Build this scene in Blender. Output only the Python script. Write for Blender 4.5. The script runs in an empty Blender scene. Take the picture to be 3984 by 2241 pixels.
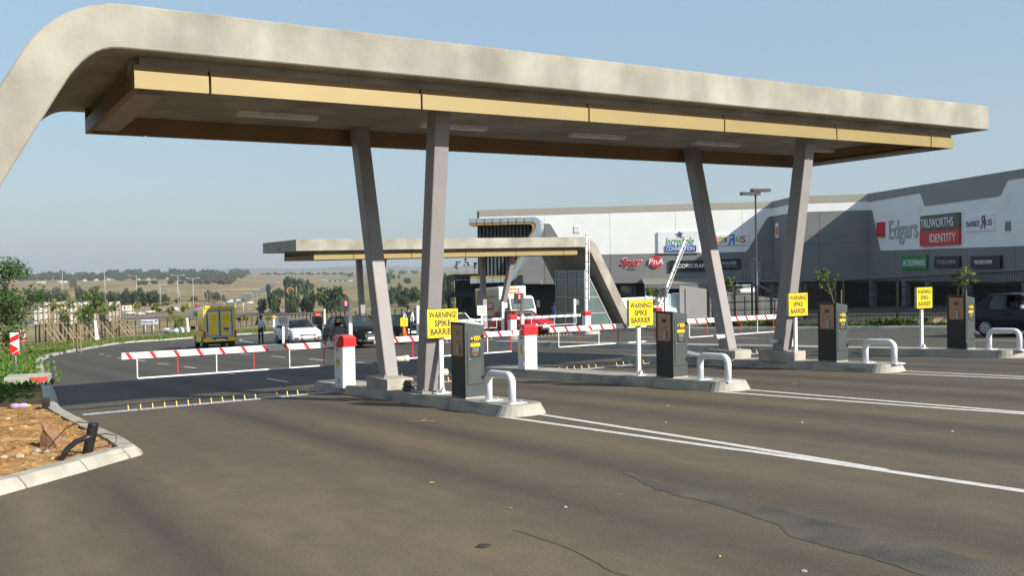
import bpy, bmesh, math, random
from mathutils import Vector, Matrix
from mathutils.geometry import tessellate_polygon
from mathutils import noise as mnoise
R = math.radians
random.seed(7)
scene = bpy.context.scene
COL = scene.collection

# ------------------------------------------------------------------ camera
FPX, CXP, CYP, Y0, HC = 3650.0, 1992.0, 1120.5, 1057.0, 1.73
ROLL = R(0.9)
PITCH = math.atan((CYP - Y0) / FPX)
fw = Vector((0, math.cos(PITCH), -math.sin(PITCH)))
r0 = Vector((1, 0, 0)); u0 = r0.cross(fw)
rt = r0 * math.cos(ROLL) - u0 * math.sin(ROLL)
up = u0 * math.cos(ROLL) + r0 * math.sin(ROLL)
CAM = Vector((0, 0, HC))
cd = bpy.data.cameras.new('camera'); cam = bpy.data.objects.new('camera', cd); COL.objects.link(cam)
cd.sensor_width = 36; cd.lens = FPX / 3984 * 36; cd.clip_start = 0.1; cd.clip_end = 60000
m3 = Matrix((rt, up, -fw)).transposed()
cam.matrix_world = Matrix.Translation(CAM) @ m3.to_4x4()
scene.camera = cam

# ------------------------------------------------------------------ sky, sun, exposure
SUN = Vector((1.334, -0.972, 1.0)).normalized()
w = bpy.data.worlds.new('World'); scene.world = w; w.use_nodes = True
nt = w.node_tree
bg = nt.nodes['Background']
sky = nt.nodes.new('ShaderNodeTexSky'); sky.sky_type = 'NISHITA'; sky.sun_disc = False
sky.sun_elevation = math.asin(SUN.z); sky.sun_rotation = math.atan2(SUN.x, SUN.y)
sky.altitude = 0; sky.air_density = 1.5; sky.dust_density = 1.0; sky.ozone_density = 5.0
hz_ = nt.nodes.new('ShaderNodeMixRGB'); hz_.inputs[0].default_value = 0.65; hz_.inputs[2].default_value = (2.58, 3.45, 4.35, 1)   # even dust haze over the whole sky
nt.links.new(sky.outputs[0], hz_.inputs[1]); nt.links.new(hz_.outputs[0], bg.inputs[0]); bg.inputs[1].default_value = 0.091
sl = bpy.data.lights.new('sun', 'SUN'); sl.energy = 4.4; sl.angle = R(0.55); sl.color = (1.0, 0.94, 0.83)
so = bpy.data.objects.new('sun', sl); COL.objects.link(so)
so.rotation_euler = SUN.to_track_quat('Z', 'Y').to_euler(); so.location = (30, -30, 60)
vs = scene.view_settings
vs.view_transform = 'Standard'; vs.look = 'None'; vs.exposure = 0.78; vs.gamma = 1.0; vs.use_curve_mapping = False

# ------------------------------------------------------------------ ground functions
GA, GB = 0.0287, -0.0358
def G(x, y): return GA * x + GB * y
TH = 0.556; CT, ST = math.cos(TH), math.sin(TH)
def W(u, v): return (u * CT - v * ST, u * ST + v * CT)
def UV(x, y): return (x * CT + y * ST, -x * ST + y * CT)
def GW(u, v, dz=0.0):
    x, y = W(u, v); return Vector((x, y, G(x, y) + dz))
def lerp_tab(t, tab):
    if t <= tab[0][0]: return tab[0][1]
    for (a, b), (c, d) in zip(tab, tab[1:]):
        if t <= c:
            k = (t - a) / (c - a); k = k * k * (3 - 2 * k); return b + (d - b) * k
    return tab[-1][1]
PROF_L = [(400, -16.6), (560, -17.6), (900, -17), (1500, -12.5), (2400, -7), (3300, 12), (4200, 20), (6500, 24), (9500, 40)]
PROF_R = [(400, -15.5), (560, -17.3), (900, -18), (1500, -15), (2400, -10), (3300, -5), (4200, 2), (6500, 14), (9500, 40)]
def T(x, y):
    p = G(x, y)
    r = max(y, 0.0)
    if r < 330 and abs(x) < 400: return p
    a = x / max(y, 50.0)
    k = min(1, max(0, (a + 0.36) / 0.14)); k = k * k * (3 - 2 * k)
    q = lerp_tab(r, PROF_L) * (1 - k) + lerp_tab(r, PROF_R) * k
    if r > 700: q += 1.3 * mnoise.noise(Vector((x * .004, y * .004, 0))) * min(1, (r - 700) / 400)
    b = min(1, max(0, (r - 330) / 170)); b = b * b * (3 - 2 * b)
    if abs(x) >= 400 and r < 330: b = 0
    pc = max(min(p, 40), -22)
    return pc * (1 - b) + q * b
def ray(px, py): return fw + rt * ((px - CXP) / FPX) - up * ((py - CYP) / FPX)
def on_u(px, u, dz=0.0):                      # ground point where the sight line crosses a given u
    d = ray(px, 1200); t = u / (d.x * CT + d.y * ST); P = CAM + d * t; return Vector((P.x, P.y, G(P.x, P.y) + dz))
def at(px, py, dz=0.0):                       # a point of the near ground plane, from the survey of the photograph
    d = ray(px, py); t = (dz - HC) / (d.z - GA * d.x - GB * d.y); return CAM + d * t
def hit(px, py, t0=20):                       # a point of the terrain
    d = ray(px, py); t = t0; st = 2.0
    while t < 12000:
        P = CAM + d * t
        if P.z < T(P.x, P.y): break
        t += st; st *= 1.01
    a, b = t - st, t
    for _ in range(20):
        c = (a + b) / 2; P = CAM + d * c
        if P.z < T(P.x, P.y): b = c
        else: a = c
    P = CAM + d * b; return Vector((P.x, P.y, T(P.x, P.y)))
def depth(px, py, y): d = ray(px, py); return CAM + d * (y / d.y)

# ------------------------------------------------------------------ materials
MATS = {}
def mat(name, col, rough=0.6, metal=0.0, var=0.0, scale=4.0, bump=0.0, bscale=40.0, col2=None, spec=0.5, stretch=None, detail=6, coat=0.0, alpha=None, trans=0.0, emit=None, lo=.35, hi=.65):
    if name in MATS: return MATS[name]
    m = bpy.data.materials.new(name); m.use_nodes = True; MATS[name] = m
    t = m.node_tree; n = t.nodes; b = n['Principled BSDF']
    c = (*col, 1)
    b.inputs['Base Color'].default_value = c; b.inputs['Roughness'].default_value = rough; b.inputs['Metallic'].default_value = metal
    b.inputs['Specular IOR Level'].default_value = spec
    if coat: b.inputs['Coat Weight'].default_value = coat; b.inputs['Coat Roughness'].default_value = 0.08
    if trans: b.inputs['Transmission Weight'].default_value = trans
    if alpha is not None: b.inputs['Alpha'].default_value = alpha
    if emit: b.inputs['Emission Color'].default_value = (*emit[:3], 1); b.inputs['Emission Strength'].default_value = emit[3]
    if var or col2 or bump:
        tc = n.new('ShaderNodeTexCoord'); mp = n.new('ShaderNodeMapping'); t.links.new(tc.outputs['Object'], mp.inputs['Vector'])
        if stretch: mp.inputs['Scale'].default_value = stretch
    if var or col2:
        nz = n.new('ShaderNodeTexNoise'); nz.inputs['Scale'].default_value = scale; nz.inputs['Detail'].default_value = detail
        t.links.new(mp.outputs[0], nz.inputs['Vector'])
        rp = n.new('ShaderNodeValToRGB'); rp.color_ramp.elements[0].position = lo; rp.color_ramp.elements[1].position = hi
        c2 = col2 if col2 else tuple(min(1, x * (1 + var)) for x in col); c1 = col if col2 else tuple(x * (1 - var) for x in col)
        rp.color_ramp.elements[0].color = (*c1, 1); rp.color_ramp.elements[1].color = (*c2, 1)
        t.links.new(nz.outputs['Fac'], rp.inputs[0]); t.links.new(rp.outputs[0], b.inputs['Base Color'])
    if bump:
        nb = n.new('ShaderNodeTexNoise'); nb.inputs['Scale'].default_value = bscale; nb.inputs['Detail'].default_value = 5
        t.links.new(mp.outputs[0], nb.inputs['Vector'])
        bp = n.new('ShaderNodeBump'); bp.inputs['Strength'].default_value = bump; bp.inputs['Distance'].default_value = 0.02
        t.links.new(nb.outputs['Fac'], bp.inputs['Height']); t.links.new(bp.outputs[0], b.inputs['Normal'])
    return m

# ------------------------------------------------------------------ mesh builder
class MB:
    def __init__(s): s.v = []; s.f = []; s.M = None
    def add(s, vs, fs):
        o = len(s.v)
        s.v += [tuple(s.M @ Vector(p)) for p in vs] if s.M else [tuple(p) for p in vs]
        s.f += [tuple(i + o for i in f) for f in fs]; return s
    def box(s, x0, x1, y0, y1, z0, z1):
        return s.add([(x0, y0, z0), (x1, y0, z0), (x1, y1, z0), (x0, y1, z0), (x0, y0, z1), (x1, y0, z1), (x1, y1, z1), (x0, y1, z1)],
                     [(0, 3, 2, 1), (4, 5, 6, 7), (0, 1, 5, 4), (1, 2, 6, 5), (2, 3, 7, 6), (3, 0, 4, 7)])
    def hexa(s, b, t):                         # bottom ring b, top ring t (same count, counter-clockwise from above)
        n = len(b); return s.add(list(b) + list(t), [tuple(range(n - 1, -1, -1)), tuple(range(n, 2 * n))] + [(i, (i + 1) % n, n + (i + 1) % n, n + i) for i in range(n)])
    def prism(s, poly, d0, d1, ax='y'):        # 2-D outline (a,b) pushed along an axis; works for concave outlines
        n = len(poly)
        def P(a, b, d): return {'y': (a, d, b), 'x': (d, a, b), 'z': (a, b, d)}[ax]
        vs = [P(a, b, d0) for a, b in poly] + [P(a, b, d1) for a, b in poly]
        tri = tessellate_polygon([[Vector((a, b, 0)) for a, b in poly]])
        fs = [tuple(t) for t in tri] + [tuple(n + i for i in t[::-1]) for t in tri] + [(i, n + i, n + (i + 1) % n, (i + 1) % n) for i in range(n)]
        return s.add(vs, fs)
    def loft(s, rings, cap=True, closed=True):
        n = len(rings[0]); vs = [p for r in rings for p in r]; fs = []
        for k in range(len(rings) - 1):
            for i in range(n if closed else n - 1):
                j = (i + 1) % n; fs.append((k * n + i, k * n + j, (k + 1) * n + j, (k + 1) * n + i))
        if cap: fs += [tuple(range(n - 1, -1, -1)), tuple(range((len(rings) - 1) * n, len(rings) * n))]
        return s.add(vs, fs)
    def tube(s, path, r, n=8, cap=True):
        path = [Vector(p) for p in path]; rings = []; prev = None
        for i, p in enumerate(path):
            d = (path[min(i + 1, len(path) - 1)] - path[max(i - 1, 0)]).normalized()
            a = prev if prev else (Vector((0, 0, 1)) if abs(d.z) < .9 else Vector((1, 0, 0)))
            a = (a - d * a.dot(d)).normalized(); prev = a; b = d.cross(a)
            rr = r[i] if isinstance(r, (list, tuple)) else r
            rings.append([p + a * rr * math.cos(q * 2 * math.pi / n) + b * rr * math.sin(q * 2 * math.pi / n) for q in range(n)])
        return s.loft(rings, cap)
    def bar(s, p0, p1, w, h):                  # rectangular bar between two points; w sideways, h upwards
        p0, p1 = Vector(p0), Vector(p1); d = (p1 - p0).normalized()
        a = d.cross(Vector((0, 0, 1))); a = a.normalized() if a.length > 1e-4 else Vector((1, 0, 0)); b = a.cross(d)
        q = lambda p: [p + a * w / 2 * i + b * h / 2 * j for i, j in ((-1, -1), (1, -1), (1, 1), (-1, 1))]
        return s.loft([q(p0), q(p1)])
    def lathe(s, prof, n=12, ax='z', c=(0, 0, 0)):
        rings = []
        for r, h in prof:
            ring = []
            for k in range(n):
                a = 2 * math.pi * k / n; x, y = r * math.cos(a), r * math.sin(a)
                p = {'z': (x, y, h), 'y': (x, h, -y), 'x': (h, x, y)}[ax]; ring.append((p[0] + c[0], p[1] + c[1], p[2] + c[2]))
            rings.append(ring)
        return s.loft(rings, True)
    def quad(s, a, b, c, d): return s.add([a, b, c, d], [(0, 1, 2, 3)])
    def poly(s, pts):
        tri = tessellate_polygon([[Vector((p[0], p[1], 0)) for p in pts]]); return s.add(pts, [tuple(t) for t in tri])
    def mesh(s, name, smooth=False):
        me = bpy.data.meshes.new(name); me.from_pydata(s.v, [], s.f); me.update()
        bm = bmesh.new(); bm.from_mesh(me); bmesh.ops.recalc_face_normals(bm, faces=bm.faces); bm.to_mesh(me); bm.free()
        if smooth: me.polygons.foreach_set('use_smooth', [True] * len(me.polygons))
        return me

def link(o, parent=None):
    COL.objects.link(o)
    if parent: o.parent = parent
    return o
def part(parent, name, mb, m, smooth=False, bevel=0.0, seg=2, loc=None, rot=None, label=None, autos=False):
    me = mb.mesh(name, smooth) if isinstance(mb, MB) else mb
    if m: me.materials.clear(); me.materials.append(m)
    o = bpy.data.objects.new(name, me); link(o, parent)
    if loc: o.location = loc
    if rot: o.rotation_euler = rot
    if bevel:
        b = o.modifiers.new('bevel', 'BEVEL'); b.width = bevel; b.segments = seg; b.limit_method = 'ANGLE'; b.angle_limit = R(35)
    if label: o['label'] = label
    return o
def tag(o, label, cat, group=None):
    o['label'] = label; o['category'] = cat
    if group: o['group'] = group
    return o
def thing(name, label, cat, loc=(0, 0, 0), rz=0.0, group=None):
    o = bpy.data.objects.new(name, None); link(o); o.empty_display_size = .2
    o.location = loc; o.rotation_euler = (0, 0, rz); return tag(o, label, cat, group)
def struct(name, mb, m, smooth=False, kind='structure'):
    o = part(None, name, mb, m, smooth); o['kind'] = kind; return o
def copy_tree(o, parent=None):
    c = o.copy(); COL.objects.link(c); c.parent = parent
    for ch in list(o.children): copy_tree(ch, c)
    return c
def dup(root, loc, rz=0.0, label=None, group=None, scale=None):
    c = copy_tree(root); c.location = loc; c.rotation_euler = (0, 0, rz)
    if label: c['label'] = label
    if group: c['group'] = group
    if scale: c.scale = scale if isinstance(scale, (tuple, list)) else (scale,) * 3
    return c
TXT = {}
def text_mesh(s, width=None, height=None, extrude=0.0, bold=0.0, shear=0.0, lines=1.0, align='CENTER'):
    key = (s, width, height, extrude, bold, shear, align)
    if key in TXT: return TXT[key]
    cu = bpy.data.curves.new('txt', 'FONT'); cu.body = s; cu.align_x = align; cu.align_y = 'CENTER'; cu.extrude = 0.0001 + extrude; cu.offset = bold; cu.shear = shear; cu.space_line = lines
    cu.resolution_u = 3
    ob = bpy.data.objects.new('txt', cu); COL.objects.link(ob)
    dg = bpy.context.evaluated_depsgraph_get(); me = bpy.data.meshes.new_from_object(ob.evaluated_get(dg))
    bpy.data.objects.remove(ob); bpy.data.curves.remove(cu)
    xs = [v.co.x for v in me.vertices]; ys = [v.co.y for v in me.vertices]
    cx, cy, wx, wy = (max(xs) + min(xs)) / 2, (max(ys) + min(ys)) / 2, max(xs) - min(xs), max(ys) - min(ys)
    sx = width / wx if width else (height / wy if height else 1); sy = height / wy if height else sx
    for v in me.vertices: v.co.x = (v.co.x - cx) * sx; v.co.y = (v.co.y - cy) * sy; v.co.z *= 1
    TXT[key] = me; return me
FRONT = (R(90), 0, 0)                          # facing -y
LEFT = (R(90), 0, R(-90))                      # facing -x
RIGHT = (R(90), 0, R(90))
def text(parent, s, m, loc, rot=FRONT, name='lettering', **k):
    me = text_mesh(s, **k).copy(); return part(parent, name, me, m, loc=loc, rot=rot)

# ------------------------------------------------------------------ shared materials
def concrete_mat(name, a, b, scale=1.2):
    m = mat(name, a, .85, col2=b, scale=scale, detail=9, bump=.25, bscale=25, lo=.3, hi=.7)
    t = m.node_tree; n = t.nodes; bs = n['Principled BSDF']; rp = [x for x in n if x.type == 'VALTORGB'][0]
    mp = [x for x in n if x.type == 'MAPPING'][0]
    m2 = n.new('ShaderNodeMapping'); m2.inputs['Scale'].default_value = (1.3, 1.3, .3); t.links.new(n['Texture Coordinate'].outputs['Object'], m2.inputs[0])
    nz = n.new('ShaderNodeTexNoise'); nz.inputs['Scale'].default_value = 1.6; nz.inputs['Detail'].default_value = 7; t.links.new(m2.outputs[0], nz.inputs['Vector'])
    r2 = n.new('ShaderNodeValToRGB'); r2.color_ramp.elements[0].position = .4; r2.color_ramp.elements[1].position = .75
    r2.color_ramp.elements[0].color = (.90, .895, .885, 1); r2.color_ramp.elements[1].color = (1.08, 1.08, 1.08, 1)
    mx = n.new('ShaderNodeMixRGB'); mx.blend_type = 'MULTIPLY'; mx.inputs[0].default_value = 1
    t.links.new(nz.outputs[0], r2.inputs[0]); t.links.new(rp.outputs[0], mx.inputs[1]); t.links.new(r2.outputs[0], mx.inputs[2]); t.links.new(mx.outputs[0], bs.inputs['Base Color'])
    return m
M_CONC = concrete_mat('board_marked_concrete', (.235, .222, .186), (.385, .365, .312))
M_KERB = mat('kerb_concrete', (.30, .275, .23), .9, col2=(.43, .40, .34), scale=2.5, bump=.3, bscale=30)
M_WHITE = mat('white_powder_coat', (.79, .79, .78), .4, col2=(.68, .67, .64), scale=2.2, detail=8, lo=.5, hi=.85)
M_RED = mat('red_paint', (.62, .02, .025), .35, var=.06, scale=4)
M_BLACK = mat('black_plastic', (.015, .015, .016), .5, var=.2, scale=8)
M_YEL = mat('sign_yellow', (.86, .60, .012), .45, var=.03, scale=3)
M_STEEL = mat('galvanised_steel', (.42, .43, .44), .45, .6, var=.12, scale=9)
M_COLUMN = mat('taupe_column_paint', (.25, .234, .237), .5, var=.05, scale=2.5, bump=.05, bscale=60)
M_MACH = mat('charcoal_machine_paint', (.055, .068, .068), .45, var=.10, scale=2.2, bump=.06, bscale=90)
M_GOLD = mat('gold_panel', (.29, .218, .085), .45, .1, var=.04, scale=1.3)
M_DARK = mat('dark_void', (.01, .01, .012), .9, var=.2, scale=3)
M_PAINT = mat('road_paint', (.60, .58, .54), .75, col2=(.42, .39, .34), scale=9, detail=10, lo=.45, hi=.8)
M_SPIKEY = mat('spike_yellow', (.80, .48, .02), .5, var=.1, scale=9)
M_TAN = mat('tan_timber', (.23, .175, .105), .8, col2=(.33, .26, .165), scale=6, stretch=(6, 6, .8), bump=.3)

# asphalt: dusty tan near the gates, greyer along the approach road, dark tyre tracks along the lanes
def asphalt():
    m = bpy.data.materials.new('dusty_asphalt'); m.use_nodes = True; t = m.node_tree; n = t.nodes; L = t.links.new; b = n['Principled BSDF']
    geo = n.new('ShaderNodeNewGeometry'); vr = n.new('ShaderNodeVectorRotate'); vr.rotation_type = 'Z_AXIS'; vr.inputs['Angle'].default_value = -TH
    L(geo.outputs['Position'], vr.inputs['Vector'])
    def noise(scale, sc=(1, 1, 1), det=6, off=0):
        mp = n.new('ShaderNodeMapping'); mp.inputs['Scale'].default_value = sc; mp.inputs['Location'].default_value = (off, off, 0); L(vr.outputs[0], mp.inputs[0])
        z = n.new('ShaderNodeTexNoise'); z.inputs['Scale'].default_value = scale; z.inputs['Detail'].default_value = det; z.inputs['Roughness'].default_value = .6; L(mp.outputs[0], z.inputs['Vector']); return z.outputs[0]
    def ramp(src, a, bb, ca=(0, 0, 0, 1), cb=(1, 1, 1, 1)):
        r = n.new('ShaderNodeValToRGB'); r.color_ramp.elements[0].position = a; r.color_ramp.elements[1].position = bb
        r.color_ramp.elements[0].color = ca; r.color_ramp.elements[1].color = cb; L(src, r.inputs[0]); return r.outputs[0]
    def mix(f, a, bb, mode='MIX'):
        x = n.new('ShaderNodeMixRGB'); x.blend_type = mode
        for s, v in ((0, f), (1, a), (2, bb)):
            if isinstance(v, (float, int)): x.inputs[s].default_value = v
            elif isinstance(v, tuple): x.inputs[s].default_value = v
            else: L(v, x.inputs[s])
        return x.outputs[0]
    def mth(op, a, bb=None):
        x = n.new('ShaderNodeMath'); x.operation = op; x.use_clamp = op in ('MULTIPLY_ADD',)
        for s, v in ((0, a), (1, bb)):
            if v is None: continue
            if isinstance(v, (float, int)): x.inputs[s].default_value = v
            else: L(v, x.inputs[s])
        return x.outputs[0]
    sep = n.new('ShaderNodeSeparateXYZ'); L(vr.outputs[0], sep.inputs[0])
    grey = (.070, .063, .054, 1); tan = (.158, .121, .073, 1); dark = (.047, .041, .035, 1)
    big = noise(.35, (1, .35, 1), 7); streak = noise(1.5, (1, .10, 1), 6, 3); fine = noise(75, det=5); mid = noise(4.0, (1, .5, 1), 8, 9)
    dv = n.new('ShaderNodeMapRange'); dv.inputs['From Min'].default_value = 27; dv.inputs['From Max'].default_value = 13; L(sep.outputs['Y'], dv.inputs['Value'])
    du = n.new('ShaderNodeMapRange'); du.inputs['From Min'].default_value = 26; du.inputs['From Max'].default_value = -3; L(sep.outputs['X'], du.inputs['Value'])
    near = mth('MULTIPLY', dv.outputs[0], mth('ADD', mth('MULTIPLY', du.outputs[0], .85), .15))
    dust = mth('ADD', mth('MULTIPLY', ramp(mix(.45, big, streak), .36, .64), .55), .46)
    dfac = mth('ADD', mth('MULTIPLY', near, dust), mth('MULTIPLY', ramp(streak, .45, .75), .12))
    c = mix(dfac, grey, tan)
    # wheel tracks: two dark bands per lane, lanes 4.52 m apart
    lane = mth('MODULO', mth('ADD', sep.outputs['X'], 100 * 4.52 - 5.35 + 1.2), 4.52)
    tr = mth('ABSOLUTE', mth('SUBTRACT', mth('ABSOLUTE', mth('SUBTRACT', lane, 1.2)), .72))
    trk = n.new('ShaderNodeMapRange'); trk.inputs['From Min'].default_value = .62; trk.inputs['From Max'].default_value = .05; L(tr, trk.inputs['Value'])
    ulim = n.new('ShaderNodeMapRange'); ulim.inputs['From Min'].default_value = 26; ulim.inputs['From Max'].default_value = 20; L(sep.outputs['X'], ulim.inputs['Value'])
    tf = mth('MULTIPLY', mth('MULTIPLY', trk.outputs[0], ulim.outputs[0]), mth('MULTIPLY', ramp(mix(.4, streak, big), .28, .58), .80))
    c = mix(tf, c, dark)
    c = mix(1.0, c, ramp(fine, .30, .70, (.66, .66, .66, 1), (1.34, 1.32, 1.28, 1)), 'MULTIPLY')
    c = mix(.8, c, ramp(mid, .3, .7, (.84, .84, .86, 1), (1.13, 1.12, 1.08, 1)), 'MULTIPLY')
    # pale scuffs and gravel flecks
    fl = ramp(noise(9, (1, .35, 1), 9, 5), .71, .75); c = mix(mth('MULTIPLY', fl, .35), c, (.36, .30, .21, 1))
    # hairline cracks and a patched seam running along the lane
    wv = n.new('ShaderNodeTexVoronoi'); wv.feature = 'DISTANCE_TO_EDGE'; wv.inputs['Scale'].default_value = .16
    mp = n.new('ShaderNodeMapping'); mp.inputs['Scale'].default_value = (1.3, .45, 1); L(mix(.12, vr.outputs[0], noise(1.3, det=8)), mp.inputs[0]); L(mp.outputs[0], wv.inputs['Vector'])
    ck = n.new('ShaderNodeMapRange'); ck.inputs['From Min'].default_value = .0035; ck.inputs['From Max'].default_value = .0; L(wv.outputs['Distance'], ck.inputs['Value'])
    c = mix(mth('MULTIPLY', ck.outputs[0], mth('MULTIPLY', ramp(big, .5, .6), .45)), c, (.03, .027, .024, 1))
    L(c, b.inputs['Base Color']); b.inputs['Roughness'].default_value = .82; b.inputs['Specular IOR Level'].default_value = .3
    bp = n.new('ShaderNodeBump'); bp.inputs['Strength'].default_value = .35; bp.inputs['Distance'].default_value = .01
    L(noise(55, det=3), bp.inputs['Height']); L(bp.outputs[0], b.inputs['Normal'])
    return m
M_ROAD = asphalt()
def ground_mat(name, cols, scale, bump=.5, bs=8):
    m = bpy.data.materials.new(name); m.use_nodes = True; t = m.node_tree; n = t.nodes; L = t.links.new; b = n['Principled BSDF']; b.inputs['Roughness'].default_value = .95; b.inputs['Specular IOR Level'].default_value = .15
    g = n.new('ShaderNodeNewGeometry'); z = n.new('ShaderNodeTexNoise'); z.inputs['Scale'].default_value = scale; z.inputs['Detail'].default_value = 10; z.inputs['Roughness'].default_value = .62; L(g.outputs['Position'], z.inputs['Vector'])
    r = n.new('ShaderNodeValToRGB'); e = r.color_ramp.elements
    while len(e) < len(cols): e.new(.5)
    for i, (p, c) in enumerate(cols): e[i].position = p; e[i].color = (*c, 1)
    L(z.outputs[0], r.inputs[0]); L(r.outputs[0], b.inputs['Base Color'])
    z2 = n.new('ShaderNodeTexNoise'); z2.inputs['Scale'].default_value = bs; z2.inputs['Detail'].default_value = 8; L(g.outputs['Position'], z2.inputs['Vector'])
    bp = n.new('ShaderNodeBump'); bp.inputs['Strength'].default_value = bump; bp.inputs['Distance'].default_value = .05; L(z2.outputs[0], bp.inputs['Height']); L(bp.outputs[0], b.inputs['Normal'])
    return m
M_SOIL = ground_mat('orange_soil', [(.30, (.17, .085, .035)), (.48, (.34, .19, .075)), (.62, (.46, .29, .13)), (.75, (.50, .36, .20))], 3.5, .9, 14)
M_VERGE = ground_mat('verge_soil', [(.35, (.06, .075, .02)), (.5, (.10, .095, .035)), (.62, (.22, .14, .07)), (.8, (.28, .15, .075))], .45, .6, 6)
def field_mat():
    m = ground_mat('dry_veld', [(.34, (.10, .092, .042)), (.44, (.20, .155, .078)), (.56, (.30, .225, .12)), (.72, (.37, .28, .165))], .011, .3, .5)
    t = m.node_tree; n = t.nodes; L = t.links.new; b = n['Principled BSDF']; r = [x for x in n if x.type == 'VALTORGB'][0]
    g = n['Geometry']; sp = n.new('ShaderNodeSeparateXYZ'); L(g.outputs['Position'], sp.inputs[0])
    # finer bushy mottling
    z = n.new('ShaderNodeTexNoise'); z.inputs['Scale'].default_value = .06; z.inputs['Detail'].default_value = 9; L(g.outputs['Position'], z.inputs['Vector'])
    r2 = n.new('ShaderNodeValToRGB'); r2.color_ramp.elements[0].position = .36; r2.color_ramp.elements[1].position = .5; r2.color_ramp.elements[0].color = (.62, .66, .55, 1); r2.color_ramp.elements[1].color = (1, 1, 1, 1); L(z.outputs[0], r2.inputs[0])
    mx = n.new('ShaderNodeMixRGB'); mx.blend_type = 'MULTIPLY'; mx.inputs[0].default_value = 1; L(r.outputs[0], mx.inputs[1]); L(r2.outputs[0], mx.inputs[2])
    # greener pasture towards +x
    rt_ = n.new('ShaderNodeMath'); rt_.operation = 'DIVIDE'; L(sp.outputs['X'], rt_.inputs[0]); L(sp.outputs['Y'], rt_.inputs[1])
    mr = n.new('ShaderNodeMapRange'); mr.inputs['From Min'].default_value = -.23; mr.inputs['From Max'].default_value = -.15; mr.inputs['To Max'].default_value = .45; L(rt_.outputs[0], mr.inputs['Value'])
    m2 = n.new('ShaderNodeMixRGB'); L(mr.outputs[0], m2.inputs[0]); L(mx.outputs[0], m2.inputs[1]); m2.inputs[2].default_value = (.135, .14, .055, 1)
    L(m2.outputs[0], b.inputs['Base Color']); return m
M_FIELD = field_mat()
# ================================================================== terrain, road, kerbs
ys = [-160, -80, 0, 60, 120, 200, 260, 320] + [340 + 20 * i for i in range(18)]
y = 720.0
while y < 10500: ys.append(y); y *= 1.045
NA = 70; mb = MB(); vs_ = []
for y in ys:
    for i in range(NA + 1):
        a = -1.25 + 2.5 * i / NA; x = a * (max(y, 0) + 260); vs_.append((x, y, T(x, y) - (.03 if y < 330 else 0)))
mb.add(vs_, [(j * (NA + 1) + i, j * (NA + 1) + i + 1, (j + 1) * (NA + 1) + i + 1, (j + 1) * (NA + 1) + i) for j in range(len(ys) - 1) for i in range(NA)])
struct('ground', mb, M_FIELD, True)
# far hills, faint in the haze
def hills(name, D, x0, x1, h, seed, base, step):
    mb = MB(); vs_ = []; n = int((x1 - x0) / step)
    for i in range(n + 1):
        x = x0 + (x1 - x0) * i / n; e = min(1, min(i, n - i) / (n * .25))
        hh = e * h * (.55 + .45 * mnoise.noise(Vector((x * .00045, seed, 0))) + .22 * mnoise.noise(Vector((x * .0017, seed, 5))))
        for k, (dy, f) in enumerate(((-900, 0), (-550, .45), (-250, .85), (0, 1.0), (500, .8), (1200, 0))):
            vs_.append((x, D + dy + 150 * mnoise.noise(Vector((x * .001, k, seed))), base + max(0, hh) * f))
    mb.add(vs_, [(i * 6 + k, i * 6 + k + 1, i * 6 + k + 7, i * 6 + k + 6) for i in range(n) for k in range(5)])
    struct(name, mb, M_HILL, True)
M_HILL = mat('distant_hill', (.10, .105, .06), .95, var=.25, scale=.002)
hills('hills', 9300, -3600, -300, 95, 2.0, 20, 60)
hills('hills', 9000, -1500, 3800, 120, 9.0, 20, 60)

def cr(pts, step):                              # Catmull-Rom resampling of a 2-D polyline at even steps
    P = [Vector(p[:2]) for p in pts]; P = [P[0] * 2 - P[1]] + P + [P[-1] * 2 - P[-2]]; dense = []
    for i in range(1, len(P) - 2):
        for k in range(16):
            t = k / 16; a, b, c, d = P[i - 1], P[i], P[i + 1], P[i + 2]
            dense.append(.5 * ((2 * b) + (c - a) * t + (2 * a - 5 * b + 4 * c - d) * t * t + (-a + 3 * b - 3 * c + d) * t ** 3))
    dense.append(P[-2]); out = [dense[0]]; acc = 0; st = step if callable(step) else (lambda p: step)
    for a, b in zip(dense, dense[1:]):
        acc += (b - a).length
        if acc >= st(b): out.append(b); acc = 0
    if (out[-1] - dense[-1]).length > .3: out.append(dense[-1])
    return out
kp = [(-15, -5.6), (-8, 1.85), (-3, 7.15), (.6, 11.0), (1.5, 11.95), (2.12, 12.65)]
kpx = [(381, 1673), (269, 1615), (233, 1583), (220, 1543), (202, 1498), (190, 1468), (168, 1424), (168, 1404), (211, 1385), (314, 1364), (476, 1337), (621, 1326), (758, 1316), (920, 1304), (1068, 1295), (1231, 1279), (1276, 1271)]
line_near = [Vector(W(*p)) for p in kp]
line_side = [Vector(W(2.34, 12.95)), Vector(W(2.36, 14.0))] + [at(*p).to_2d() for p in kpx]
side_pts = cr(line_side, lambda p: 1.0 if p.y < 45 else 2.0)
near_pts = cr(line_near, 1.0)
edge_all = near_pts + side_pts                  # road edge, bed on its left
KSEC = [(0.0, 0.0), (.035, .05), (.11, .125), (.14, .13), (.31, .13), (.31, -.03)]     # inwards from the road edge, height
def nrm(a, b):
    d = (b - a).normalized(); return Vector((-d.y, d.x))
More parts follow.
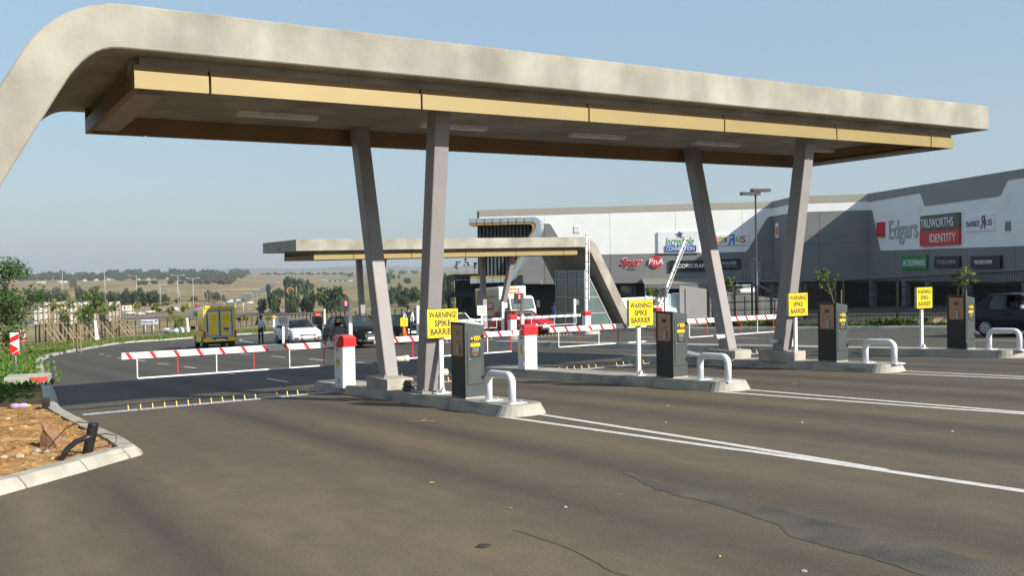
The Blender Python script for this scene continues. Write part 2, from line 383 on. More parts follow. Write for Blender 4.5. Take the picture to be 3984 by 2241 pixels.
def kerb_run(root, pts, name='kerb_stone', m=None, sec=KSEC, left=True, gap=.012, jitter=True):
    ns = [nrm(pts[max(i - 1, 0)], pts[min(i + 1, len(pts) - 1)]) * (1 if left else -1) for i in range(len(pts))]
    for i in range(len(pts) - 1):
        a, b = pts[i], pts[i + 1]; d = (b - a); L = d.length; d /= L; g = gap if L < 1.6 else gap * 2
        j = random.uniform(-.006, .006) if jitter else 0
        A, B = a + d * g, b - d * g; mbk = MB()
        ring = lambda p, n: [(p.x + n.x * (o + j), p.y + n.y * (o + j), G(p.x + n.x * o, p.y + n.y * o) + h + (j if h > .04 else 0)) for o, h in sec]
        mbk.loft([ring(A, ns[i]), ring(B, ns[i + 1])]); part(root, name, mbk, m or M_KERB)
kb = struct('kerb', MB().box(-.01, .01, -.01, .01, -.3, -.29), M_KERB); kb.location = (near_pts[3].x, near_pts[3].y, G(near_pts[3].x, near_pts[3].y))
bed_off = kb
def kerb_struct(pts, left=True, sec=KSEC):
    # mortar bed under the stones (the structure), the stones are its pieces
    mbk = MB(); ns = [nrm(pts[max(i - 1, 0)], pts[min(i + 1, len(pts) - 1)]) * (1 if left else -1) for i in range(len(pts))]
    rings = []
    for p, n in zip(pts, ns):
        ring = []
        for o, h in ((.03, -.04), (.03, .02), (.12, .11), (.25, .118), (.25, -.04)): 
            q = p + n * o; ring.append((q.x, q.y, G(q.x, q.y) + h))
        rings.append(ring)
    mbk.loft(rings); s = struct('kerb', mbk, M_MORTAR); kerb_run(s, pts, left=left, sec=sec); return s
M_MORTAR = mat('kerb_mortar', (.17, .14, .10), .95, var=.2, scale=12)
bpy.data.objects.remove(kb)
kerb_struct(near_pts + [Vector(W(2.3, 12.86))]); kerb_struct(side_pts)
# road sheet
RK = 34.6
road_uv = [(60, 125), (60, 42), (37.5, 41.6), (35.2, 40.2), (RK, 37), (RK, -40), (-40, -40), (-40, -30)]
pts = [(p.x, p.y) for p in edge_all] + [W(*q) for q in road_uv]
mb = MB(); mb.poly([(x, y_, G(x, y_)) for x, y_ in pts]); struct('road', mb, M_ROAD)
# right-hand kerb, pavement strip and planted verge
rpts = cr([W(RK, -40), W(RK, 0), W(RK, 20), W(RK, 37), W(35.2, 40.2), W(37.5, 41.6), W(48, 42)], 1.2)
kerb_struct(rpts, left=False)
mb = MB(); inner = [p + nrm(rpts[max(i - 1, 0)], rpts[min(i + 1, len(rpts) - 1)]) * -.26 for i, p in enumerate(rpts)]
far_e = [Vector(W(48, 41)), Vector(W(39.5, 39.5)), Vector(W(38.4, 36)), Vector(W(38.4, -40))]
mb.poly([(p.x, p.y, G(p.x, p.y) + .10) for p in inner] + [(p.x, p.y, G(p.x, p.y) + .10) for p in far_e]); struct('verge', mb, M_VERGE)
mb = MB(); mb.poly([(x, y_, G(x, y_) + .02) for x, y_ in [W(38.2, -40), W(38.2, 36), W(39.4, 39.7), W(59.9, 41.9), W(100, 42), W(100, -40)]]); struct('yard_paving', mb, M_ROAD)
mb = MB(); mb.poly([(x, y_, G(x, y_) + .012) for x, y_ in [W(59.8, 42), W(59.8, 125), W(130, 110), W(130, 42)]]); struct('forecourt', mb, M_ROAD)

# planted bed beside the exit lane: rough orange soil near the nose, verge beyond
def uk(v):
    best = None
    for a, b in zip(UVS, UVS[1:]):
        if a[1] <= v <= b[1]: return a[0] + (b[0] - a[0]) * (v - a[1]) / max(1e-6, b[1] - a[1])
    return UVS[0][0] if v < UVS[0][1] else UVS[-1][0]
UVS = [UV(p.x, p.y) for p in side_pts]; UVS = [p for i, p in enumerate(UVS) if i == 0 or p[1] > UVS[i - 1][1]]
def bed_z(u, v):
    x, y = W(u, v); e = min(1, max(0, (uk(v) - u) / .8)) * min(1, max(0, (v - (12.9 - (2.3 - u) * 1.06)) / .7))
    q = mnoise.fractal(Vector((x * .9, y * .9, 0)), .8, 2.2, 5) * .09 + mnoise.noise(Vector((x * 6, y * 6, 3))) * .022 + mnoise.noise(Vector((x * 15, y * 15, 8))) * .010
    return G(x, y) + .085 + (q + .02) * e
mb = MB(); NU, NV = 120, 110; vs_ = []
for j in range(NV + 1):
    for i in range(NU + 1):
        a = (i / NU) ** .6; b = (j / NV) ** 1.4
        u = -13 + (2.08 + 13) * a; v0 = 12.9 - (2.3 - u) * 1.06 + .02; v = v0 + (26 - v0) * b
        u = min(u, 2.08) + (uk(v) - 2.34) * a
        x, y = W(u, v); vs_.append((x, y, bed_z(u, v)))
mb.add(vs_, [(j * (NU + 1) + i, j * (NU + 1) + i + 1, (j + 1) * (NU + 1) + i + 1, (j + 1) * (NU + 1) + i) for j in range(NV) for i in range(NU)])
struct('soil_bed', mb, M_SOIL, True)
vp = [p for p in side_pts if UV(p.x, p.y)[1] > 25.4]
rows = [.25, .6, 1.5, 4, 8, 14, 22]
mb = MB(); vs_ = []; cl = []
nv_ = [nrm(vp[max(i - 1, 0)], vp[min(i + 1, len(vp) - 1)]) for i in range(len(vp))]
for _ in range(6): nv_ = [(nv_[max(i - 1, 0)] + nv_[i] + nv_[min(i + 1, len(vp) - 1)]).normalized() for i in range(len(vp))]
n0 = [nrm(vp[max(i - 1, 0)], vp[min(i + 1, len(vp) - 1)]) for i in range(len(vp))]
def vpos(i, r): return vp[i] + (n0[i] if r < .7 else nv_[i]) * r
for i in range(len(vp)):
    for r in rows:
        q = vpos(i, r); vs_.append((q.x, q.y, G(q.x, q.y) + .09 + (.05 * mnoise.noise(Vector((q.x * .5, q.y * .5, 1))) if r > .5 else 0) - (.25 if r > 20 else 0)))
nr = len(rows)
mb.add(vs_, [(i * nr + k, (i + 1) * nr + k, (i + 1) * nr + k + 1, i * nr + k + 1) for i in range(len(vp) - 1) for k in range(nr - 1)])
struct('verge', mb, M_VERGE, True)
mb = MB(); c = [W(-13, 26), W(3, 26), W(3.5, 40), W(-13, 44)]      # joins bed and verge
mb.poly([(x, y_, G(x, y_) + .06) for x, y_ in [W(-40, -30.5), W(-13, -3.2), W(-13, 26), W(2.35, 26), W(2.8, 33), W(3.4, 45), W(-30, 60), W(-60, 30)]]); struct('verge', mb, M_VERGE)

# painted lines
def ribbon(pts, width, z=.004, mb=None):
    mb = mb or MB(); L_ = [];
    for i, p in enumerate(pts):
        n = nrm(Vector(pts[max(i - 1, 0)][:2]), Vector(pts[min(i + 1, len(pts) - 1)][:2])) * width / 2
        for s in (-1, 1): q = Vector(p[:2]) + n * s; L_.append((q.x, q.y, T(q.x, q.y) + z))
    return mb.add(L_, [(2 * i, 2 * i + 1, 2 * i + 3, 2 * i + 2) for i in range(len(pts) - 1)])
for i in range(4):
    u = 7.45 + 4.52 * i
    mb = MB(); ribbon([W(u + .07, 12.5), W(u + .16, 7.9), W(u + .2, 7.3), W(u + .2, -6)], .12, mb=mb); ribbon([W(u + .62, 12.3), W(u + .40, 7.95), W(u + .33, 6.9), W(u + .235, 5.7)], .115, z=.0046, mb=mb)
    struct('lane_line', mb, M_PAINT)
dash = [((385, 1378), (405, 1379)), ((413, 1386), (432, 1387)), ((460, 1393), (480, 1395)), ((530, 1403), (565, 1406)), ((612, 1415), (655, 1418)), ((715, 1428), (763, 1433)), ((854, 1448), (915, 1457)), ((935, 1378), (975, 1380)), ((1057, 1387), (1110, 1391)), ((1203, 1397), (1265, 1403)), ((1390, 1410), (1450, 1416)), ((1038, 1474), (1120, 1487)), ((664, 1332), (682, 1330)), ((705, 1328), (720, 1327)), ((708, 1352), (726, 1357))]
for a, b in dash:
    A, B = at(*a).to_2d(), at(*b).to_2d(); struct('lane_dash', ribbon([A, B], .11), M_PAINT)
for k in range(7): struct('lane_dash', ribbon([W(27.6, 10 + 5.4 * k), W(27.6, 12.2 + 5.4 * k)], .11), M_PAINT)
arc = [(1165, 1003), (1180, 962), (1260, 940), (1420, 915), (1560, 895), (1700, 885)]
struct('lane_line', ribbon([at(700 + x / 4.996, 1130 + y_ / 4.996).to_2d() for x, y_ in [(1570, 1048), (1400, 1018), (1250, 993), (1170, 972), (1165, 962), (1200, 948), (1300, 932), (1450, 915), (1680, 890)]], .12), M_PAINT)
# old patch seam and cracks in the tarmac
zq = lambda x, y_: at(1000 + x / .8633, 1500 + y_ / .8633)
def jag(pts, amp, step=.12):
    out = []
    for a, b in zip(pts, pts[1:]):
        n = max(1, int((b - a).length / step))
        for k in range(n): q = a.lerp(b, k / n); out.append(Vector((q.x + random.uniform(-amp, amp), q.y + random.uniform(-amp, amp), 0)))
    out.append(pts[-1]); return out
upper = jag([zq(*p) for p in ((1225, 285), (1360, 335), (1500, 352), (1800, 430), (2100, 505), (2400, 580), (2576, 620))], .02); lower = jag([zq(*p) for p in ((1225, 290), (1340, 352), (1600, 418), (1750, 470), (1790, 508), (2050, 578), (2260, 645), (2420, 700))], .02)
M_PATCH = mat('old_tar_patch', (.050, .045, .038), .85, col2=(.100, .082, .058), scale=2.2, detail=10, bump=.5, bscale=50)
mb = MB(); mb.poly([(p.x, p.y, G(p.x, p.y) + .003) for p in upper + lower[::-1]]); struct('road_patch', mb, M_PATCH)
M_CRACK = mat('tar_crack', (.035, .031, .027), .9, var=.2)
for P_ in (((860, 490), (930, 510), (1010, 535), (1080, 570), (1140, 600), (1250, 645)),):
    struct('road_crack', ribbon(jag([zq(*p) for p in P_], .025, .1), .007, .004), M_CRACK)
# far roads
M_FROAD = mat('far_asphalt', (.115, .115, .12), .9, var=.1, scale=.05)
for P, wd in (([(40, 1258), (250, 1250), (480, 1240), (700, 1231), (880, 1223), (1050, 1221), (1250, 1222)], 16), ([(760, 1232), (850, 1195), (905, 1176), (950, 1160), (1000, 1141), (1040, 1120), (1068, 1104), (1090, 1101)], 13), ([(1300, 1193), (1500, 1191), (1720, 1187), (1900, 1180)], 7), ([(700, 1200), (780, 1192), (850, 1184)], 8)):
    H = [hit(*p).to_2d() for p in P]; struct('road', ribbon(cr(H, 25), wd, .25), M_FROAD)
# ================================================================== exit plaza: canopies, islands, gates
M_SOFFIT = M_CONC
def canopy(name, label, P0, su, L_end, mirror, col_s, bend=0.0):
    """slab with one bent leg; local x along the slab, y across, z up from the gold frame's underside; leg at low x (or mirrored)"""
    e = thing(name, label, 'canopy', P0, TH, 'drive-through canopies')
    sx = -1 if mirror else 1
    def Z(s): return su * s
    outer = [(L_end, 1.05), (-.8, 1.07), (-1.0, 1.07), (-1.2, 1.068), (-1.39, 1.055), (-1.63, .995), (-1.80, .925), (-1.95, .845), (-2.07, .755), (-2.18, .655), (-2.28, .545), (-2.36, .44), (-2.45, .295), (-2.70, -.15)]
    inner = [(-2.71, -1.41), (-2.04, -.22), (-1.93, -.03), (-1.88, .055), (-1.81, .145), (-1.73, .245), (-1.65, .32), (-1.56, .385), (-1.48, .425), (-1.38, .455), (-1.24, .468), (-1.0, .47), (L_end, .465)]
    low = -5.6
    def ext(p, q, z): k = (z - p[1]) / (q[1] - p[1]); return (p[0] + (q[0] - p[0]) * k, z)
    outer.append(ext(outer[-2], outer[-1], low)); inner.insert(0, ext(inner[1], inner[0], low))
    poly = [(sx * s, z + su * sx * s) for s, z in outer + inner]
    y0, y1 = -.30, 5.30
    mb = MB(); mb.prism(poly, y0, y1, 'y'); part(e, 'slab', mb, M_CONC, bevel=.018, seg=1)
    # gold frame hanging below the slab
    fx0, fx1, fd = -1.05 - bend * .0, L_end - 1.03, 4.8
    def P(a, b, c): return (sx * a, b, c + su * sx * a)
    def beam(nm, a0, a1, b0, b1, c0, c1, m):
        q = [P(a0, b0, c0), P(a1, b0, c0), P(a1, b1, c0), P(a0, b1, c0)]; t = [P(a0, b0, c1), P(a1, b0, c1), P(a1, b1, c1), P(a0, b1, c1)]
        mbb = MB(); mbb.hexa(q, t); return part(e, nm, mbb, m)
    w_ = 3.4; js = [fx0] + [k * w_ for k in range(0, 7) if fx0 < k * w_ < fx1] + [fx1]
    bronze = M_GOLDSHADE  # brown of shaded gold, for inner, recessed and end faces
    for a, b in zip(js, js[1:]):
        g = .018
        beam('fascia_panel', a + g, b - g, 0, .10, 0, .245, M_GOLD); beam('fascia_panel', a + g, b - g, fd - .10, fd, 0, .245, M_GOLD)
        beam('recess_panel', a + g, b - g, .05, .16, .252, .345, bronze); beam('setback_strip', a + .002, b - .002, .28, .42, .20, .466, M_CONC); beam('recess_panel', a, b, fd - .135, fd - .103, .006, .46, bronze)  # last sheet paints the shade on the back fascia's inner side
    for a in (fx0, fx1 - .1):
        for b0, b1 in ((.46, 2.4), (2.42, fd - .46)):
            beam('end_panel', a, a + .10, b0, b1, .0, .245, bronze)
        beam('end_panel', a, a + .1, .112, .44, 0, .245, bronze); beam('end_panel', a, a + .1, fd - .44, fd - .112, 0, .245, bronze)
        aa = a + .103 if a == fx0 else a - .40
        beam('frame_underside', aa, aa + .4, .46, fd - .46, .003, .06, M_TAUPE); beam('recess_panel', aa + .02, aa + .2, .46, fd - .46, .1, .46, bronze)
    # dropped soffit inside the frame, in cast bays, and strip lights below it
    for k in range(6):
        b0, b1 = fx0 + .1 + (fx1 - fx0 - .2) * k / 6, fx0 + .1 + (fx1 - fx0 - .2) * (k + 1) / 6
        beam('soffit_bay', b0 + .006, b1 - .006, .10, fd - .136, .33, .468, M_CONC)
    for k in range(5):
        x = 1.3 + 3.7 * k
        if x + 1.4 > fx1: break
        lt = beam('strip_light', x, x + 1.5, 3.15, 3.35, .25, .329, M_LAMPHOUSE); 
    # columns: V pairs, leaning apart along y
    for s, fr, bk in col_s:                      # (s position of the foot/top, front (foot y, top y, foot z), back)
        for (fy, ty, fz, s0) in (fr, bk):
            q = lambda s_, y_, z_: [P(s_ - .145, y_ - .17, z_), P(s_ + .145, y_ - .17, z_), P(s_ + .145, y_ + .17, z_), P(s_ - .145, y_ + .17, z_)]
            mb = MB(); b_ = [(sx * (s0 - .145), fy - .17, fz), (sx * (s0 + .145), fy - .17, fz), (sx * (s0 + .145), fy + .17, fz), (sx * (s0 - .145), fy + .17, fz)]
            mb.hexa(b_, q(s, ty, .335)); c = part(e, 'column', mb, M_COLUMN, bevel=.022)
            mb = MB(); mb.box(sx * s0 - .22, sx * s0 + .22, fy - .25, fy + .25, fz - .02, fz + .015); pl = part(e, 'base_plate', mb, M_COLUMN)
            for i in (-1, 1):
                for j in (-1, 1): mb = MB(); mb.lathe([(.012, fz), (.012, fz + .06)], 6, c=(sx * s0 + .185 * i, fy + .21 * j, 0)); part(e, 'anchor_bolt', mb, M_STEEL)
    return e
M_GOLDSHADE = mat('shaded_gold_panel', (.20, .115, .045), .5, .15, var=.1, scale=1.5)  # the gold frame's shade put into the colour
M_TAUPE = mat('taupe_panel', (.30, .245, .215), .6, var=.06, scale=2)
M_LAMPHOUSE = mat('strip_light_housing', (.70, .69, .64), .35, var=.1, scale=5)
KH = .17                                          # island kerb height
P0 = Vector((-4.318, 13.615, 4.378)); SU = .0117
def loc_in(e_loc, u, v, dz):
    x, y = W(u, v); d = Vector((x, y, G(x, y) + dz)) - e_loc; return (d.x * CT + d.y * ST, -d.x * ST + d.y * CT, d.z)
def cfoot(P0, u, v, dz, sx=1): l = loc_in(P0, u, v, dz); return (l[1], l[2], sx * l[0])
c1f, c1b = cfoot(P0, 7.86, 15.72, KH + .03), cfoot(P0, 7.86, 17.42, KH + .23)
c2f, c2b = cfoot(P0, 16.86, 15.25, KH + .23), cfoot(P0, 16.86, 16.98, KH + .23)
canopy('canopy', 'large concrete exit canopy with gold fascia sweeping down into a bent leg', P0, SU, 18.92, False,
       [(4.12, (c1f[0], .75, c1f[1], c1f[2]), (c1b[0], 4.36, c1b[1], c1b[2])), (13.4, (c2f[0], .66, c2f[1], c2f[2]), (c2b[0], 4.45, c2b[1], c2b[2]))])
# second canopy over the entrance lanes, mirrored: leg with a glazed booth on the far side
ux, vx = 34.05 - 1.24, 46.5 + .3
P2 = Vector((*W(ux, vx), 2.70))
def cf2(u, v, dz): return cfoot(P2, u, v, dz, -1)
d1f, d1b = cf2(21.4, 49.2, KH + .2), cf2(21.4, 50.9, KH + .2)
d2f, d2b = cf2(29.55, 49.2, KH + .2), cf2(29.55, 50.9, KH + .2)
e2 = canopy('canopy', 'smaller-looking concrete entrance canopy whose bent leg encloses a glazed booth', P2, .012, 16.85, True,
       [(d1f[2] + .1, (d1f[0], .75, d1f[1], d1f[2]), (d1b[0], 4.36, d1b[1], d1b[2])), (d2f[2] - .1, (d2f[0], .66, d2f[1], d2f[2]), (d2b[0], 4.45, d2b[1], d2b[2]))])

# ---- islands
def rrect(u0, u1, v0, v1, r0_, r1_, n=6):
    out = []
    for cx, cy, r, a0 in ((u0 + r0_, v0 + r0_, r0_, 180), (u1 - r0_, v0 + r0_, r0_, 270), (u1 - r1_, v1 - r1_, r1_, 0), (u0 + r1_, v1 - r1_, r1_, 90)):
        for k in range(n + 1):
            a = R(a0 + 90 * k / n); out.append((cx + r * math.cos(a), cy + r * math.sin(a)))
    return out
def island(u0, u1, v0, v1, label, group='concrete traffic islands', h=KH, seglen=2.0, nose=.42, tail=.25):
    x, y = W((u0 + u1) / 2, (v0 + v1) / 2); e = thing('traffic_island', label, 'island', (x, y, G(x, y)), 0, group)
    off = Vector((x, y, G(x, y)))
    o = rrect(u0, u1, v0, v1, nose, tail)
    def ring(ins, hh): 
        c = []
        for (a, b) in o:
            ca = min(max(a, u0 + nose), u1 - nose); cb = min(max(b, v0 + nose), v1 - nose)
            d = Vector((a - ca, b - cb)); d = d * (1 - ins / max(d.length, 1e-3)) if d.length > ins else d * 0
            c.append(Vector((ca, cb)) + d)
        return [GW(p.x, p.y, hh) - off for p in c]
    r0_, r1_, r2_ = ring(0, -.03), ring(.11, h), ring(.22, h)
    n = len(o)
    # kerb edge broken into cast pieces
    i = 0; start = 0; cuts = [0]
    acc = 0
    big = []
    for k in range(n):                            # densify the long sides
        big.append((r0_[k], r1_[k], r2_[k])); q = (k + 1) % n; L_ = (r0_[q] - r0_[k]).length; m_ = int(L_ // seglen)
        for j in range(1, m_ + 1):
            t = j / (m_ + 1); big.append(tuple(a[k].lerp(a[q], t) for a in (r0_, r1_, r2_)))
    N = len(big); seg = [0]
    for k in range(N):
        acc += (big[(k + 1) % N][0] - big[k][0]).length
        if acc > seglen * .8: seg.append(k + 1); acc = 0
    if seg[-1] < N: seg.append(N)
    for a, b in zip(seg, seg[1:]):
        mbk = MB(); vs2 = []
        for k in range(a, b + 1):
            q = big[k % N]; p = list(q) 
            if k in (a, b):
                d = (big[(a + 1) % N][0] - q[0]).normalized() * .008 if k == a else (big[(b - 1) % N][0] - q[0]).normalized() * .008
                p = [z + d for z in q]
            vs2 += p
        mbk.add(vs2, [(3 * i + k, 3 * i + k + 1, 3 * i + k + 4, 3 * i + k + 3) for i in range(b - a) for k in range(2)])
        part(e, 'kerb_piece', mbk, M_ISL)
    mbk = MB(); mbk.add([p - Vector((0, 0, .004)) for p in ring(.20, h)], [tuple(range(n))]); part(e, 'top_slab', mbk, M_ISL)
    mbk = MB(); mbk.loft([ring(.03, -.03), ring(.125, h - .01)], True); part(e, 'core', mbk, M_MORTAR)
    return e
M_ISL = mat('island_concrete', (.25, .235, .20), .88, col2=(.40, .375, .32), scale=1.6, detail=9, bump=.35, bscale=18, lo=.3, hi=.65)
t_ = M_ISL.node_tree; n_ = t_.nodes; rp_ = [x for x in n_ if x.type == 'VALTORGB'][0]      # black tyre scuffs
nz_ = n_.new('ShaderNodeTexNoise'); nz_.inputs['Scale'].default_value = 1.1; nz_.inputs['Detail'].default_value = 9; g_ = n_.new('ShaderNodeNewGeometry'); mp_ = n_.new('ShaderNodeMapping'); mp_.inputs['Scale'].default_value = (1, 1, 5); t_.links.new(g_.outputs['Position'], mp_.inputs[0]); t_.links.new(mp_.outputs[0], nz_.inputs['Vector'])
r3 = n_.new('ShaderNodeValToRGB'); r3.color_ramp.elements[0].position = .56; r3.color_ramp.elements[1].position = .70; r3.color_ramp.elements[0].color = (0, 0, 0, 1); r3.color_ramp.elements[1].color = (.62, .62, .62, 1); t_.links.new(nz_.outputs[0], r3.inputs[0])
mx_ = n_.new('ShaderNodeMixRGB'); mx_.inputs[2].default_value = (.05, .048, .045, 1); t_.links.new(r3.outputs[0], mx_.inputs[0]); t_.links.new(rp_.outputs[0], mx_.inputs[1]); t_.links.new(mx_.outputs[0], n_['Principled BSDF'].inputs['Base Color'])
iu = [7.44 + 4.53 * i for i in range(4)]
IL = ['concrete island carrying the flush V columns and the first exit machine by the soil bed', 'concrete island without columns between the two column islands', 'concrete island carrying the V columns on square plinths', 'long concrete median island between exit lanes and entrance road']
for i in range(4): island(iu[i], iu[i] + .92, 12.15, 21.0 if i < 3 else 36.0, IL[i])
for u0_, v0_, v1_, lb in ((15.2, 46.5, 51, 'short concrete island under the white framed board beside the white hatchback'), (20.6, 41, 60, 'concrete island with the guard and traffic cone at the entrance'), (24.7, 39.8, 58, 'concrete entrance island with the lowered boom before the red hatchback'), (29.4, 39.8, 58, 'concrete entrance island with the upright raised boom'), (33.4, 38.4, 45.0, 'concrete entrance island with the half raised leaning boom')):
    island(u0_, u0_ + 1.05, v0_, v1_, lb, seglen=3)
# column plinths
def plinth(u, v, hu, hv, h, label):
    p = GW(u, v, KH - .02); e = thing('plinth', label, 'plinth', p, TH, 'column plinths')
    mb = MB(); mb.box(-hu, hu, -hv, hv, 0, h); part(e, 'block', mb, M_KERB, bevel=.01, seg=1)
plinth(7.87, 17.42, .29, .50, .245, 'pale concrete plinth under the rear V column by the first boom cabinet')
plinth(16.86, 15.25, .33, .42, .245, 'concrete plinth under the column leaning over the warning sign post')
plinth(16.86, 16.98, .33, .45, .245, 'concrete plinth beside the yellow spikes under a leaning column')
# white pipe stubs out of the columns
M_PVC = mat('white_pvc', (.74, .71, .62), .5, col2=(.58, .54, .44), scale=6)
def stub(u, v, z, sgn, label):
    o = thing('pipe_stub', label, 'pipe', GW(u, v, z), TH, 'downpipe outlets')
    mb = MB(); mb.lathe([(.055, 0), (.055, .30 * sgn)], 14, 'x'); part(o, 'pipe', mb, M_PVC, True)
    mb = MB(); mb.lathe([(.065, .20 * sgn), (.065, .31 * sgn), (.05, .31 * sgn), (.05, .22 * sgn)], 14, 'x'); part(o, 'socket', mb, M_PVC, True)
stub(7.98, 17.40, .74, 1, 'white pipe stub low on the rear column of the near island'); stub(7.98, 15.72, .52, 1, 'white pipe stub low on the column behind the first warning sign')
stub(16.73, 16.98, .72, -1, 'cream pipe stub on the plinth column beside the second machine'); stub(16.73, 15.25, .62, -1, 'cream pipe stub on the column beside the third warning sign')
# stack of rubber rings beside the front column
M_RUB = mat('old_rubber', (.11, .105, .095), .85, var=.35, scale=14, bump=.4)
o = thing('rubber_ring_stack', 'small stack of dirty rubber rings and a stone between the V columns', 'rubber rings', GW(7.80, 16.38, KH), TH)
for k in range(2):
    mb = MB(); rings = []
    for a in range(16):
        t = 2 * math.pi * a / 16; rings.append([((.115 + .05 * math.cos(p)) * math.cos(t), (.115 + .05 * math.cos(p)) * math.sin(t), .05 + .1 * k + .05 * math.sin(p)) for p in [i * math.pi / 3 for i in range(6)]])
    rings.append(rings[0]); mb.loft(rings, False); part(o, 'ring', mb, M_RUB, True, loc=(.02 * k, 0, 0))
def rock_mesh(r, seed, sq=(1, 1, .6), sub=2):
    bm = bmesh.new(); bmesh.ops.create_icosphere(bm, subdivisions=sub, radius=r)
    for v in bm.verts:
        d = v.co.normalized(); k = 1 + .35 * mnoise.noise(d * 1.7 + Vector((seed, seed, 0))) + .12 * mnoise.noise(d * 5 + Vector((seed, 0, 0)))
        v.co = Vector((v.co.x * k * sq[0], v.co.y * k * sq[1], v.co.z * k * sq[2]))
    me = bpy.data.meshes.new('rock'); bm.to_mesh(me); bm.free(); return me
M_ROCKD = mat('dark_stone', (.05, .045, .035), .9, var=.4, scale=9, bump=.5)
part(o, 'stone', rock_mesh(.14, 3, (1, 1, .55)), M_ROCKD, loc=(.02, 0, .19))
o.scale = (.8,) * 3

# ---- ticket machine
M_BRASS = mat('brushed_bronze_plate', (.33, .225, .145), .42, .75, var=.05, scale=30, stretch=(1, 1, .05))
M_LBL = mat('label_black', (.02, .02, .02), .45, var=.1, scale=5)
M_LBLW = mat('label_white', (.75, .75, .72), .5, var=.04, scale=5)
M_LENS = mat('display_glass', (.06, .045, .05), .12, var=.3, scale=20)
M_OR = mat('label_orange', (.75, .33, .02), .5, var=.04, scale=5)
def machine(u, v, label):
    e = thing('ticket_machine', label, 'ticket machine', GW(u, v, KH), TH, 'exit ticket machines')
    H, w_, d_ = 1.30, .37, .50
    mb = MB(); mb.prism([(0, 0), (w_, 0), (w_ + .0, H - .055), (.0, H)], 0, d_, 'y'); part(e, 'housing', mb, M_MACH, bevel=.006, seg=1)
    mb = MB(); mb.box(-.004, .0, .012, d_ - .012, .01, H - .012); part(e, 'front_shell', mb, M_BLACK)
    mb = MB(); mb.box(-.008, -.004, .06, d_ - .07, .72, H - .045); pl = part(e, 'reader_plate', mb, M_BRASS)
    def onleft(nm, y0, y1, z0, z1, m, t=.006): mb = MB(); mb.box(-.008 - t, -.0075, y0, y1, z0, z1); return part(pl, nm, mb, m)
    onleft('display', .19, .30, 1.075, 1.15, M_LENS); onleft('card_slot', .17, .26, .965, .98, M_BLACK); onleft('ticket_handle', .185, .225, .76, .915, M_STEEL, .03)
    onleft('logo_plate', .075, .13, .735, .75, M_BLACK, .002)
    mb = MB(); mb.lathe([(.014, -.008), (.014, -.012)], 12, 'x', (0, .15, .972)); part(pl, 'button_ring', mb, M_STEEL)
    mb = MB(); mb.lathe([(.022, -.008), (.022, -.010)], 12, 'x', (0, .25, 1.215)); part(pl, 'speaker', mb, M_BRASS)
    mb = MB(); mb.lathe([(.008, -.008), (.008, -.014)], 8, 'x', (0, .36, 1.215)); part(pl, 'lens', mb, M_LBLW)
    mb = MB(); mb.box(.045, w_ - .035, -.006, .0, .245, H - .17); dr = part(e, 'door', mb, M_MACH, bevel=.003, seg=1)
    for z0, z1, x0, x1 in ((.238, .243, .04, w_ - .03), (H - .168, H - .163, .04, w_ - .03)): mb = MB(); mb.box(x0, x1, -.003, .0, z0, z1); part(e, 'door_gap', mb, M_BLACK)
    for x0 in (.038, w_ - .033): mb = MB(); mb.box(x0, x0 + .004, -.003, 0, .24, H - .165); part(e, 'door_gap', mb, M_BLACK)
    for z in (.36, 1.06): mb = MB(); mb.box(w_ - .06, w_ + .004, -.022, -.006, z - .012, z + .012); mb.box(w_ - .03, w_ - .012, -.03, -.006, z - .03, z + .03); part(dr, 'hinge', mb, M_BLACK)
    mb = MB(); mb.lathe([(.013, -.006), (.013, -.02)], 10, 'y', (.08, 0, .68)); part(dr, 'lock', mb, M_STEEL)
    # tariff notice
    mb = MB(); mb.box(.095, .30, -.0085, -.006, .70, 1.07); nt_ = part(e, 'tariff_notice', mb, M_LBL, label='black tariff notice with yellow hazard stripes')
    for k in range(4):
        mb = MB(); x = .165 + .034 * k; mb.prism([(x, 1.065), (x + .019, 1.065), (min(x + .042, .298), .99), (x + .023 if x + .023 < .298 else .298, .99)] if x + .042 < .30 else [(x, 1.065), (x + .019, 1.065), (.299, 1.005), (.299, .99), (x + .028, .99)], -.0098, -.0084, 'y'); part(nt_, 'hazard_stripe', mb, M_YEL)
    mb = MB(); mb.lathe([(.027, -.0085), (.027, -.0095)], 16, 'y', (.130, 0, 1.028)); part(nt_, 'emblem', mb, M_OR)
    mb = MB(); mb.lathe([(.021, -.0085), (.021, -.0100)], 16, 'y', (.130, 0, 1.028)); part(nt_, 'emblem', mb, M_LBL)
    mb = MB(); mb.box(.118, .142, -.0105, -.0084, 1.020, 1.036); part(nt_, 'emblem', mb, M_LBLW)
    text(nt_, 'Parking Tariffs', M_OR, (.197, -.0095, .968), width=.13)
    mb = MB(); mb.box(.105, .29, -.0095, -.0084, .885, .945); part(nt_, 'price_panel', mb, M_YEL)
    text(nt_, 'MANNED CASHIER RATES', M_LBL, (.197, -.0105, .934), width=.16); text(nt_, '0 - 1 Hours   Free\n1 - 2 Hours   5.00', M_LBL, (.2, -.0105, .905), width=.13)
    text(nt_, '2 - 3 Hours   8.00\n3 - 4 Hours  10.00\n4 - 5 Hours  15.00\n5 - 8 Hours  20.00\nLost ticket  60.00', M_LBLW, (.2, -.0095, .835), width=.125)
    mb = MB(); mb.box(.125, .27, -.0095, -.0084, .765, .769); part(nt_, 'rule', mb, M_OR)
    text(nt_, 'Terms and conditions\napply', M_LBLW, (.197, -.0095, .735), width=.10)
    mb = MB(); mb.box(-.004, w_ + .004, -.004, d_ + .004, 0, .03); part(e, 'grout_base', mb, M_KERB)
    return e
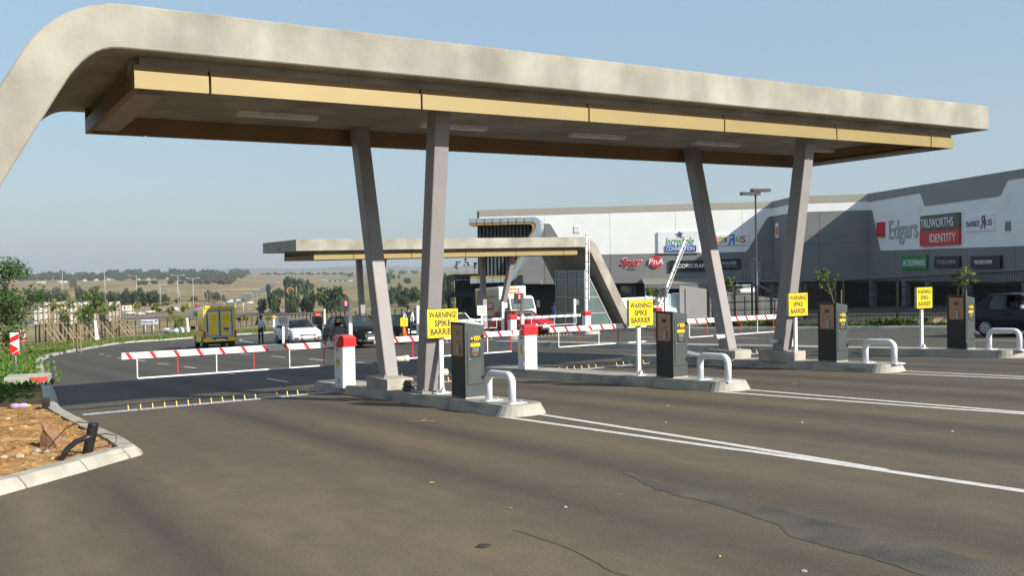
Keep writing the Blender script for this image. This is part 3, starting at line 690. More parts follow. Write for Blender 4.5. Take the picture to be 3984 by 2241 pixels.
for u, v, lb in ((7.67, 13.88, 'dark grey ticket machine behind the nearest white hoop, bronze reader plate in shade'), (12.18, 13.74, 'dark grey ticket machine beside the second warning sign with copper reader plate'), (16.74, 13.6, 'dark grey ticket machine in front of the bent sapling'), (21.2, 13.42, 'dark grey ticket machine hiding the tail of the purple car')):
    machine(u, v, lb)
# ---- crash hoops
M_HOOP = mat('hoop_white_paint', (.70, .71, .73), .4, col2=(.62, .63, .66), scale=5)
def hoop(u, v0, v1, label, h=.46, r=.062):
    o = GW(u, v0, KH); e = thing('crash_hoop', label, 'bollard hoop', o, TH, 'white steel hoops')
    p1 = GW(u, v1, KH) - o; L_ = -(v0 - v1); z1 = p1.z; rr = .13; path = [(0, 0, -.01), (0, 0, h - rr)]
    for k in range(1, 7): a = R(15 * k); path.append((0, L_ / abs(L_) * (rr - rr * math.cos(a)), h - rr + rr * math.sin(a)))
    for k in range(0, 7): a = R(15 * k); path.append((0, L_ - L_ / abs(L_) * (rr - rr * math.sin(a)), h + z1 * .5 - rr + rr * math.cos(a)))
    path.append((0, L_, z1 - .01)); mb = MB(); mb.tube(path, r, 16); part(e, 'pipe', mb, M_HOOP, True)
    for y, z in ((0, 0), (L_, z1)):
        mb = MB(); mb.box(-.09, .22, y - .1, y + .1, z - .01, z + .012); bp_ = part(e, 'base_plate', mb, M_HOOP)
        for a, b in ((.12, -.06), (.19, .05)): mb = MB(); mb.lathe([(.016, z), (.016, z + .04)], 6, c=(a, y + b, 0)); part(bp_, 'bolt', mb, M_STEEL)
for u, a, b, lb in ((7.80, 13.33, 12.60, 'white bent pipe hoop beside the first ticket machine'), (12.28, 13.1, 12.38, 'white bent pipe hoop on the nose of the island without columns'), (16.9, 12.98, 12.28, 'white bent pipe hoop in front of the ticket machine by the bent sapling'), (21.38, 12.95, 12.22, 'white bent pipe hoop below the purple car')):
    hoop(u, a, b, lb)
# ---- warning signs
def warn(u, v, label, first=[None]):
    if first[0]:
        return dup(first[0], GW(u, v, KH), TH, label)
    e = thing('warning_sign', label, 'sign', GW(u, v, KH), TH, 'yellow spike warning signs'); first[0] = e
    mb = MB(); mb.box(-.042, .042, -.03, .03, 0, 1.52); part(e, 'post', mb, M_WHITE, bevel=.006, seg=1)
    mb = MB(); mb.box(-.14, .14, -.09, .09, -.004, .012); part(e, 'base_plate', mb, M_WHITE)
    mb = MB(); mb.prism([(-.05, .012), (.05, .012), (0, .13)], -.09, -.032, 'y'); part(e, 'gusset', mb, M_WHITE)
    mb = MB(); mb.box(-.318, .318, -.085, -.032, 1.025, 1.555); part(e, 'sign_box', mb, M_STEEL)
    mb = MB(); mb.box(-.322, .322, -.090, -.0855, 1.02, 1.56); part(e, 'border', mb, M_BLACK)
    mb = MB(); mb.box(-.312, .312, -.095, -.0905, 1.03, 1.55); f = part(e, 'sign_face', mb, M_YEL)
    for k, s in enumerate(('WARNING!', 'SPIKE', 'BARRIER')):
        text(f, s, M_LBL, (0, -.0962, 1.445 - .152 * k), width=(.57, .34, .51)[k], height=.116, bold=.03)
    return e
for u, v, lb in ((7.95, 15.30, 'yellow WARNING SPIKE BARRIER sign in front of the near V column'), (12.36, 15.0, 'yellow WARNING SPIKE BARRIER sign in front of the glazed booth leg'), (16.98, 14.95, 'yellow WARNING SPIKE BARRIER sign against the leaning plinth column'), (21.40, 14.75, 'yellow WARNING SPIKE BARRIER sign standing in front of the wire fence and grass')):
    warn(u, v, lb)
# ---- boom barriers
def boom(e, piv, L_, ang=0.0, sgn=-1, skirt=True, n=9, dark=False):
    """arm along local x; ang lifts it; piv height"""
    M_ = Matrix.Translation(piv) @ Matrix.Rotation(-sgn * ang, 4, 'Y')
    def X(s): return sgn * s
    red = M_RED if not dark else M_BLACK
    mb = MB(); mb.M = M_; mb.box(min(X(.28), X(L_)), max(X(.28), X(L_)), -.03, .03, -.062, .062); b = part(e, 'boom_arm', mb, M_WHITE, bevel=.004, seg=1)
    mb = MB(); mb.M = M_; mb.box(min(X(.1), X(.42)), max(X(.1), X(.42)), -.034, .034, -.06, .06) ; part(b, 'clamp', mb, M_WHITE)
    st = (L_ - .55) / n
    for k in range(n + 1):
        s = .42 + st * k; wd = .07 if not dark else .055; q = [(X(s), .0625), (X(s + wd), .0625), (X(s + wd - .08), -.0625), (X(s - .08), -.0625)]
        for yy in (-.0325,): mb = MB(); mb.M = M_; mb.prism(q, yy, yy + .002, 'y'); part(b, 'stripe', mb, red)
    if skirt and ang == 0:
        for k in range(6):
            s = L_ - .28 - k * (L_ - .75) / 5; mb = MB(); mb.M = M_; mb.box(X(s) - .009, X(s) + .009, -.009, .009, -.435, -.052); part(b, 'skirt_rod', mb, M_RED if k % 2 else M_WHITE)
        mb = MB(); mb.M = M_; a, c = X(L_ - .29), X(.46); mb.box(min(a, c), max(a, c), -.014, .014, -.45, -.425); part(b, 'skirt_rail', mb, M_WHITE)
    elif skirt:                                   # raised: the skirt folds against the arm
        mb = MB(); mb.M = M_; a, c = X(L_ - .35), X(.75); mb.box(min(a, c), max(a, c), -.014, .014, -.20, -.175); rl = part(b, 'skirt_rail', mb, M_WHITE)
        for k in range(6):
            s = L_ - .2 - k * (L_ - .9) / 5; mb = MB(); mb.M = M_; mb.bar((X(s), 0, -.05), (X(s - .16), 0, -.185), .014, .014); part(b, 'skirt_rod', mb, M_RED if k % 2 else M_WHITE)
    return b
def barrier(u, v, label, L_=4.15, ang=0.0, sgn=-1, H=1.08, dz=KH, group='boom barriers', detail=True, dark=False, near=True):
    e = thing('boom_barrier', label, 'boom barrier', GW(u, v, dz), TH, group)
    mb = MB(); mb.box(-.18, .18, -.16, .16, -.06, H - .25); part(e, 'cabinet', mb, M_WHITE, bevel=.02)
    h0, h1 = H - .25, H
    mb = MB(); b_ = [(-.20, -.18, h0), (.20, -.18, h0), (.20, .18, h0), (-.20, .18, h0)]
    mb.loft([b_, [(x, y, h1 - .06) for x, y, z in b_], [(x * .72, y * .80, h1) for x, y, z in b_]]); cp = part(e, 'cap', mb, M_RED, bevel=.008, seg=1)
    if detail:
        mb = MB(); mb.box(-.204, -.2005, -.09, .0, h0 + .12, h0 + .17); part(cp, 'brand_sticker', mb, M_LBLW)
        mb = MB(); mb.box(-.184, -.1805, -.07, .05, h0 - .09, h0 - .05); part(e, 'red_sticker', mb, M_RED)
        mb = MB(); mb.box(-.184, -.1805, -.07, .05, h0 - .46, h0 - .36); mb.prism([(-.06, h0 - .355), (.04, h0 - .355), (-.01, h0 - .17)], -.184, -.1805, 'x'); part(e, 'hazard_sticker', mb, M_YEL)
        mb = MB(); mb.prism([(-.02, h0 - .34), (.0, h0 - .34), (.01, h0 - .25), (-.012, h0 - .25)], -.186, -.1815, 'x'); part(e, 'hazard_symbol', mb, M_BLACK)
        for z in (.12, h0 - .32): mb = MB(); mb.box(-.2, -.18, -.13, -.105, z - .05, z + .05); mb.box(-.215, -.18, -.15, -.09, z + .02, z + .045); part(e, 'latch', mb, M_STEEL)
        mb = MB(); mb.box(-.183, -.18, -.155, .155, .06, .066); part(e, 'door_gap', mb, M_STEEL)
    boom(e, Vector((0, 0, H - .19)), L_, ang, sgn, dark=dark, n=9 if not dark else 8)
    return e
BL = ['lowered boom barrier with red cap across the lane beside the soil bed', 'lowered boom barrier with red cap standing on the far end of the column-free island', 'lowered boom barrier half hidden behind the second ticket machine', 'lowered boom barrier with its cabinet behind the third warning sign']
for i in range(4): barrier(iu[i] + .14 + (0, .16, .12, .05)[i], 19.08, BL[i], L_=(4.5, 4.0, 3.85, 4.0)[i])
# ---- signal posts
M_GLOW = mat('red_signal_light', (.8, .02, .02), .4, var=.05, emit=(1, .08, .06, 5.0))
M_SIGH = mat('signal_housing', (.36, .36, .37), .45, var=.1, scale=8)
def signal(u, v, label, lit=True, H=1.86, dz=KH):
    e = thing('signal_post', label, 'signal', GW(u, v, dz), TH, 'lane signal posts')
    mb = MB(); mb.box(-.04, .04, -.035, .035, -.02, H); part(e, 'post', mb, M_WHITE, bevel=.005, seg=1)
    mb = MB(); mb.box(-.20, -.05, -.07, .07, H - .27, H - .01); hd = part(e, 'signal_head', mb, M_SIGH, bevel=.008, seg=1)
    mb = MB(); mb.box(-.155, -.095, -.076, -.07, H - .25, H - .03); part(hd, 'lens_plate', mb, M_BLACK)
    mb = MB(); mb.box(-.145, -.105, -.083, -.0765, H - .145, H - .045); part(hd, 'upper_lens', mb, M_GLOW if lit else M_SIGH)
    mb = MB(); mb.box(-.145, -.105, -.083, -.0765, H - .24, H - .165); part(hd, 'lower_lens', mb, M_SIGH)
    mb = MB(); mb.tube([(-.13, 0, H - .27), (-.13, 0, H - .38), (-.04, 0, H - .38)], .01, 6); part(e, 'conduit', mb, M_SIGH)
    return e
signal(iu[0] + .55, 19.75, 'white signal post with lit red lamp behind the first boom cabinet'); signal(iu[1] + .62, 19.8, 'white signal post with lit red lamp in front of the red hatchback'); signal(iu[2] + .45, 19.4, 'white signal post with dark lamps rising behind the second ticket machine', lit=False); signal(iu[3] + .62, 19.35, 'white signal post with red lamp mostly hidden by the third warning sign')
e = thing('steel_sheet', 'pale metal sheet leaning on the island beside the plinth', 'metal sheet', GW(16.75, 18.05, KH), TH)
mb = MB(); mb.hexa([(-.2, -.55, .0), (.25, -.55, .0), (.25, .55, .10), (-.2, .55, .10)], [(-.2, -.55, .03), (.25, -.55, .03), (.25, .55, .13), (-.2, .55, .13)]); part(e, 'sheet', mb, M_STEEL); mb = MB(); mb.box(-.15, .2, .40, .48, -.01, .09); part(e, 'batten', mb, M_TAN)
# ---- spike strips
M_STRIP = mat('spike_strip_steel', (.33, .34, .36), .5, .5, var=.15, scale=9)
for i, (ua, ub) in enumerate(((2.42, 7.5), (8.35, 12.02), (12.9, 16.55), (17.4, 21.05))):
    n_ = int((ub - ua) / .2275); o = GW(ua, 19.52, 0); e = thing('spike_strip', ['yellow spike strip across the lane beside the soil bed', 'yellow spike strip behind the first ticket machine', 'yellow spike strip behind the second warning sign', 'yellow spike strip between the plinth columns and median'][i], 'spike strip', o, TH, 'tyre spike strips')
    sl_ = (GW(ub, 19.52).z - o.z) / (ub - ua)
    nseg = int((ub - ua) / 1.0 + .5); sg = (ub - ua) / nseg
    for k in range(nseg):
        a, b = k * sg + .01, (k + 1) * sg - .01; mb = MB(); mb.hexa([(a, -.11, sl_ * a + .002), (b, -.11, sl_ * b + .002), (b, .11, sl_ * b - .008), (a, .11, sl_ * a - .008)], [(a, -.10, sl_ * a + .016), (b, -.10, sl_ * b + .016), (b, .10, sl_ * b + .012), (a, .10, sl_ * a + .012)]); part(e, 'strip_plate', mb, M_STRIP)
    mb = MB(); mb.prism([(-.042, 0), (.034, 0), (.024, .055), (.0, .095), (-.017, .06)], -.008, .008, 'x'); sm = mb.mesh('spike'); sm.materials.append(M_SPIKEY)
    mb = MB(); mb.box(-.05, .02, -.02, .02, 0, .003); hm = mb.mesh('slot'); hm.materials.append(M_BLACK)
    for k in range(n_):
        x = .15 + k * .2275
        if i == 0 and x < .62:
            o_ = bpy.data.objects.new('slot', hm); link(o_, e); o_.location = (x, 0, sl_ * x + .016); continue
        s_ = bpy.data.objects.new('spike', sm); link(s_, e); s_.location = (x, 0, sl_ * x + .012)
# ================================================================== shopping centre
class Facade:
    """vertical plane through two plan points; gives world points for surveyed outline points"""
    def __init__(s, p, q):
        s.p, s.q = Vector((*p, 0)), Vector((*q, 0)); d = (s.q - s.p).normalized(); s.d = d; s.n = Vector((d.y, -d.x, 0))
        if s.n.dot(CAM - s.p) < 0: s.n = -s.n
        s.ang = math.atan2(d.y, d.x)
    def pt(s, px, py, off=0.0):
        r = ray(px, py); t = ((s.p + s.n * off) - CAM).dot(s.n) / r.dot(s.n); return CAM + r * t
    def xz(s, px, py): P = s.pt(px, py); return ((P - s.p).dot(s.d), P.z)
    def w(s, x, z, off=0.0): P = s.p + s.d * x + s.n * off; return Vector((P.x, P.y, z))
def fprism(F, poly, o0, o1):                    # outline (x along facade, z) with a thickness along the facade's normal
    mb = MB(); n = len(poly); a = [F.w(x, z, o0) for x, z in poly]; b = [F.w(x, z, o1) for x, z in poly]
    tri = tessellate_polygon([[Vector((x, z, 0)) for x, z in poly]])
    mb.add(a + b, [tuple(t) for t in tri] + [tuple(n + i for i in t[::-1]) for t in tri] + [(i, n + i, n + (i + 1) % n, (i + 1) % n) for i in range(n)]); return mb
def frect(F, x0, x1, z0, z1, o0, o1): return fprism(F, [(x0, z0), (x1, z0), (x1, z1), (x0, z1)], o0, o1)
M_WWHITE = mat('white_wall_paint', (.86, .86, .84), .7, col2=(.81, .81, .79), scale=.5, bump=.04)
M_WGREY = mat('grey_wall_paint', (.205, .205, .205), .75, col2=(.185, .185, .187), scale=.5, bump=.04)
M_WPARLIT = mat('sunlit_parapet_paint', (.37, .345, .29), .75, var=.03, scale=.5)  # sun put into the parapet colour on facades A and B
M_WPAR = mat('grey_parapet_paint', (.27, .265, .255), .75, var=.03, scale=.5)  # shaded copy for the return and C parapets; also roof and fittings
M_JOINT = mat('panel_joint', (.10, .10, .10), .9, var=.1, scale=2)
M_GLASS = mat('tinted_glass', (.05, .07, .075), .06, var=.1, scale=1, spec=.8)
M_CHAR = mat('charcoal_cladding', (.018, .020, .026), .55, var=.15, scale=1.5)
M_ALU = mat('blue_grey_aluminium', (.36, .42, .46), .35, .35, var=.05, scale=1)
mall = thing('shopping_centre', 'large white and grey shopping centre covered with shop signs', 'building', (28, 100, G(28, 100)))
mall_inv = Matrix.Translation(-Vector(mall.location))
def mp(name, mb, m, parent=None, **k):
    par = parent or mall
    mb.v = [tuple(Vector(v) - mall.location) for v in mb.v]
    return part(par, name, mb, m, **k)
ZR = 8.75
pA0 = (-3.6, 106.8); pA1 = (27.9, 100.0); pB1 = (28.15, 93.4); pC0 = (34.85, 91.6); pC1 = (38.1 + 3.4, 69.8 - 22)
FA, FB1, FB, FC = Facade(pA0, pA1), Facade(pA1, pB1), Facade(pB1, pC0), Facade(pC0, pC1)
LA, LB1, LB, LC = [(F.q - F.p).length for F in (FA, FB1, FB, FC)]
def wall_panels(F, L, joints, z0, z1, m):
    xs = [0] + joints + [L]
    for a, b in zip(xs, xs[1:]): mp('wall_panel', frect(F, a + .012, b - .012, z0, z1, -.35, 0), m)
def jx(F, *pxs): return [F.xz(p, 900)[0] for p in pxs]
wall_panels(FA, LA, jx(FA, 2118, 2373, 2628, 2888), .30, ZR, M_WGREY)
wall_panels(FB1, LB1, [], -2.2, ZR, M_WGREY)
wall_panels(FB, LB, [2.4], .30, ZR + .02, M_WGREY)
wall_panels(FC, LC, jx(FC, 3483, 3764, 3949) + [32, 38], .32, ZR + .04, M_WGREY)
for F, L in ((FA, LA), (FB, LB), (FC, LC)):
    mp('backing', frect(F, .1, L - .1, .34, ZR - .1, -.6, -.36), M_JOINT)
# roof, closing the volume behind the walls
mb = MB(); rp = [pA0, pA1, pB1, pC0, pC1, (pC1[0] + 40, pC1[1] + 8), (pA0[0] + 60, pA0[1] + 60), (pA0[0] + 12, pA0[1] + 50)]
mb.hexa([(x, y, ZR - .9) for x, y in rp], [(x, y, ZR - .5) for x, y in rp]); mp('roof', mb, M_WPAR)
for a_, b_ in ((pC1, rp[5]), (rp[5], rp[6]), (rp[6], rp[7])):
    Fx = Facade(a_, b_); mp('wall_panel', frect(Fx, .4, (Fx.q - Fx.p).length - .4, -6, ZR - .02, -.2, .2), M_WGREY)
FL = Facade((pA0[0] + 12, pA0[1] + 50), pA0); mp('wall_panel', frect(FL, 0, (FL.q - FL.p).length - .36, -4, ZR, -.35, 0), M_WGREY)
PZ = .018
def fld(F, name, px, m, off=PZ, clampz=None, o0=.002):
    poly = [F.xz(*p) if len(p) == 2 else (p[0], p[1]) for p in px]
    return mp(name, fprism(F, poly, o0, off), m)
# facade A: parapet in its sunlit beige, white field with slanted ends
zb = ZR - .68; zw = 3.47
xa = [FA.xz(*p)[0] for p in ((2143, 872), (2214, 985), (2901, 978), (2938, 922), (2993, 844))]
mp('parapet_band', frect(FA, 0, LA, zb, ZR + .03, .002, PZ + .03), M_WPARLIT)
mp('white_field', fprism(FA, [(0, zb), (0, 7.05), (xa[0] - .25, 7.05), (xa[0], 6.9), (xa[1], zw), (xa[2], zw), (xa[2] + .25, zw + .25), (xa[4] - .2, 7.05), (xa[4] + .1, 7.2), (LA, 7.2), (LA, zb)], .002, PZ), M_WWHITE)
mp('parapet_band', frect(FB1, .05, LB1, zb, ZR + .03, .002, PZ + .03), M_WPAR); mp('white_field', frect(FB1, .05, LB1, 7.2, zb, .002, PZ), M_WWHITE)
mp('parapet_band', frect(FB, 0, LB, zb, ZR + .04, .002, PZ + .03), M_WPARLIT); mp('white_field', frect(FB, 0, LB, 7.2, zb, .002, PZ), M_WWHITE)
for x in jx(FA, 2118, 2373, 2628, 2888): mp('panel_joint', frect(FA, x - .012, x + .012, .3, zb, .002, PZ + .004), M_JOINT)
for z in (4.05, 4.85): mp('panel_joint', frect(FB, .1, LB - .1, z - .015, z + .015, .002, .012), M_JOINT)
def c2(x, y): return (3300 + x / 2.898, 620 + y / 2.898)
mp('parapet_band', fprism(FC, [FC.xz(*c2(*p)) for p in ((228, 484), (800, 380), (822, 395), (862, 520), (880, 526), (1700, 416), (1722, 405), (1795, 245), (1812, 233), (1985, 205))] + [(LC, FC.xz(*c2(1985, 205))[1]), (LC, ZR + .05), (0.03, ZR + .05)], .002, PZ + .03), M_WPAR)
mp('white_field', fprism(FC, [FC.xz(*c2(*p)) for p in ((228, 484), (268, 571), (278, 590), (362, 1015), (378, 1029), (1980, 976))] + [(LC, FC.xz(*c2(1980, 976))[1]), (LC, FC.xz(*c2(1985, 205))[1])] + [FC.xz(*c2(*p)) for p in ((1985, 205), (1812, 233), (1795, 245), (1722, 405), (1700, 416), (880, 526), (862, 520), (822, 395), (800, 380))], .002, PZ), M_WWHITE)
mp('white_field', fprism(FC, [(.02, 7.2), FC.xz(*c2(268, 571)), FC.xz(*c2(228, 484)), (.02, zb)], .002, PZ), M_WWHITE)
for x in jx(FC, 3483, 3764, 3949): mp('panel_joint', frect(FC, x - .01, x + .01, .34, 3.1, .002, .01), M_JOINT)
mp('panel_joint', frect(FC, .1, LC, .95, .98, .002, .01), M_JOINT)
# vents
def vent(F, px0, px1, py0, py1, m, n=6):
    a, b = F.xz(px0, py0), F.xz(px1, py1); v = mp('vent', frect(F, a[0], b[0], b[1], a[1], PZ, PZ + .05), m)
    for k in range(n): z = b[1] + (a[1] - b[1]) * (k + .5) / n; mp('louvre', frect(F, a[0] + .03, b[0] - .03, z - .03, z + .02, PZ + .05, PZ + .075), m, parent=v)
vent(FA, 2233, 2256, 880, 906, M_WWHITE); vent(FC, *[c2(785, 0)[0], c2(820, 0)[0], c2(0, 510)[1], c2(0, 600)[1]], M_WWHITE); vent(FC, c2(1782, 0)[0], c2(1826, 0)[0], c2(0, 365)[1], c2(0, 482)[1], M_WWHITE); vent(FC, c2(1776, 0)[0], c2(1838, 0)[0], c2(0, 700)[1], c2(0, 803)[1], M_WPAR, 9); vent(FA, 2753, 2767, 866, 889, M_WWHITE)
# undercroft parking below B and C: beam, columns, wall and slab coloured near-black for the deep shade
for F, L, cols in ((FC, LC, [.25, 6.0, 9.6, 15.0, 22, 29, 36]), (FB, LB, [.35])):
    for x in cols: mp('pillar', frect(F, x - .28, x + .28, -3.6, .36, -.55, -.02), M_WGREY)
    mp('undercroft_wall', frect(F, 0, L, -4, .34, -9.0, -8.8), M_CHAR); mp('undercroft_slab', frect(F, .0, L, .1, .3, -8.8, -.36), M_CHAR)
# dark shopfront zone under facade A
x0_, x1_ = 0, LA - .4
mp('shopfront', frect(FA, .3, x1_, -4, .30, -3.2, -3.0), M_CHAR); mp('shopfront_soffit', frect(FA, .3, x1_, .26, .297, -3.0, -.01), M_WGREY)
mp('ledge', fprism(FA, [FA.xz(2010, 1094), FA.xz(2110, 1094), FA.xz(2110, 1104), FA.xz(2010, 1104)], .02, 1.0), M_WGREY)
a, b = FA.xz(2402, 1112), FA.xz(2466, 1152); wn = mp('shop_window', frect(FA, a[0], b[0], b[1], a[1], -2.99, -2.93), M_WPAR); mp('pane', frect(FA, a[0] + .12, b[0] - .12, b[1] + .1, a[1] - .1, -2.93, -2.91), M_GLASS, parent=wn)
for px in (2520, 2600, 2680, 2760): a = FA.xz(px, 1100); mp('pillar', frect(FA, a[0], a[0] + .5, -3.5, .26, -.6, -.1), M_CHAR)
# corrugated awning
M_CORR = mat('corrugated_steel', (.34, .32, .28), .5, .4, var=.1, scale=1)
a, b = FA.xz(2495, 1085)[0], FA.xz(2795, 1090)[0]; mb = MB(); n = 64; vs_ = []
for i in range(n + 1):
    x = a + (b - a) * i / n; z = .05 * (i % 2); vs_ += [FA.w(x, .72 + z, .02), FA.w(x + .5, .12 + z, 2.2), FA.w(x + .5, .08 + z, 2.2), FA.w(x, .68 + z, .02)]
mb.add(vs_, [(4 * i + k, 4 * i + (k + 1) % 4, 4 * i + 4 + (k + 1) % 4, 4 * i + 4 + k) for i in range(n) for k in range(4)]); mp('awning', mb, M_CORR)
mp('awning_beam', frect(FA, a + .5, b + .5, -.35, .06, 2.05, 2.18), M_WGREY)
for k in range(5): x = a + .6 + (b - a) * k / 4; mp('awning_post', frect(FA, x - .06, x + .06, -3.6, -.35, 2.05, 2.17), M_WGREY)

# ---- shop signs: each its own board with raised letters
def lighter(name, c): return mat(name, c, .45, var=.04, scale=1.5)
S_WHITE = lighter('sign_white', (.78, .78, .78)); S_BLK = lighter('sign_black', (.012, .014, .018)); S_GREEN = lighter('sign_green', (.02, .22, .07)); S_RED = lighter('sign_red', (.60, .02, .03)); S_BLUE = lighter('sign_blue', (.02, .05, .38)); S_OLIVE = lighter('sign_olive', (.07, .075, .05))
S_CYAN = lighter('letter_blue', (.03, .18, .60)); S_LIME = lighter('letter_lime', (.18, .50, .03)); S_ORNG = lighter('letter_orange', (.80, .16, .02)); S_PURP = lighter('letter_purple', (.10, .05, .20)); S_GREY = lighter('letter_grey', (.38, .40, .41)); S_PINK = lighter('letter_crimson', (.65, .02, .10)); S_LGREEN = lighter('letter_green', (.02, .26, .10)); S_MAR = lighter('sign_maroon', (.22, .02, .02))
def board(F, label, p0, p1, m, thick=.14, base=PZ, name='shop_sign'):
    a, b = F.xz(*p0), F.xz(*p1); cx, cz = (a[0] + b[0]) / 2, (a[1] + b[1]) / 2; wd, ht = abs(b[0] - a[0]), abs(a[1] - b[1])
    e = thing(name, label, 'sign', F.w(cx, cz, base), F.ang if F.d.x > 0 or True else 0, 'shop signs on the mall facades')
    # local frame: x along the facade, -y outwards
    sgn = -1 if Vector((F.d.y, -F.d.x, 0)).dot(F.n) > 0 else 1
    if m:
        mb = MB(); mb.box(-wd / 2, wd / 2, min(0, sgn * thick), max(0, sgn * thick), -ht / 2, ht / 2); part(e, 'panel', mb, m)
    return e, wd, ht, thick
def letters(e, s, m, x, z, t, **k):
    k.setdefault('extrude', .03); k['extrude'] = .012; k['bold'] = k.get('bold', 0) * .3; me = text_mesh(s, **k).copy(); return part(e, 'lettering', me, m, loc=(x, -t - k['extrude'], z), rot=FRONT)
z6 = lambda x, y: (2400 + x / 1.626, 650 + y / 1.626)
e, wd, ht, t = board(FA, 'white sign board with green script and blue strip reading CONNECTION', (2560, 902), (2722, 983), S_WHITE, .16)
letters(e, 'Incredible', S_LGREEN, .1, .12, t, width=wd * .68, height=ht * .40, shear=.3, bold=.02, extrude=.06)
mb = MB(); mb.box(-wd * .33, wd * .42, -t - .08, -t - .001, -ht * .43, -ht * .16); part(e, 'name_strip', mb, S_BLUE); letters(e, 'CONNECTION', S_WHITE, .15, -ht * .295, t + .08, width=wd * .68, height=ht * .19, bold=.03, extrude=.02)
def star(r, r2, n=5, z=0.0, x=0.0): return [(x + (r if k % 2 == 0 else r2) * math.sin(math.pi * k / n), z + (r if k % 2 == 0 else r2) * math.cos(math.pi * k / n)) for k in range(2 * n)]
mb = MB(); mb.prism(star(.42, .14, x=.18, z=ht * .36), -t - .09, -t - .02, 'y'); part(e, 'star', mb, S_PURP)
e, wd, ht, t = board(FA, 'white sign board with toy-coloured letters and a star on the reversed R', (2756, 912), (2912, 952), S_WHITE, .1)
for s, m, xx, w_, h_ in (('T', S_RED, -.345, .11, .62), ('o', S_ORNG, -.25, .09, .46), ('y', S_LIME, -.16, .10, .60), ('s', S_PINK, -.075, .09, .46), ('u', S_LIME, .245, .11, .46), ('S', S_PINK, .37, .12, .60)):
    letters(e, s, m, xx * wd, 0.0, t, width=w_ * wd, height=h_ * ht, bold=.05, extrude=.06)
me = letters(e, 'R', S_CYAN, .07 * wd, 0, t, width=.17 * wd, height=.98 * ht, bold=.05, extrude=.06); me.scale.x = -1
mb = MB(); mb.prism(star(.2, .08, x=.065 * wd, z=.22), -t - .16, -t - .121, 'y'); part(e, 'star', mb, S_WHITE)
e, wd, ht, t = board(FA, 'red script logo sign with white outline beside the round red sign', (2410, 1003), (2512, 1043), None)
letters(e, 'Spur', S_WHITE, -.1, .05, .02, width=wd * .86, height=ht * .95, shear=.35, bold=.07, extrude=.03); letters(e, 'Spur', S_RED, -.1, .05, .10, width=wd * .8, height=ht * .84, shear=.35, bold=.035, extrude=.03)
letters(e, 'Steak\nRanches', S_RED, wd * .06, -ht * .36, .12, width=wd * .34, height=ht * .30, extrude=.03)
e, wd, ht, t = board(FA, 'round red sign with white brush lettering', (2527, 997), (2578, 1041), None)
mb = MB(); mb.lathe([(ht * .5, 0), (ht * .5, -.14)], 28, 'y'); part(e, 'disc', mb, S_RED); letters(e, 'PnA', S_WHITE, 0, .05, .14, width=wd * 1.15, height=ht * .52, shear=.2, bold=.04, extrude=.04)
e, wd, ht, t = board(FA, 'long black sign board with heavy white CORICRAFT letters', (2605, 1014), (2786, 1054), S_BLK, .14); letters(e, 'CORICRAFT', S_WHITE, 0, 0, t, width=wd * .66, height=ht * .36, bold=.06)
e, wd, ht, t = board(FA, 'black sign board with thin white VOLPES letters', (2790, 1008), (2883, 1048), S_BLK, .12); letters(e, 'VOLPES', S_WHITE, .0, ht * .1, t, width=wd * .6, height=ht * .3); letters(e, 'THE LINEN COMPANY', S_GREY, 0, -ht * .22, t, width=wd * .76)
e, wd, ht, t = board(FC, 'red square sign beside large grey raised script letters', c2(345, 712), c2(420, 867), S_RED, .25)
e, wd, ht, t = board(FC, 'large grey raised letters reading Edgars on the white wall', c2(468, 700), c2(792, 870), None); letters(e, 'Edgars', S_GREY, 0, -.28, .05, width=wd, height=ht * 1.45, bold=.025, extrude=.09); 
e, wd, ht, t = board(FC, 'dark olive sign board with white TRUWORTHS letters above the red one', c2(836, 640), c2(1278, 785), S_OLIVE, .2); letters(e, 'TRUWORTHS', S_WHITE, -wd * .06, 0, t, width=wd * .84, height=ht * .56, bold=.02, extrude=.07)
e, wd, ht, t = board(FC, 'red sign board with white IDENTITY letters below the olive one', c2(832, 817), c2(1278, 957), S_RED, .22); letters(e, 'IDENTITY', S_WHITE, wd * .1, 0, t, width=wd * .66, height=ht * .56, bold=.02, extrude=.07)
e, wd, ht, t = board(FC, 'white sign board with purple BABIES letters and a starred R', c2(1343, 640), c2(1660, 795), S_WHITE, .08)
letters(e, 'BABiES', S_PURP, -wd * .25, -.03, t, width=wd * .48, height=ht * .36, bold=.05, extrude=.07); me = letters(e, 'R', S_PURP, wd * .10, .05, t, width=wd * .17, height=ht * .82, bold=.05, extrude=.07); me.scale.x = -1; letters(e, 'US', S_PURP, wd * .31, 0, t, width=wd * .22, height=ht * .4, bold=.05, extrude=.07)
mb = MB(); mb.prism(star(.16, .065, x=wd * .10, z=.2), -t - .18, -t - .141, 'y'); part(e, 'star', mb, S_WHITE)
e, wd, ht, t = board(FC, 'green sign board with white ACKERMANS letters', c2(628, 1087), c2(908, 1236), S_GREEN, .2, .01); letters(e, 'ACKERMANS', S_WHITE, 0, -.05, t, width=wd * .9, height=ht * .46, bold=.015)
e, wd, ht, t = board(FC, 'black sign board with thin pale FOSCHINI letters behind a sapling', c2(992, 1096), c2(1278, 1216), S_BLK, .2, .01); letters(e, 'FOSCHINI', S_GREY, 0, 0, t, width=wd * .7, height=ht * .34)
e, wd, ht, t = board(FC, 'black sign board with bold white MARKHAM letters', c2(1410, 1092), c2(1744, 1223), S_BLK, .24, .01); letters(e, 'MARKHAM', S_WHITE, -wd * .05, 0, t, width=wd * .58, height=ht * .34, bold=.02)
e, wd, ht, t = board(FB1, 'white and orange sign on the shaded return wall beside the lamp post', (3021, 869), (3032, 925), S_WHITE, .12); mb = MB(); mb.box(-wd * .25, wd * .5, -t - .01, -t - .001, -ht * .3, ht * .25); part(e, 'orange_panel', mb, S_ORNG)
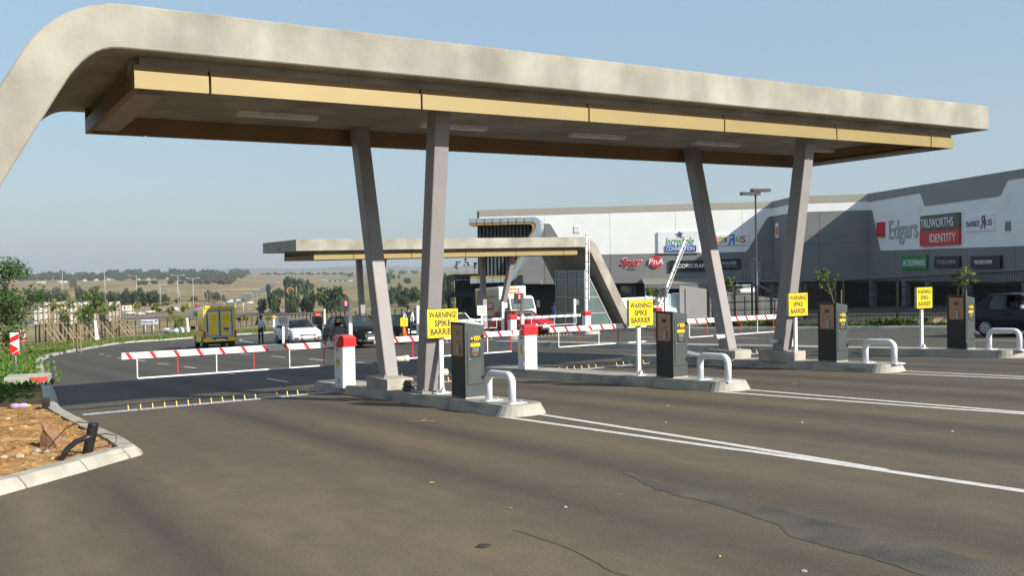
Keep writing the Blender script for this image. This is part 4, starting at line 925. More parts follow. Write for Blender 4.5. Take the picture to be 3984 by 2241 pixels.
if FB1.n.dot(Vector((math.sin(FB1.ang), -math.cos(FB1.ang), 0))) < 0:
    e.rotation_euler.z += math.pi

# ---- escape stair with landing and double door in the corner of A and the return wall
M_STAIR = mat('stair_steel', (.30, .31, .31), .6, .2, var=.1, scale=2)
xd0, xd1 = FA.xz(2918, 1019)[0], FA.xz(2961, 1019)[0]
st = thing('escape_stair', 'grey steel escape stair with railings beside the white double door', 'stairs', FA.w(xd0, -2.6, .05), FA.ang)
def sp(nm, *bx, m=M_STAIR, parent=None): mb = MB(); mb.box(*bx); return part(parent or st, nm, mb, m)
zl = .95 + 2.6 - .55; Wd = xd1 - xd0
dr_ = sp('door', 0.05, Wd, -.06, 0, zl, zl + 2.1, m=M_WPAR); sp('door_gap', Wd / 2 - .01, Wd / 2 + .03, -.065, -.06, zl, zl + 2.1, m=M_JOINT, parent=dr_); sp('exit_sign', Wd * .35, Wd * .65, -.1, 0, zl + 2.2, zl + 2.4, m=M_LBLW)
sp('landing', -1.5, 3.0, -1.6, -.05, zl - .16, zl)
for x in (-1.4, 2.9): sp('support_post', x - .09, x + .09, -1.5, -1.32, -.4, zl - .16)
for k in range(9): sp('tread', .3 + .26 * k, .6 + .26 * k, -2.7, -1.62, zl - .17 * (k + 1), zl - .17 * (k + 1) + .05)
for k in range(7): sp('tread', 1.2 - .26 * k, 1.5 - .26 * k, -3.8, -2.75, zl - 1.7 - .17 * k, zl - 1.65 - .17 * k)
mb = MB(); mb.bar((.2, -1.66, zl - .1), (2.9, -1.66, zl - 1.75), .05, .25); mb.bar((.2, -2.68, zl - .1), (2.9, -2.68, zl - 1.75), .05, .25); part(st, 'stringer', mb, M_STAIR)
sp('mid_landing', 2.6, 3.6, -3.8, -1.62, zl - 1.78, zl - 1.65)
for yy, xa_, xb_, z0, z1 in ((-1.58, -1.5, .2, zl, zl), (-2.72, .2, 2.8, zl, zl - 1.65), (-3.78, 3.5, .0, zl - 1.65, zl - 2.7), (-1.58, .3, 3.0, zl, zl)):
    mb = MB()
    for h in (.45, .75, 1.05): mb.tube([(xa_, yy, z0 + h), (xb_, yy, z1 + h)], .025, 6)
    for k in range(5): q = k / 4; x = xa_ + (xb_ - xa_) * q; z = z0 + (z1 - z0) * q; mb.tube([(x, yy, z), (x, yy, z + 1.05)], .025, 6)
    part(st, 'railing', mb, M_STAIR)

# ---- entrance portal: ribbon frame of aluminium panels round dark fins
def pz(x, y): return (1750 + x / 3.623, 780 + y / 3.623)
M_GOLDD = mat('dark_gold_panel', (.36, .235, .075), .5, .1, var=.05, scale=1)
FP = Facade((-4.3, 89.0), (6.0, 87.4))
po = thing('entrance_portal', 'angular blue grey panelled portal with gold lining and dark vertical fins', 'portal', FP.w(3, -3.0, 0), 0)
def pp(nm, mb, m, parent=None, **k):
    mb.v = [tuple(Vector(v) - po.location) for v in mb.v]; return part(parent or po, nm, mb, m, **k)
outer = [pz(*p) for p in ((262, 253), (1165, 230), (1205, 232), (1240, 250), (1268, 285), (1282, 335), (1280, 390), (1270, 420), (905, 1095), (885, 1125), (860, 1145), (835, 1150), (285, 1172))]
inn = [pz(*p) for p in ((262, 318), (1160, 296), (1185, 303), (1205, 322), (1215, 350), (1210, 380), (1190, 420), (850, 1070), (835, 1085), (830, 1088), (825, 1090), (820, 1092), (285, 1105))]
ox, ix = [FP.xz(*p) for p in outer], [FP.xz(*p) for p in inn]
def seg_split(o, i, lens):
    out = []
    for k in range(len(o) - 1):
        L_ = math.dist(o[k], o[k + 1]); n = max(1, round(L_ / lens)) if L_ > lens * .6 else 1
        for j in range(n):
            f0, f1 = j / n, (j + 1) / n; l = lambda a, b, f: (a[0] + (b[0] - a[0]) * f, a[1] + (b[1] - a[1]) * f)
            out.append((l(o[k], o[k + 1], f0 + .006), l(o[k], o[k + 1], f1 - .006), l(i[k], i[k + 1], f1 - .006), l(i[k], i[k + 1], f0 + .006)))
    return out
for q in seg_split(ox, ix, .76): pp('frame_panel', fprism(FP, q, -2.6, .0), M_ALU)
def inset(a, b, f): return [(p[0] + (q[0] - p[0]) * f, p[1] + (q[1] - p[1]) * f) for p, q in zip(a, b)]
g0 = ix; g1 = [(x - (.33 if 1 < k < 9 else 0), z - .22 if k < 8 else z + .25) for k, (x, z) in enumerate(ix)]
for q in seg_split(g0, g1, .76): pp('gold_panel', fprism(FP, q, -2.2, -.05), M_GOLDD)
# dark fins inside
f0 = FP.xz(*pz(350, 355))[0]; ztop = FP.xz(*pz(350, 345))[1]; zbot = FP.xz(*pz(350, 1060))[1]
def slant(z): 
    a, b = g1[6], g1[7]; k = (z - a[1]) / (b[1] - a[1]); return a[0] + (b[0] - a[0]) * k
pp('dark_wall', fprism(FP, [(f0, zbot), (slant(zbot), zbot), (slant(ztop), ztop), (f0, ztop)], -2.5, -1.6), M_CHAR)
M_FIN = mat('grey_fin', (.085, .095, .105), .5, var=.1, scale=1); x = f0 + .2; k = 0
while x < slant(ztop) - .15:
    zz = zbot if x < slant(zbot) - .1 else (g1[7][1] - g1[6][1]) / (g1[7][0] - g1[6][0]) * (x - g1[6][0]) + g1[6][1] + .1
    pp('fin', frect(FP, x, x + .16, zz, ztop - .02, -1.59, -1.2), M_FIN); x += .36; k += 1
# side of the tower standing on the ground behind the portal
pp('core_wall', frect(FP, f0 + .05, f0 + 4.2, -3.6, zbot, -2.45, -1.7), M_CHAR)
for k in range(3): pp('core_post', frect(FP, f0 + .4 + 1.6 * k, f0 + .65 + 1.6 * k, -3.6, zbot - .4, -.6, -.35), M_CHAR)
# ---- low slatted dark block beside the portal, planted roof
FD = Facade((-6.45, 92), (-2.2, 91.2)); sb = thing('slatted_block', 'low black block clad in vertical slats with planted roof beside the portal', 'building', FD.w(0, -3.2), 0)
def sd(nm, mb, m, **k): mb.v = [tuple(Vector(v) - sb.location) for v in mb.v]; return part(sb, nm, mb, m, **k)
zt, zl_ = FD.xz(1745, 1072)[1], FD.xz(1745, 1135)[1]; LD = 7.0
sd('top_band', frect(FD, 0, LD, zt - .45, zt, -.3, 0), M_CHAR); sd('mid_band', frect(FD, 0, LD, zl_ - .55, zl_ - .1, -.3, 0), M_CHAR); sd('core', frect(FD, .4, LD, -3.6, zt - .5, -4, -2.2), M_CHAR)
for k in range(26):
    x = .05 + k * .265
    if k not in (4, 5, 7, 10, 13, 14): sd('slat', frect(FD, x, x + .14, zl_ - .1, zt - .45, -.2, -.06), M_CHAR)
for k in range(6): sd('post', frect(FD, .1 + k * 1.25, .3 + k * 1.25, -3.6, zl_ - .55, -.25, -.05), M_CHAR)
sd('planted_roof', frect(FD, .2, LD, zt - .02, zt + .12, -3.5, -.2), mat('roof_planting', (.09, .12, .03), .9, col2=(.2, .19, .07), scale=3))

# ================================================================== booth in the entrance canopy's leg
M_FRAME = mat('booth_frame', (.34, .35, .36), .4, .3, var=.06, scale=3)
M_PANE = mat('booth_glass', (.10, .15, .15), .05, var=.1, scale=1, spec=.9)
bx, by = W(34.5, 47.0); bt = thing('glazed_booth', 'glazed control booth with grey frames under the entrance canopy leg', 'booth', (bx, by, G(bx, by) + .02), TH)
HB = 3.62; DB = 3.2; slope_x = lambda z: .14 + (HB - z) * .585
def bb(nm, m, *b, parent=None): mb = MB(); mb.box(*b); return part(parent or bt, nm, mb, m)
bb('plinth', M_KERB, -.05, 2.3, -.05, DB + .05, -.5, .10)
zz = [.12, .95, 1.95, 3.05, HB]
for y0 in (0, DB - .09):
    bb('mullion', M_FRAME, 0, .09, y0, y0 + .09, .1, HB)
    mb = MB(); mb.bar((slope_x(.1), y0 + .045, .1), (slope_x(HB), y0 + .045, HB), .08, .09); part(bt, 'mullion', mb, M_FRAME)
    for z in zz[:-1]: bb('transom', M_FRAME, .09, slope_x(z + .07), y0 + .005, y0 + .085, z, z + .07)
    for za, zb_ in zip(zz, zz[1:]):
        z0_, z1_ = za + .07, zb_; mb = MB(); mb.prism([(.09, z0_), (slope_x(z0_) - .02, z0_), (max(.10, slope_x(z1_) - .02), z1_), (.09, z1_)], y0 + .035, y0 + .05, 'y'); part(bt, 'pane', mb, M_PANE)
for yy in (.90, 1.9): bb('mullion', M_FRAME, 0, .09, yy, yy + .09, .1, HB)
for z in zz[:-1]: bb('transom', M_FRAME, .005, .085, .09, DB - .09, z, z + .07)
bb('head_panel', M_FRAME, -.02, .16, -.02, DB + .02, HB, HB + .08)
for ya, yb in ((.09, .90), (.99, 1.9), (1.99, DB - .09)):
    for za, zb_ in zip(zz, zz[1:]): bb('pane', M_PANE, .035, .05, ya, yb, za + .07, zb_)
bb('desk', M_WHITE, .25, .85, .3, 2.6, .75, .80); bb('cupboard', M_WPAR, 1.0, 1.6, 1.2, 2.4, .1, 1.2)

# ================================================================== lamp post, fence, yard
M_DPOST = mat('dark_lamp_paint', (.035, .036, .038), .5, var=.15, scale=4)
lp = at(2945, 1252); e = thing('lamp_post', 'tall dark lamp post with two flat box heads', 'lamp post', lp, 0)
mb = MB(); mb.tube([(0, 0, -.1), (0, 0, 3.2), (0, 0, 3.21), (0, 0, 8.1)], [.11, .10, .07, .055], 10); part(e, 'pole', mb, M_DPOST, True)
for sx, yy, zz in ((-1, -.12, 7.98), (1, .14, 8.22)):
    mb = MB(); mb.M = Matrix.Rotation(R(12), 4, 'Z'); mb.box(min(-sx * .2, sx * 1.03), max(-sx * .2, sx * 1.03), yy - .2, yy + .2, zz, zz + .18); part(e, 'lamp_head', mb, M_DPOST)
# wire fence with steel posts along the right-hand verge
M_WIRE = mat('dark_fence_steel', (.016, .018, .018), .5, .3, var=.2, scale=5)
def fence(pts, label, h=2.2, rail=True, group=None, post_w=.075, wire=.05, zoff=.05, wr=.004, name='wire_fence', m=None, hor=6):
    m = m or M_WIRE
    p0 = pts[0]; e = thing(name, label, 'fence', (p0[0], p0[1], T(*p0)), 0, group); o = Vector(e.location)
    for i, p in enumerate(pts):
        mb = MB(); z = T(*p) + zoff; mb.box(p[0] - o.x - post_w / 2, p[0] - o.x + post_w / 2, p[1] - o.y - post_w / 2, p[1] - o.y + post_w / 2, z - o.z - .1, z - o.z + h + .12); part(e, 'post', mb, m)
        if i + 1 < len(pts):
            q = pts[i + 1]; a = Vector((p[0], p[1], z)) - o; b = Vector((q[0], q[1], T(*q) + zoff)) - o; L_ = (b - a).length; mb = MB(); n = int(L_ / wire)
            d = (b - a) / L_; s = Vector((-d.y, d.x, 0)) * wr
            for k in range(1, n):
                c = a + (b - a) * k / n; mb.quad(c - d * wr + Vector((0, 0, .05)), c + d * wr + Vector((0, 0, .05)), c + d * wr + Vector((0, 0, h)), c - d * wr + Vector((0, 0, h)))
            for k in range(hor):
                z2 = .06 + (h - .08) * k / (hor - 1); r_ = Vector((0, 0, wr * 1.6)); mb.quad(a + Vector((0, 0, z2)) - r_, b + Vector((0, 0, z2)) - r_, b + Vector((0, 0, z2)) + r_, a + Vector((0, 0, z2)) + r_)
            mm = part(e, 'mesh_panel', mb, m)
    return e
fence([W(36.6, -20 + 2.9 * k) for k in range(21)], 'dark wire mesh fence along the grassy verge below the mall signs', h=2.15, wire=.07, wr=.013, post_w=.10)
fence([W(36.6, 38.0), W(37.6, 39.4), W(40.5, 40.2), W(44, 40.6), W(47.5, 41), W(51, 41.5)], 'short return of dark mesh fence with paired thick posts near the booth', h=2.15, wire=.09, wr=.007, post_w=.14)
# white retaining wall and air handling drum in the yard
wl = at(2860, 1235); e = thing('yard_wall', 'pale low yard wall sloping behind the fence', 'wall', (16.0, 66, G(16.0, 66)), 0)
mb = MB(); mb.prism([(-4.2, -.2), (3.2, -.2), (3.2, 1.35), (-4.2, 2.5)], 0, .25, 'y'); part(e, 'panel', mb, M_WPAR); 
for k in range(4): mb = MB(); x = -3.8 + 2.1 * k; mb.box(x, x + .18, -.06, -.001, -.2, 1.3 + (3.2 - x) * .14); part(e, 'buttress', mb, M_WPAR)
e = thing('steel_drum', 'horizontal grey metal drum on legs behind the yard wall', 'drum', (16.9, 68.5, G(16.9, 68.5)), R(20))
mb = MB(); mb.lathe([(.2, -.8), (.55, -.72), (.6, -.6), (.6, .6), (.55, .72), (.2, .8)], 16, 'x', (0, 0, 1.9)); part(e, 'shell', mb, M_STEEL, True)
for x in (-.5, .5): mb = MB(); mb.box(x - .06, x + .06, -.4, .4, -.1, 1.5); part(e, 'leg', mb, M_STEEL)
# ================================================================== vehicles
M_TYRE = mat('tyre_rubber', (.018, .018, .018), .85, var=.2, scale=9)
M_RIM = mat('alloy_rim', (.46, .47, .48), .35, .7, var=.08, scale=9)
M_CGLASS = mat('car_glass', (.035, .05, .05), .05, var=.1, scale=2, alpha=.62, spec=.9)
M_TRIM = mat('car_trim', (.02, .02, .021), .6, var=.1, scale=5)
M_INT = mat('car_interior', (.022, .021, .02), .9, var=.2, scale=5)
M_HEADL = mat('headlamp_glass', (.62, .64, .66), .12, .3, var=.2, scale=14)
M_TAIL = mat('tail_lamp', (.42, .015, .02), .2, var=.1, scale=12)
M_CHROME = mat('chrome', (.62, .63, .64), .15, .95, var=.03, scale=5)
def paint(name, c, metal=.0): return mat(name, c, .2, metal, var=.03, scale=2, coat=.3, spec=.4)
P_WHITE = paint('white_car_paint', (.76, .77, .79)); P_BLACK = mat('black_car_paint', (.006, .007, .008), .12, var=.03, spec=.15); P_NAVY = mat('dark_blue_car_paint', (.007, .009, .014), .12, var=.03, spec=.15); P_RED = paint('red_car_paint', (.50, .008, .018)); P_PURP = mat('dark_purple_car_paint', (.016, .010, .028), .15, var=.03, spec=.2); P_YEL = paint('yellow_van_paint', (.80, .52, .004)); P_SILV = paint('silver_car_paint', (.45, .46, .48), .5); P_TRUCK = paint('white_truck_paint', (.80, .80, .78))
def arch(cx, r, n=8): return [(cx + r * math.cos(math.pi * k / n), .30 + r * math.sin(math.pi * k / n)) for k in range(n + 1)]   # from front to rear of the opening
def wheel(e, x, y, r, wd, side, spokes=7):
    mb = MB(); mb.lathe([(r * .62, -wd / 2), (r * .93, -wd / 2), (r, -wd * .3), (r, wd * .3), (r * .93, wd / 2), (r * .62, wd / 2)], 20, 'y'); w_ = part(e, 'wheel', mb, M_TYRE, True, loc=(x, y, r))
    mb = MB(); o = side * wd / 2 * .9
    mb.lathe([(r * .62, o - .02 * side), (r * .62, o)], 20, 'y')
    part(w_, 'rim_dish', mb, M_TRIM)
    mb = MB(); ro, ri = r * .64, r * .54
    ring = [[(a * math.cos(t), o + side * .012, a * math.sin(t)) for a in (ro, ri)] for t in [2 * math.pi * k / 20 for k in range(21)]]
    mb.loft(ring, False, False)
    for k in range(spokes):
        t = 2 * math.pi * k / spokes; d = Vector((math.cos(t), 0, math.sin(t))); s = Vector((-d.z, 0, d.x)); a, b = .035, .022
        mb.quad(d * .03 + s * a + Vector((0, o + side * .016, 0)), d * ri * 1.03 + s * b + Vector((0, o + side * .013, 0)), d * ri * 1.03 - s * b + Vector((0, o + side * .013, 0)), d * .03 - s * a + Vector((0, o + side * .016, 0)))
    part(w_, 'rim', mb, M_RIM)
def make_car(name, label, loc, rz, paint_, L=4.0, Wd=1.72, H=1.48, wb=2.5, belt=.93, hood=.86, ws=.62, rt_f=.10, rt_r=-1.25, bk=-1.72, nose=.62, r=.31, group=None, plate=None, grille='slot', open_win=False, hollow=True, doors=5, clear=.20, roofbars=False, tailz=.9, cat='car', rings=False, driver=None):
    """x forward. ws: windscreen foot x, rt_f / rt_r: roof front and rear x, bk: rear glass foot x"""
    e = thing(name, label, cat, loc, rz, group)
    f, b_ = L / 2, -L / 2; fx, rx = wb / 2 + .08, -wb / 2 + .08; hw = Wd / 2; ra = r + .055
    top = [(b_ + .02, tailz - .14), (b_ + .05, tailz), (bk, belt + .01), (rt_r, belt + .03), (0, belt), (ws, belt - .02), (ws + .35, hood + .02), (f - .45, hood - .05), (f - .14, nose + .12), (f - .02, nose)]
    low = [(f, nose - .12), (f, .34), (f - .08, clear)] + arch(fx, ra) + arch(rx, ra) + [(b_ + .10, clear + .02), (b_, .36), (b_ - .0, tailz - .3)]
    # clear height at arch feet
    ol = top + low
    fr = [(-1.0, .055, .07), (-.965, .02, .03), (-.80, 0, 0), (-.35, 0, -.012), (.35, 0, -.012), (.80, 0, 0), (.965, .02, .03), (1.0, .055, .07)]
    rings_ = []
    for q, dz, dx in fr:
        rg = []
        for x, z in ol:
            k = abs(q); xx = x
            if x > fx + .2: xx = x - (dx * 1.2 + .16 * k ** 3)
            if x < rx - .2: xx = x + (dx + .09 * k ** 3)
            zz = z - dz * (1 if z > .55 else 0) ; yb = hw * q * (1 - .05 * max(0, (.45 - z)) / .45 - .045 * max(0, z - .62) / .35)
            if z > .6 and abs(q) < .5: zz += .018
            rg.append((xx, yb, zz))
        rings_.append(rg)
    mb = MB(); mb.loft(rings_, False)
    n = len(ol); tri = tessellate_polygon([[Vector((x, z, 0)) for x, z in ol]])
    mb.add(rings_[0], [tuple(t) for t in tri]); mb.add(rings_[-1], [tuple(t) for t in tri]); body = part(e, 'body', mb, paint_, False); 
    me = body.data; me.polygons.foreach_set('use_smooth', [True] * len(me.polygons)); sm = body.modifiers.new('w', 'WEIGHTED_NORMAL')
    try: me.set_sharp_from_angle(angle=R(38))
    except Exception: pass
    mb = MB(); mb.box(b_ + .35, f - .4, -hw * .80, hw * .80, clear - .02, belt - .2); part(e, 'underbody', mb, M_INT)
    # roof
    rw = hw * .76; bw = hw * .93; zt = H; 
    rp_ = []
    for x, z, k in ((rt_r - .03, zt - .055, .97), (rt_r + .12, zt - .012, 1), ((rt_f + rt_r) / 2, zt, 1.0), (rt_f - .12, zt - .02, 1), (rt_f + .02, zt - .06, .96)):
        rp_.append([(x, -rw * k, z - .05), (x, -rw * k * .92, z - .01), (x, -rw * .4, z + .0), (x, rw * .4, z), (x, rw * k * .92, z - .01), (x, rw * k, z - .05), (x, rw * .8, z - .06), (x, -rw * .8, z - .06)])
    mb = MB(); mb.loft(rp_); part(e, 'roof', mb, paint_, True)
    if roofbars:
        for s in (-1, 1): mb = MB(); mb.tube([(rt_r + .1, s * rw * .93, zt - .0), (rt_r + .25, s * rw * .93, zt + .04), (rt_f - .35, s * rw * .93, zt + .035), (rt_f - .2, s * rw * .93, zt - .02)], .018, 6); part(e, 'roof_rail', mb, M_TRIM)
    rz_ = zt - .05
    def corner(nm, s): return {'fb': Vector((ws, s * bw, belt - .03)), 'ft': Vector((rt_f, s * rw, rz_)), 'rt': Vector((rt_r, s * rw, rz_)), 'rb': Vector((bk, s * bw * .97, belt))}[nm]
    xm = (rt_f + rt_r) / 2 + .1; xq = rt_r + .28
    for s in (-1, 1):
        mb = MB(); mb.bar(corner('fb', s), corner('ft', s), .075, .07); part(e, 'pillar', mb, paint_)
        mb = MB(); mb.bar(Vector((xm, s * bw * .985, belt - .02)), Vector((xm - .03, s * rw, rz_)), .07, .05); part(e, 'pillar', mb, M_TRIM)
        # rear quarter panel
        q0, q1, q2, q3 = Vector((xq - .28, s * bw * .98, belt)), corner('rb', s), corner('rt', s), Vector((xq - .12, s * rw, rz_))
        inn = Vector((0, -s * .06, 0)); mb = MB(); mb.hexa([q0, q1, q1 + inn, q0 + inn], [q3, q2, q2 + inn, q3 + inn]); part(e, 'quarter_panel', mb, paint_)
        ins = Vector((0, -s * .015, 0))
        def sidewin(xa, xb, nm):
            ta = lambda x: min(rt_f - .02, x) if x > xm else max(x, rt_r)
            A, B = Vector((xa, s * bw * .985, belt)), Vector((xb, s * bw * .985, belt)); 
            kx = lambda x: x
            Ct = Vector((min(xb, rt_f - .02), s * rw * .99, rz_)); Dt = Vector((max(xa, rt_r + .03), s * rw * .99, rz_))
            mb = MB(); mb.add([A + ins, B + ins, Ct + ins, Dt + ins], [(0, 1, 2, 3)]); return part(e, nm, mb, M_CGLASS)
        if not (open_win and s == -1): sidewin(xm + .03, ws - .06, 'side_window')
        sidewin(xq - .22, xm - .03, 'side_window')
        mb = MB(); mb.box(-.07, .07, -.1, .1, 0, .14); mb.M = None; part(e, 'mirror', mb, paint_ if paint_ in (P_WHITE, P_RED, P_SILV) else M_TRIM, bevel=.03, loc=(ws - .22, s * (bw + .10), belt - .03))
        # door shuts and handles
        for x in ((xm - .01, ws - .02) + ((xq - .2,) if doors == 5 else ())): mb = MB(); mb.box(x - .006, x + .006, s * hw * .992 - .004, s * hw * .992 + .004, .38, belt - .08); part(e, 'door_gap', mb, M_TRIM)
        for x in ((xm + .14,) if doors == 3 else (xm + .14, xq - .06)): mb = MB(); mb.box(x - .09, x + .09, s * hw * .985, s * (hw * .985 + .03), belt - .2, belt - .165); part(e, 'door_handle', mb, paint_)
        for x in (fx, rx):
            wheel(e, x, s * (hw - .11), r, .20, s)
            mb = MB(); ringa = [(x + (ra + .0) * math.cos(t), .30 + (ra) * math.sin(t)) for t in [math.pi * k / 10 for k in range(11)]]; inner_ = [(x + (ra - .012) * math.cos(t), .30 + (ra - .012) * math.sin(t)) for t in [math.pi * k / 10 for k in range(10, -1, -1)]]
            mb.prism(ringa + inner_, s * (hw - .10), s * (hw - .25), 'y'); part(e, 'wheel_arch', mb, M_TRIM)
        # lamps
        mb = MB(); mb.hexa([(f - .42, s * (hw - .06), nose - .02), (f - .10, s * (hw - .20), nose - .08), (f - .06, s * (hw - .42), nose - .06), (f - .3, s * (hw - .42), nose - .02)], [(f - .50, s * (hw - .065), nose + .13), (f - .22, s * (hw - .17), nose + .10), (f - .10, s * (hw - .44), nose + .06), (f - .34, s * (hw - .42), nose + .1)]); part(e, 'headlamp', mb, M_HEADL)
        mb = MB(); mb.hexa([(b_ + .3, s * (hw - .05), tailz - .30), (b_ + .04, s * (hw - .12), tailz - .30), (b_ + .0, s * (hw - .34), tailz - .28), (b_ + .2, s * (hw - .34), tailz - .28)], [(b_ + .34, s * (hw - .06), tailz - .06), (b_ + .1, s * (hw - .12), tailz - .06), (b_ + .03, s * (hw - .34), tailz - .08), (b_ + .2, s * (hw - .34), tailz - .08)]); part(e, 'tail_lamp', mb, M_TAIL)
        mb = MB(); mb.lathe([(.05, 0), (.05, .03)], 10, 'x'); part(e, 'fog_lamp', mb, M_HEADL, loc=(f - .09, s * (hw - .33), .36))
    q = [corner('fb', -1), corner('fb', 1), corner('ft', 1), corner('ft', -1)]; up_ = Vector((.012, 0, .008)); mb = MB(); mb.add([q[0] * .99 + up_ + Vector((.0, .05, 0)), q[1] * .99 + up_ - Vector((0, .05, 0)), q[2] + up_ - Vector((0, .04, 0)), q[3] + up_ + Vector((0, .04, 0))], [(0, 1, 2, 3)]); part(e, 'windscreen', mb, M_CGLASS)
    q = [corner('rb', -1), corner('rb', 1), corner('rt', 1), corner('rt', -1)]; up_ = Vector((-.012, 0, .008)); mb = MB(); mb.add([q[0] + up_ + Vector((0, .07, 0)), q[1] + up_ - Vector((0, .07, 0)), q[2] + up_ - Vector((0, .05, 0)), q[3] + up_ + Vector((0, .05, 0))], [(0, 1, 2, 3)]); part(e, 'rear_window', mb, M_CGLASS)
    # interior: dash, seats
    mb = MB(); mb.box(ws - .45, ws - .1, -bw * .9, bw * .9, belt - .15, belt + .02); part(e, 'dashboard', mb, M_INT)
    for s in (-1, 1):
        mb = MB(); mb.box(-.30, -.14, s * .36 - .23, s * .36 + .23, .5, belt + .22); mb.box(-.28, -.18, s * .36 - .12, s * .36 + .12, belt + .24, belt + .42); part(e, 'front_seat', mb, M_INT, bevel=.03)
    mb = MB(); mb.box(rt_r - .1, rt_r + .1, -bw * .8, bw * .8, .5, belt + .18); part(e, 'rear_seat', mb, M_INT, bevel=.03)
    # grille, bumper intake, plates
    if grille == 'slot': mb = MB(); mb.prism([(-.42, .50), (.42, .50), (.50, .585), (-.50, .585)], f - .06, f + .012, 'x'); part(e, 'grille', mb, M_TRIM)
    elif grille == 'frame':
        mb = MB(); mb.prism([(-.40, .64), (.40, .64), (.26, .30), (-.26, .30)], f - .05, f + .012, 'x'); g_ = part(e, 'grille', mb, M_CHROME); mb = MB(); mb.prism([(-.36, .62), (.36, .62), (.235, .32), (-.235, .32)], f + .013, f + .018, 'x'); part(g_, 'grille_mesh', mb, M_TRIM)
        if rings:
            for k in range(4):
                mb = MB(); rr = []
                for t in range(13):
                    a = 2 * math.pi * t / 12; rr.append([(f + .02 + .006 * math.sin(p), -.105 + .07 * k + (.045 + .007 * math.cos(p)) * math.cos(a), .56 + (.045 + .007 * math.cos(p)) * math.sin(a)) for p in (0, 2.1, 4.2)])
                mb.loft(rr, False); part(g_, 'badge_ring', mb, M_CHROME)
    mb = MB(); mb.prism([(-.5, .30), (.5, .30), (.44, .40), (-.44, .40)], f - .08, f + .006, 'x'); part(e, 'lower_intake', mb, M_TRIM)
    for s in (-1, 1): mb = MB(); mb.prism([(s * .55, .30), (s * .76, .36), (s * .76, .42), (s * .55, .42)], f - .16, f - .02, 'x'); part(e, 'side_intake', mb, M_TRIM)
    mb = MB(); mb.box(f + .02, f + .03, -.25, .25, .41 if grille != 'frame' else .40, .52 if grille != 'frame' else .51); pl_ = part(e, 'number_plate', mb, M_LBLW)
    if plate: me = text_mesh(plate, width=.44, height=.07).copy(); part(pl_, 'plate_lettering', me, M_LBL, loc=(f + .032, 0, .465 if grille != 'frame' else .455), rot=RIGHT)
    mb = MB(); mb.box(b_ - .015, b_ - .002, -.25, .25, .55, .66); part(e, 'number_plate', mb, M_LBLW)
    return e
HV = TH - math.pi / 2                             # heading of incoming traffic
def gp(u, v): p = GW(u, v); return (p.x, p.y, p.z + .0)
TILT = []
def put(e, tilt=True):                             # sit the car on the slope
    hx, hy = math.cos(e.rotation_euler.z), math.sin(e.rotation_euler.z)
    pitch = -math.atan(GA * hx + GB * hy); roll = math.atan(GA * -hy + GB * hx); e.rotation_euler = (roll, pitch, e.rotation_euler.z); return e
put(make_car('hatchback', 'white hatchback with big grille waiting behind the white framed board', gp(18.35, 53.6), HV, P_WHITE, L=3.97, H=1.49, grille='slot', ws=.92, rt_f=.12, rt_r=-1.42, bk=-1.84, hood=.93, belt=.98, nose=.70, tailz=.98, group='cars queueing at the entrance'))
put(make_car('sports_utility_car', 'black sport utility car with open driver window entering the plaza', gp(17.9, 43.6), HV, P_BLACK, L=4.39, Wd=1.83, H=1.58, wb=2.6, belt=1.06, hood=1.02, nose=.78, ws=.92, rt_f=.15, rt_r=-1.55, bk=-2.08, r=.345, roofbars=True, grille='frame', rings=True, tailz=1.0, open_win=True, group='cars queueing at the entrance'))
put(make_car('small_car', 'small black car stopped behind the orange cone', gp(22.9, 49.4), HV, P_NAVY, L=3.8, Wd=1.7, H=1.51, wb=2.46, belt=.98, hood=.92, nose=.68, ws=.90, rt_f=.12, rt_r=-1.35, bk=-1.78, group='cars queueing at the entrance'))
put(make_car('saloon_car', 'white saloon mostly hidden behind the first ticket machine', gp(27.2, 50.4), HV, P_WHITE, L=4.3, H=1.43, bk=-1.6, rt_r=-.95, group='cars queueing at the entrance'))
put(make_car('hatchback', 'red hatchback with chrome framed grille at the lowered entrance boom', gp(28.95, 45.6), HV + R(8), P_RED, L=4.24, Wd=1.77, H=1.43, wb=2.58, grille='frame', rings=True, plate='XWR 821 GP', hood=.88, nose=.64, ws=.85, rt_f=.1, rt_r=-1.5, bk=-1.95, belt=.94, group='cars queueing at the entrance', doors=3))
put(make_car('three_door_car', 'dark purple three-door car with the driver at the open window', gp(30.4, 16.9), HV - R(4), P_PURP, L=3.9, Wd=1.66, H=1.40, wb=2.44, belt=.90, hood=.82, nose=.56, rt_r=-1.1, bk=-1.72, r=.285, ws=.80, rt_f=.02, open_win=True, doors=3))
# ---- yellow courier pickup seen from behind
vpos_ = at(858, 1354); e = put(thing('courier_pickup', 'bright yellow courier pickup with tall rear box and twin doors driving away', 'pickup', vpos_ + Vector((0, 0, 0)), R(116)))
def vb(nm, m, *b, parent=None, **k): mb = MB(); mb.box(*b); return part(parent or e, nm, mb, m, **k)
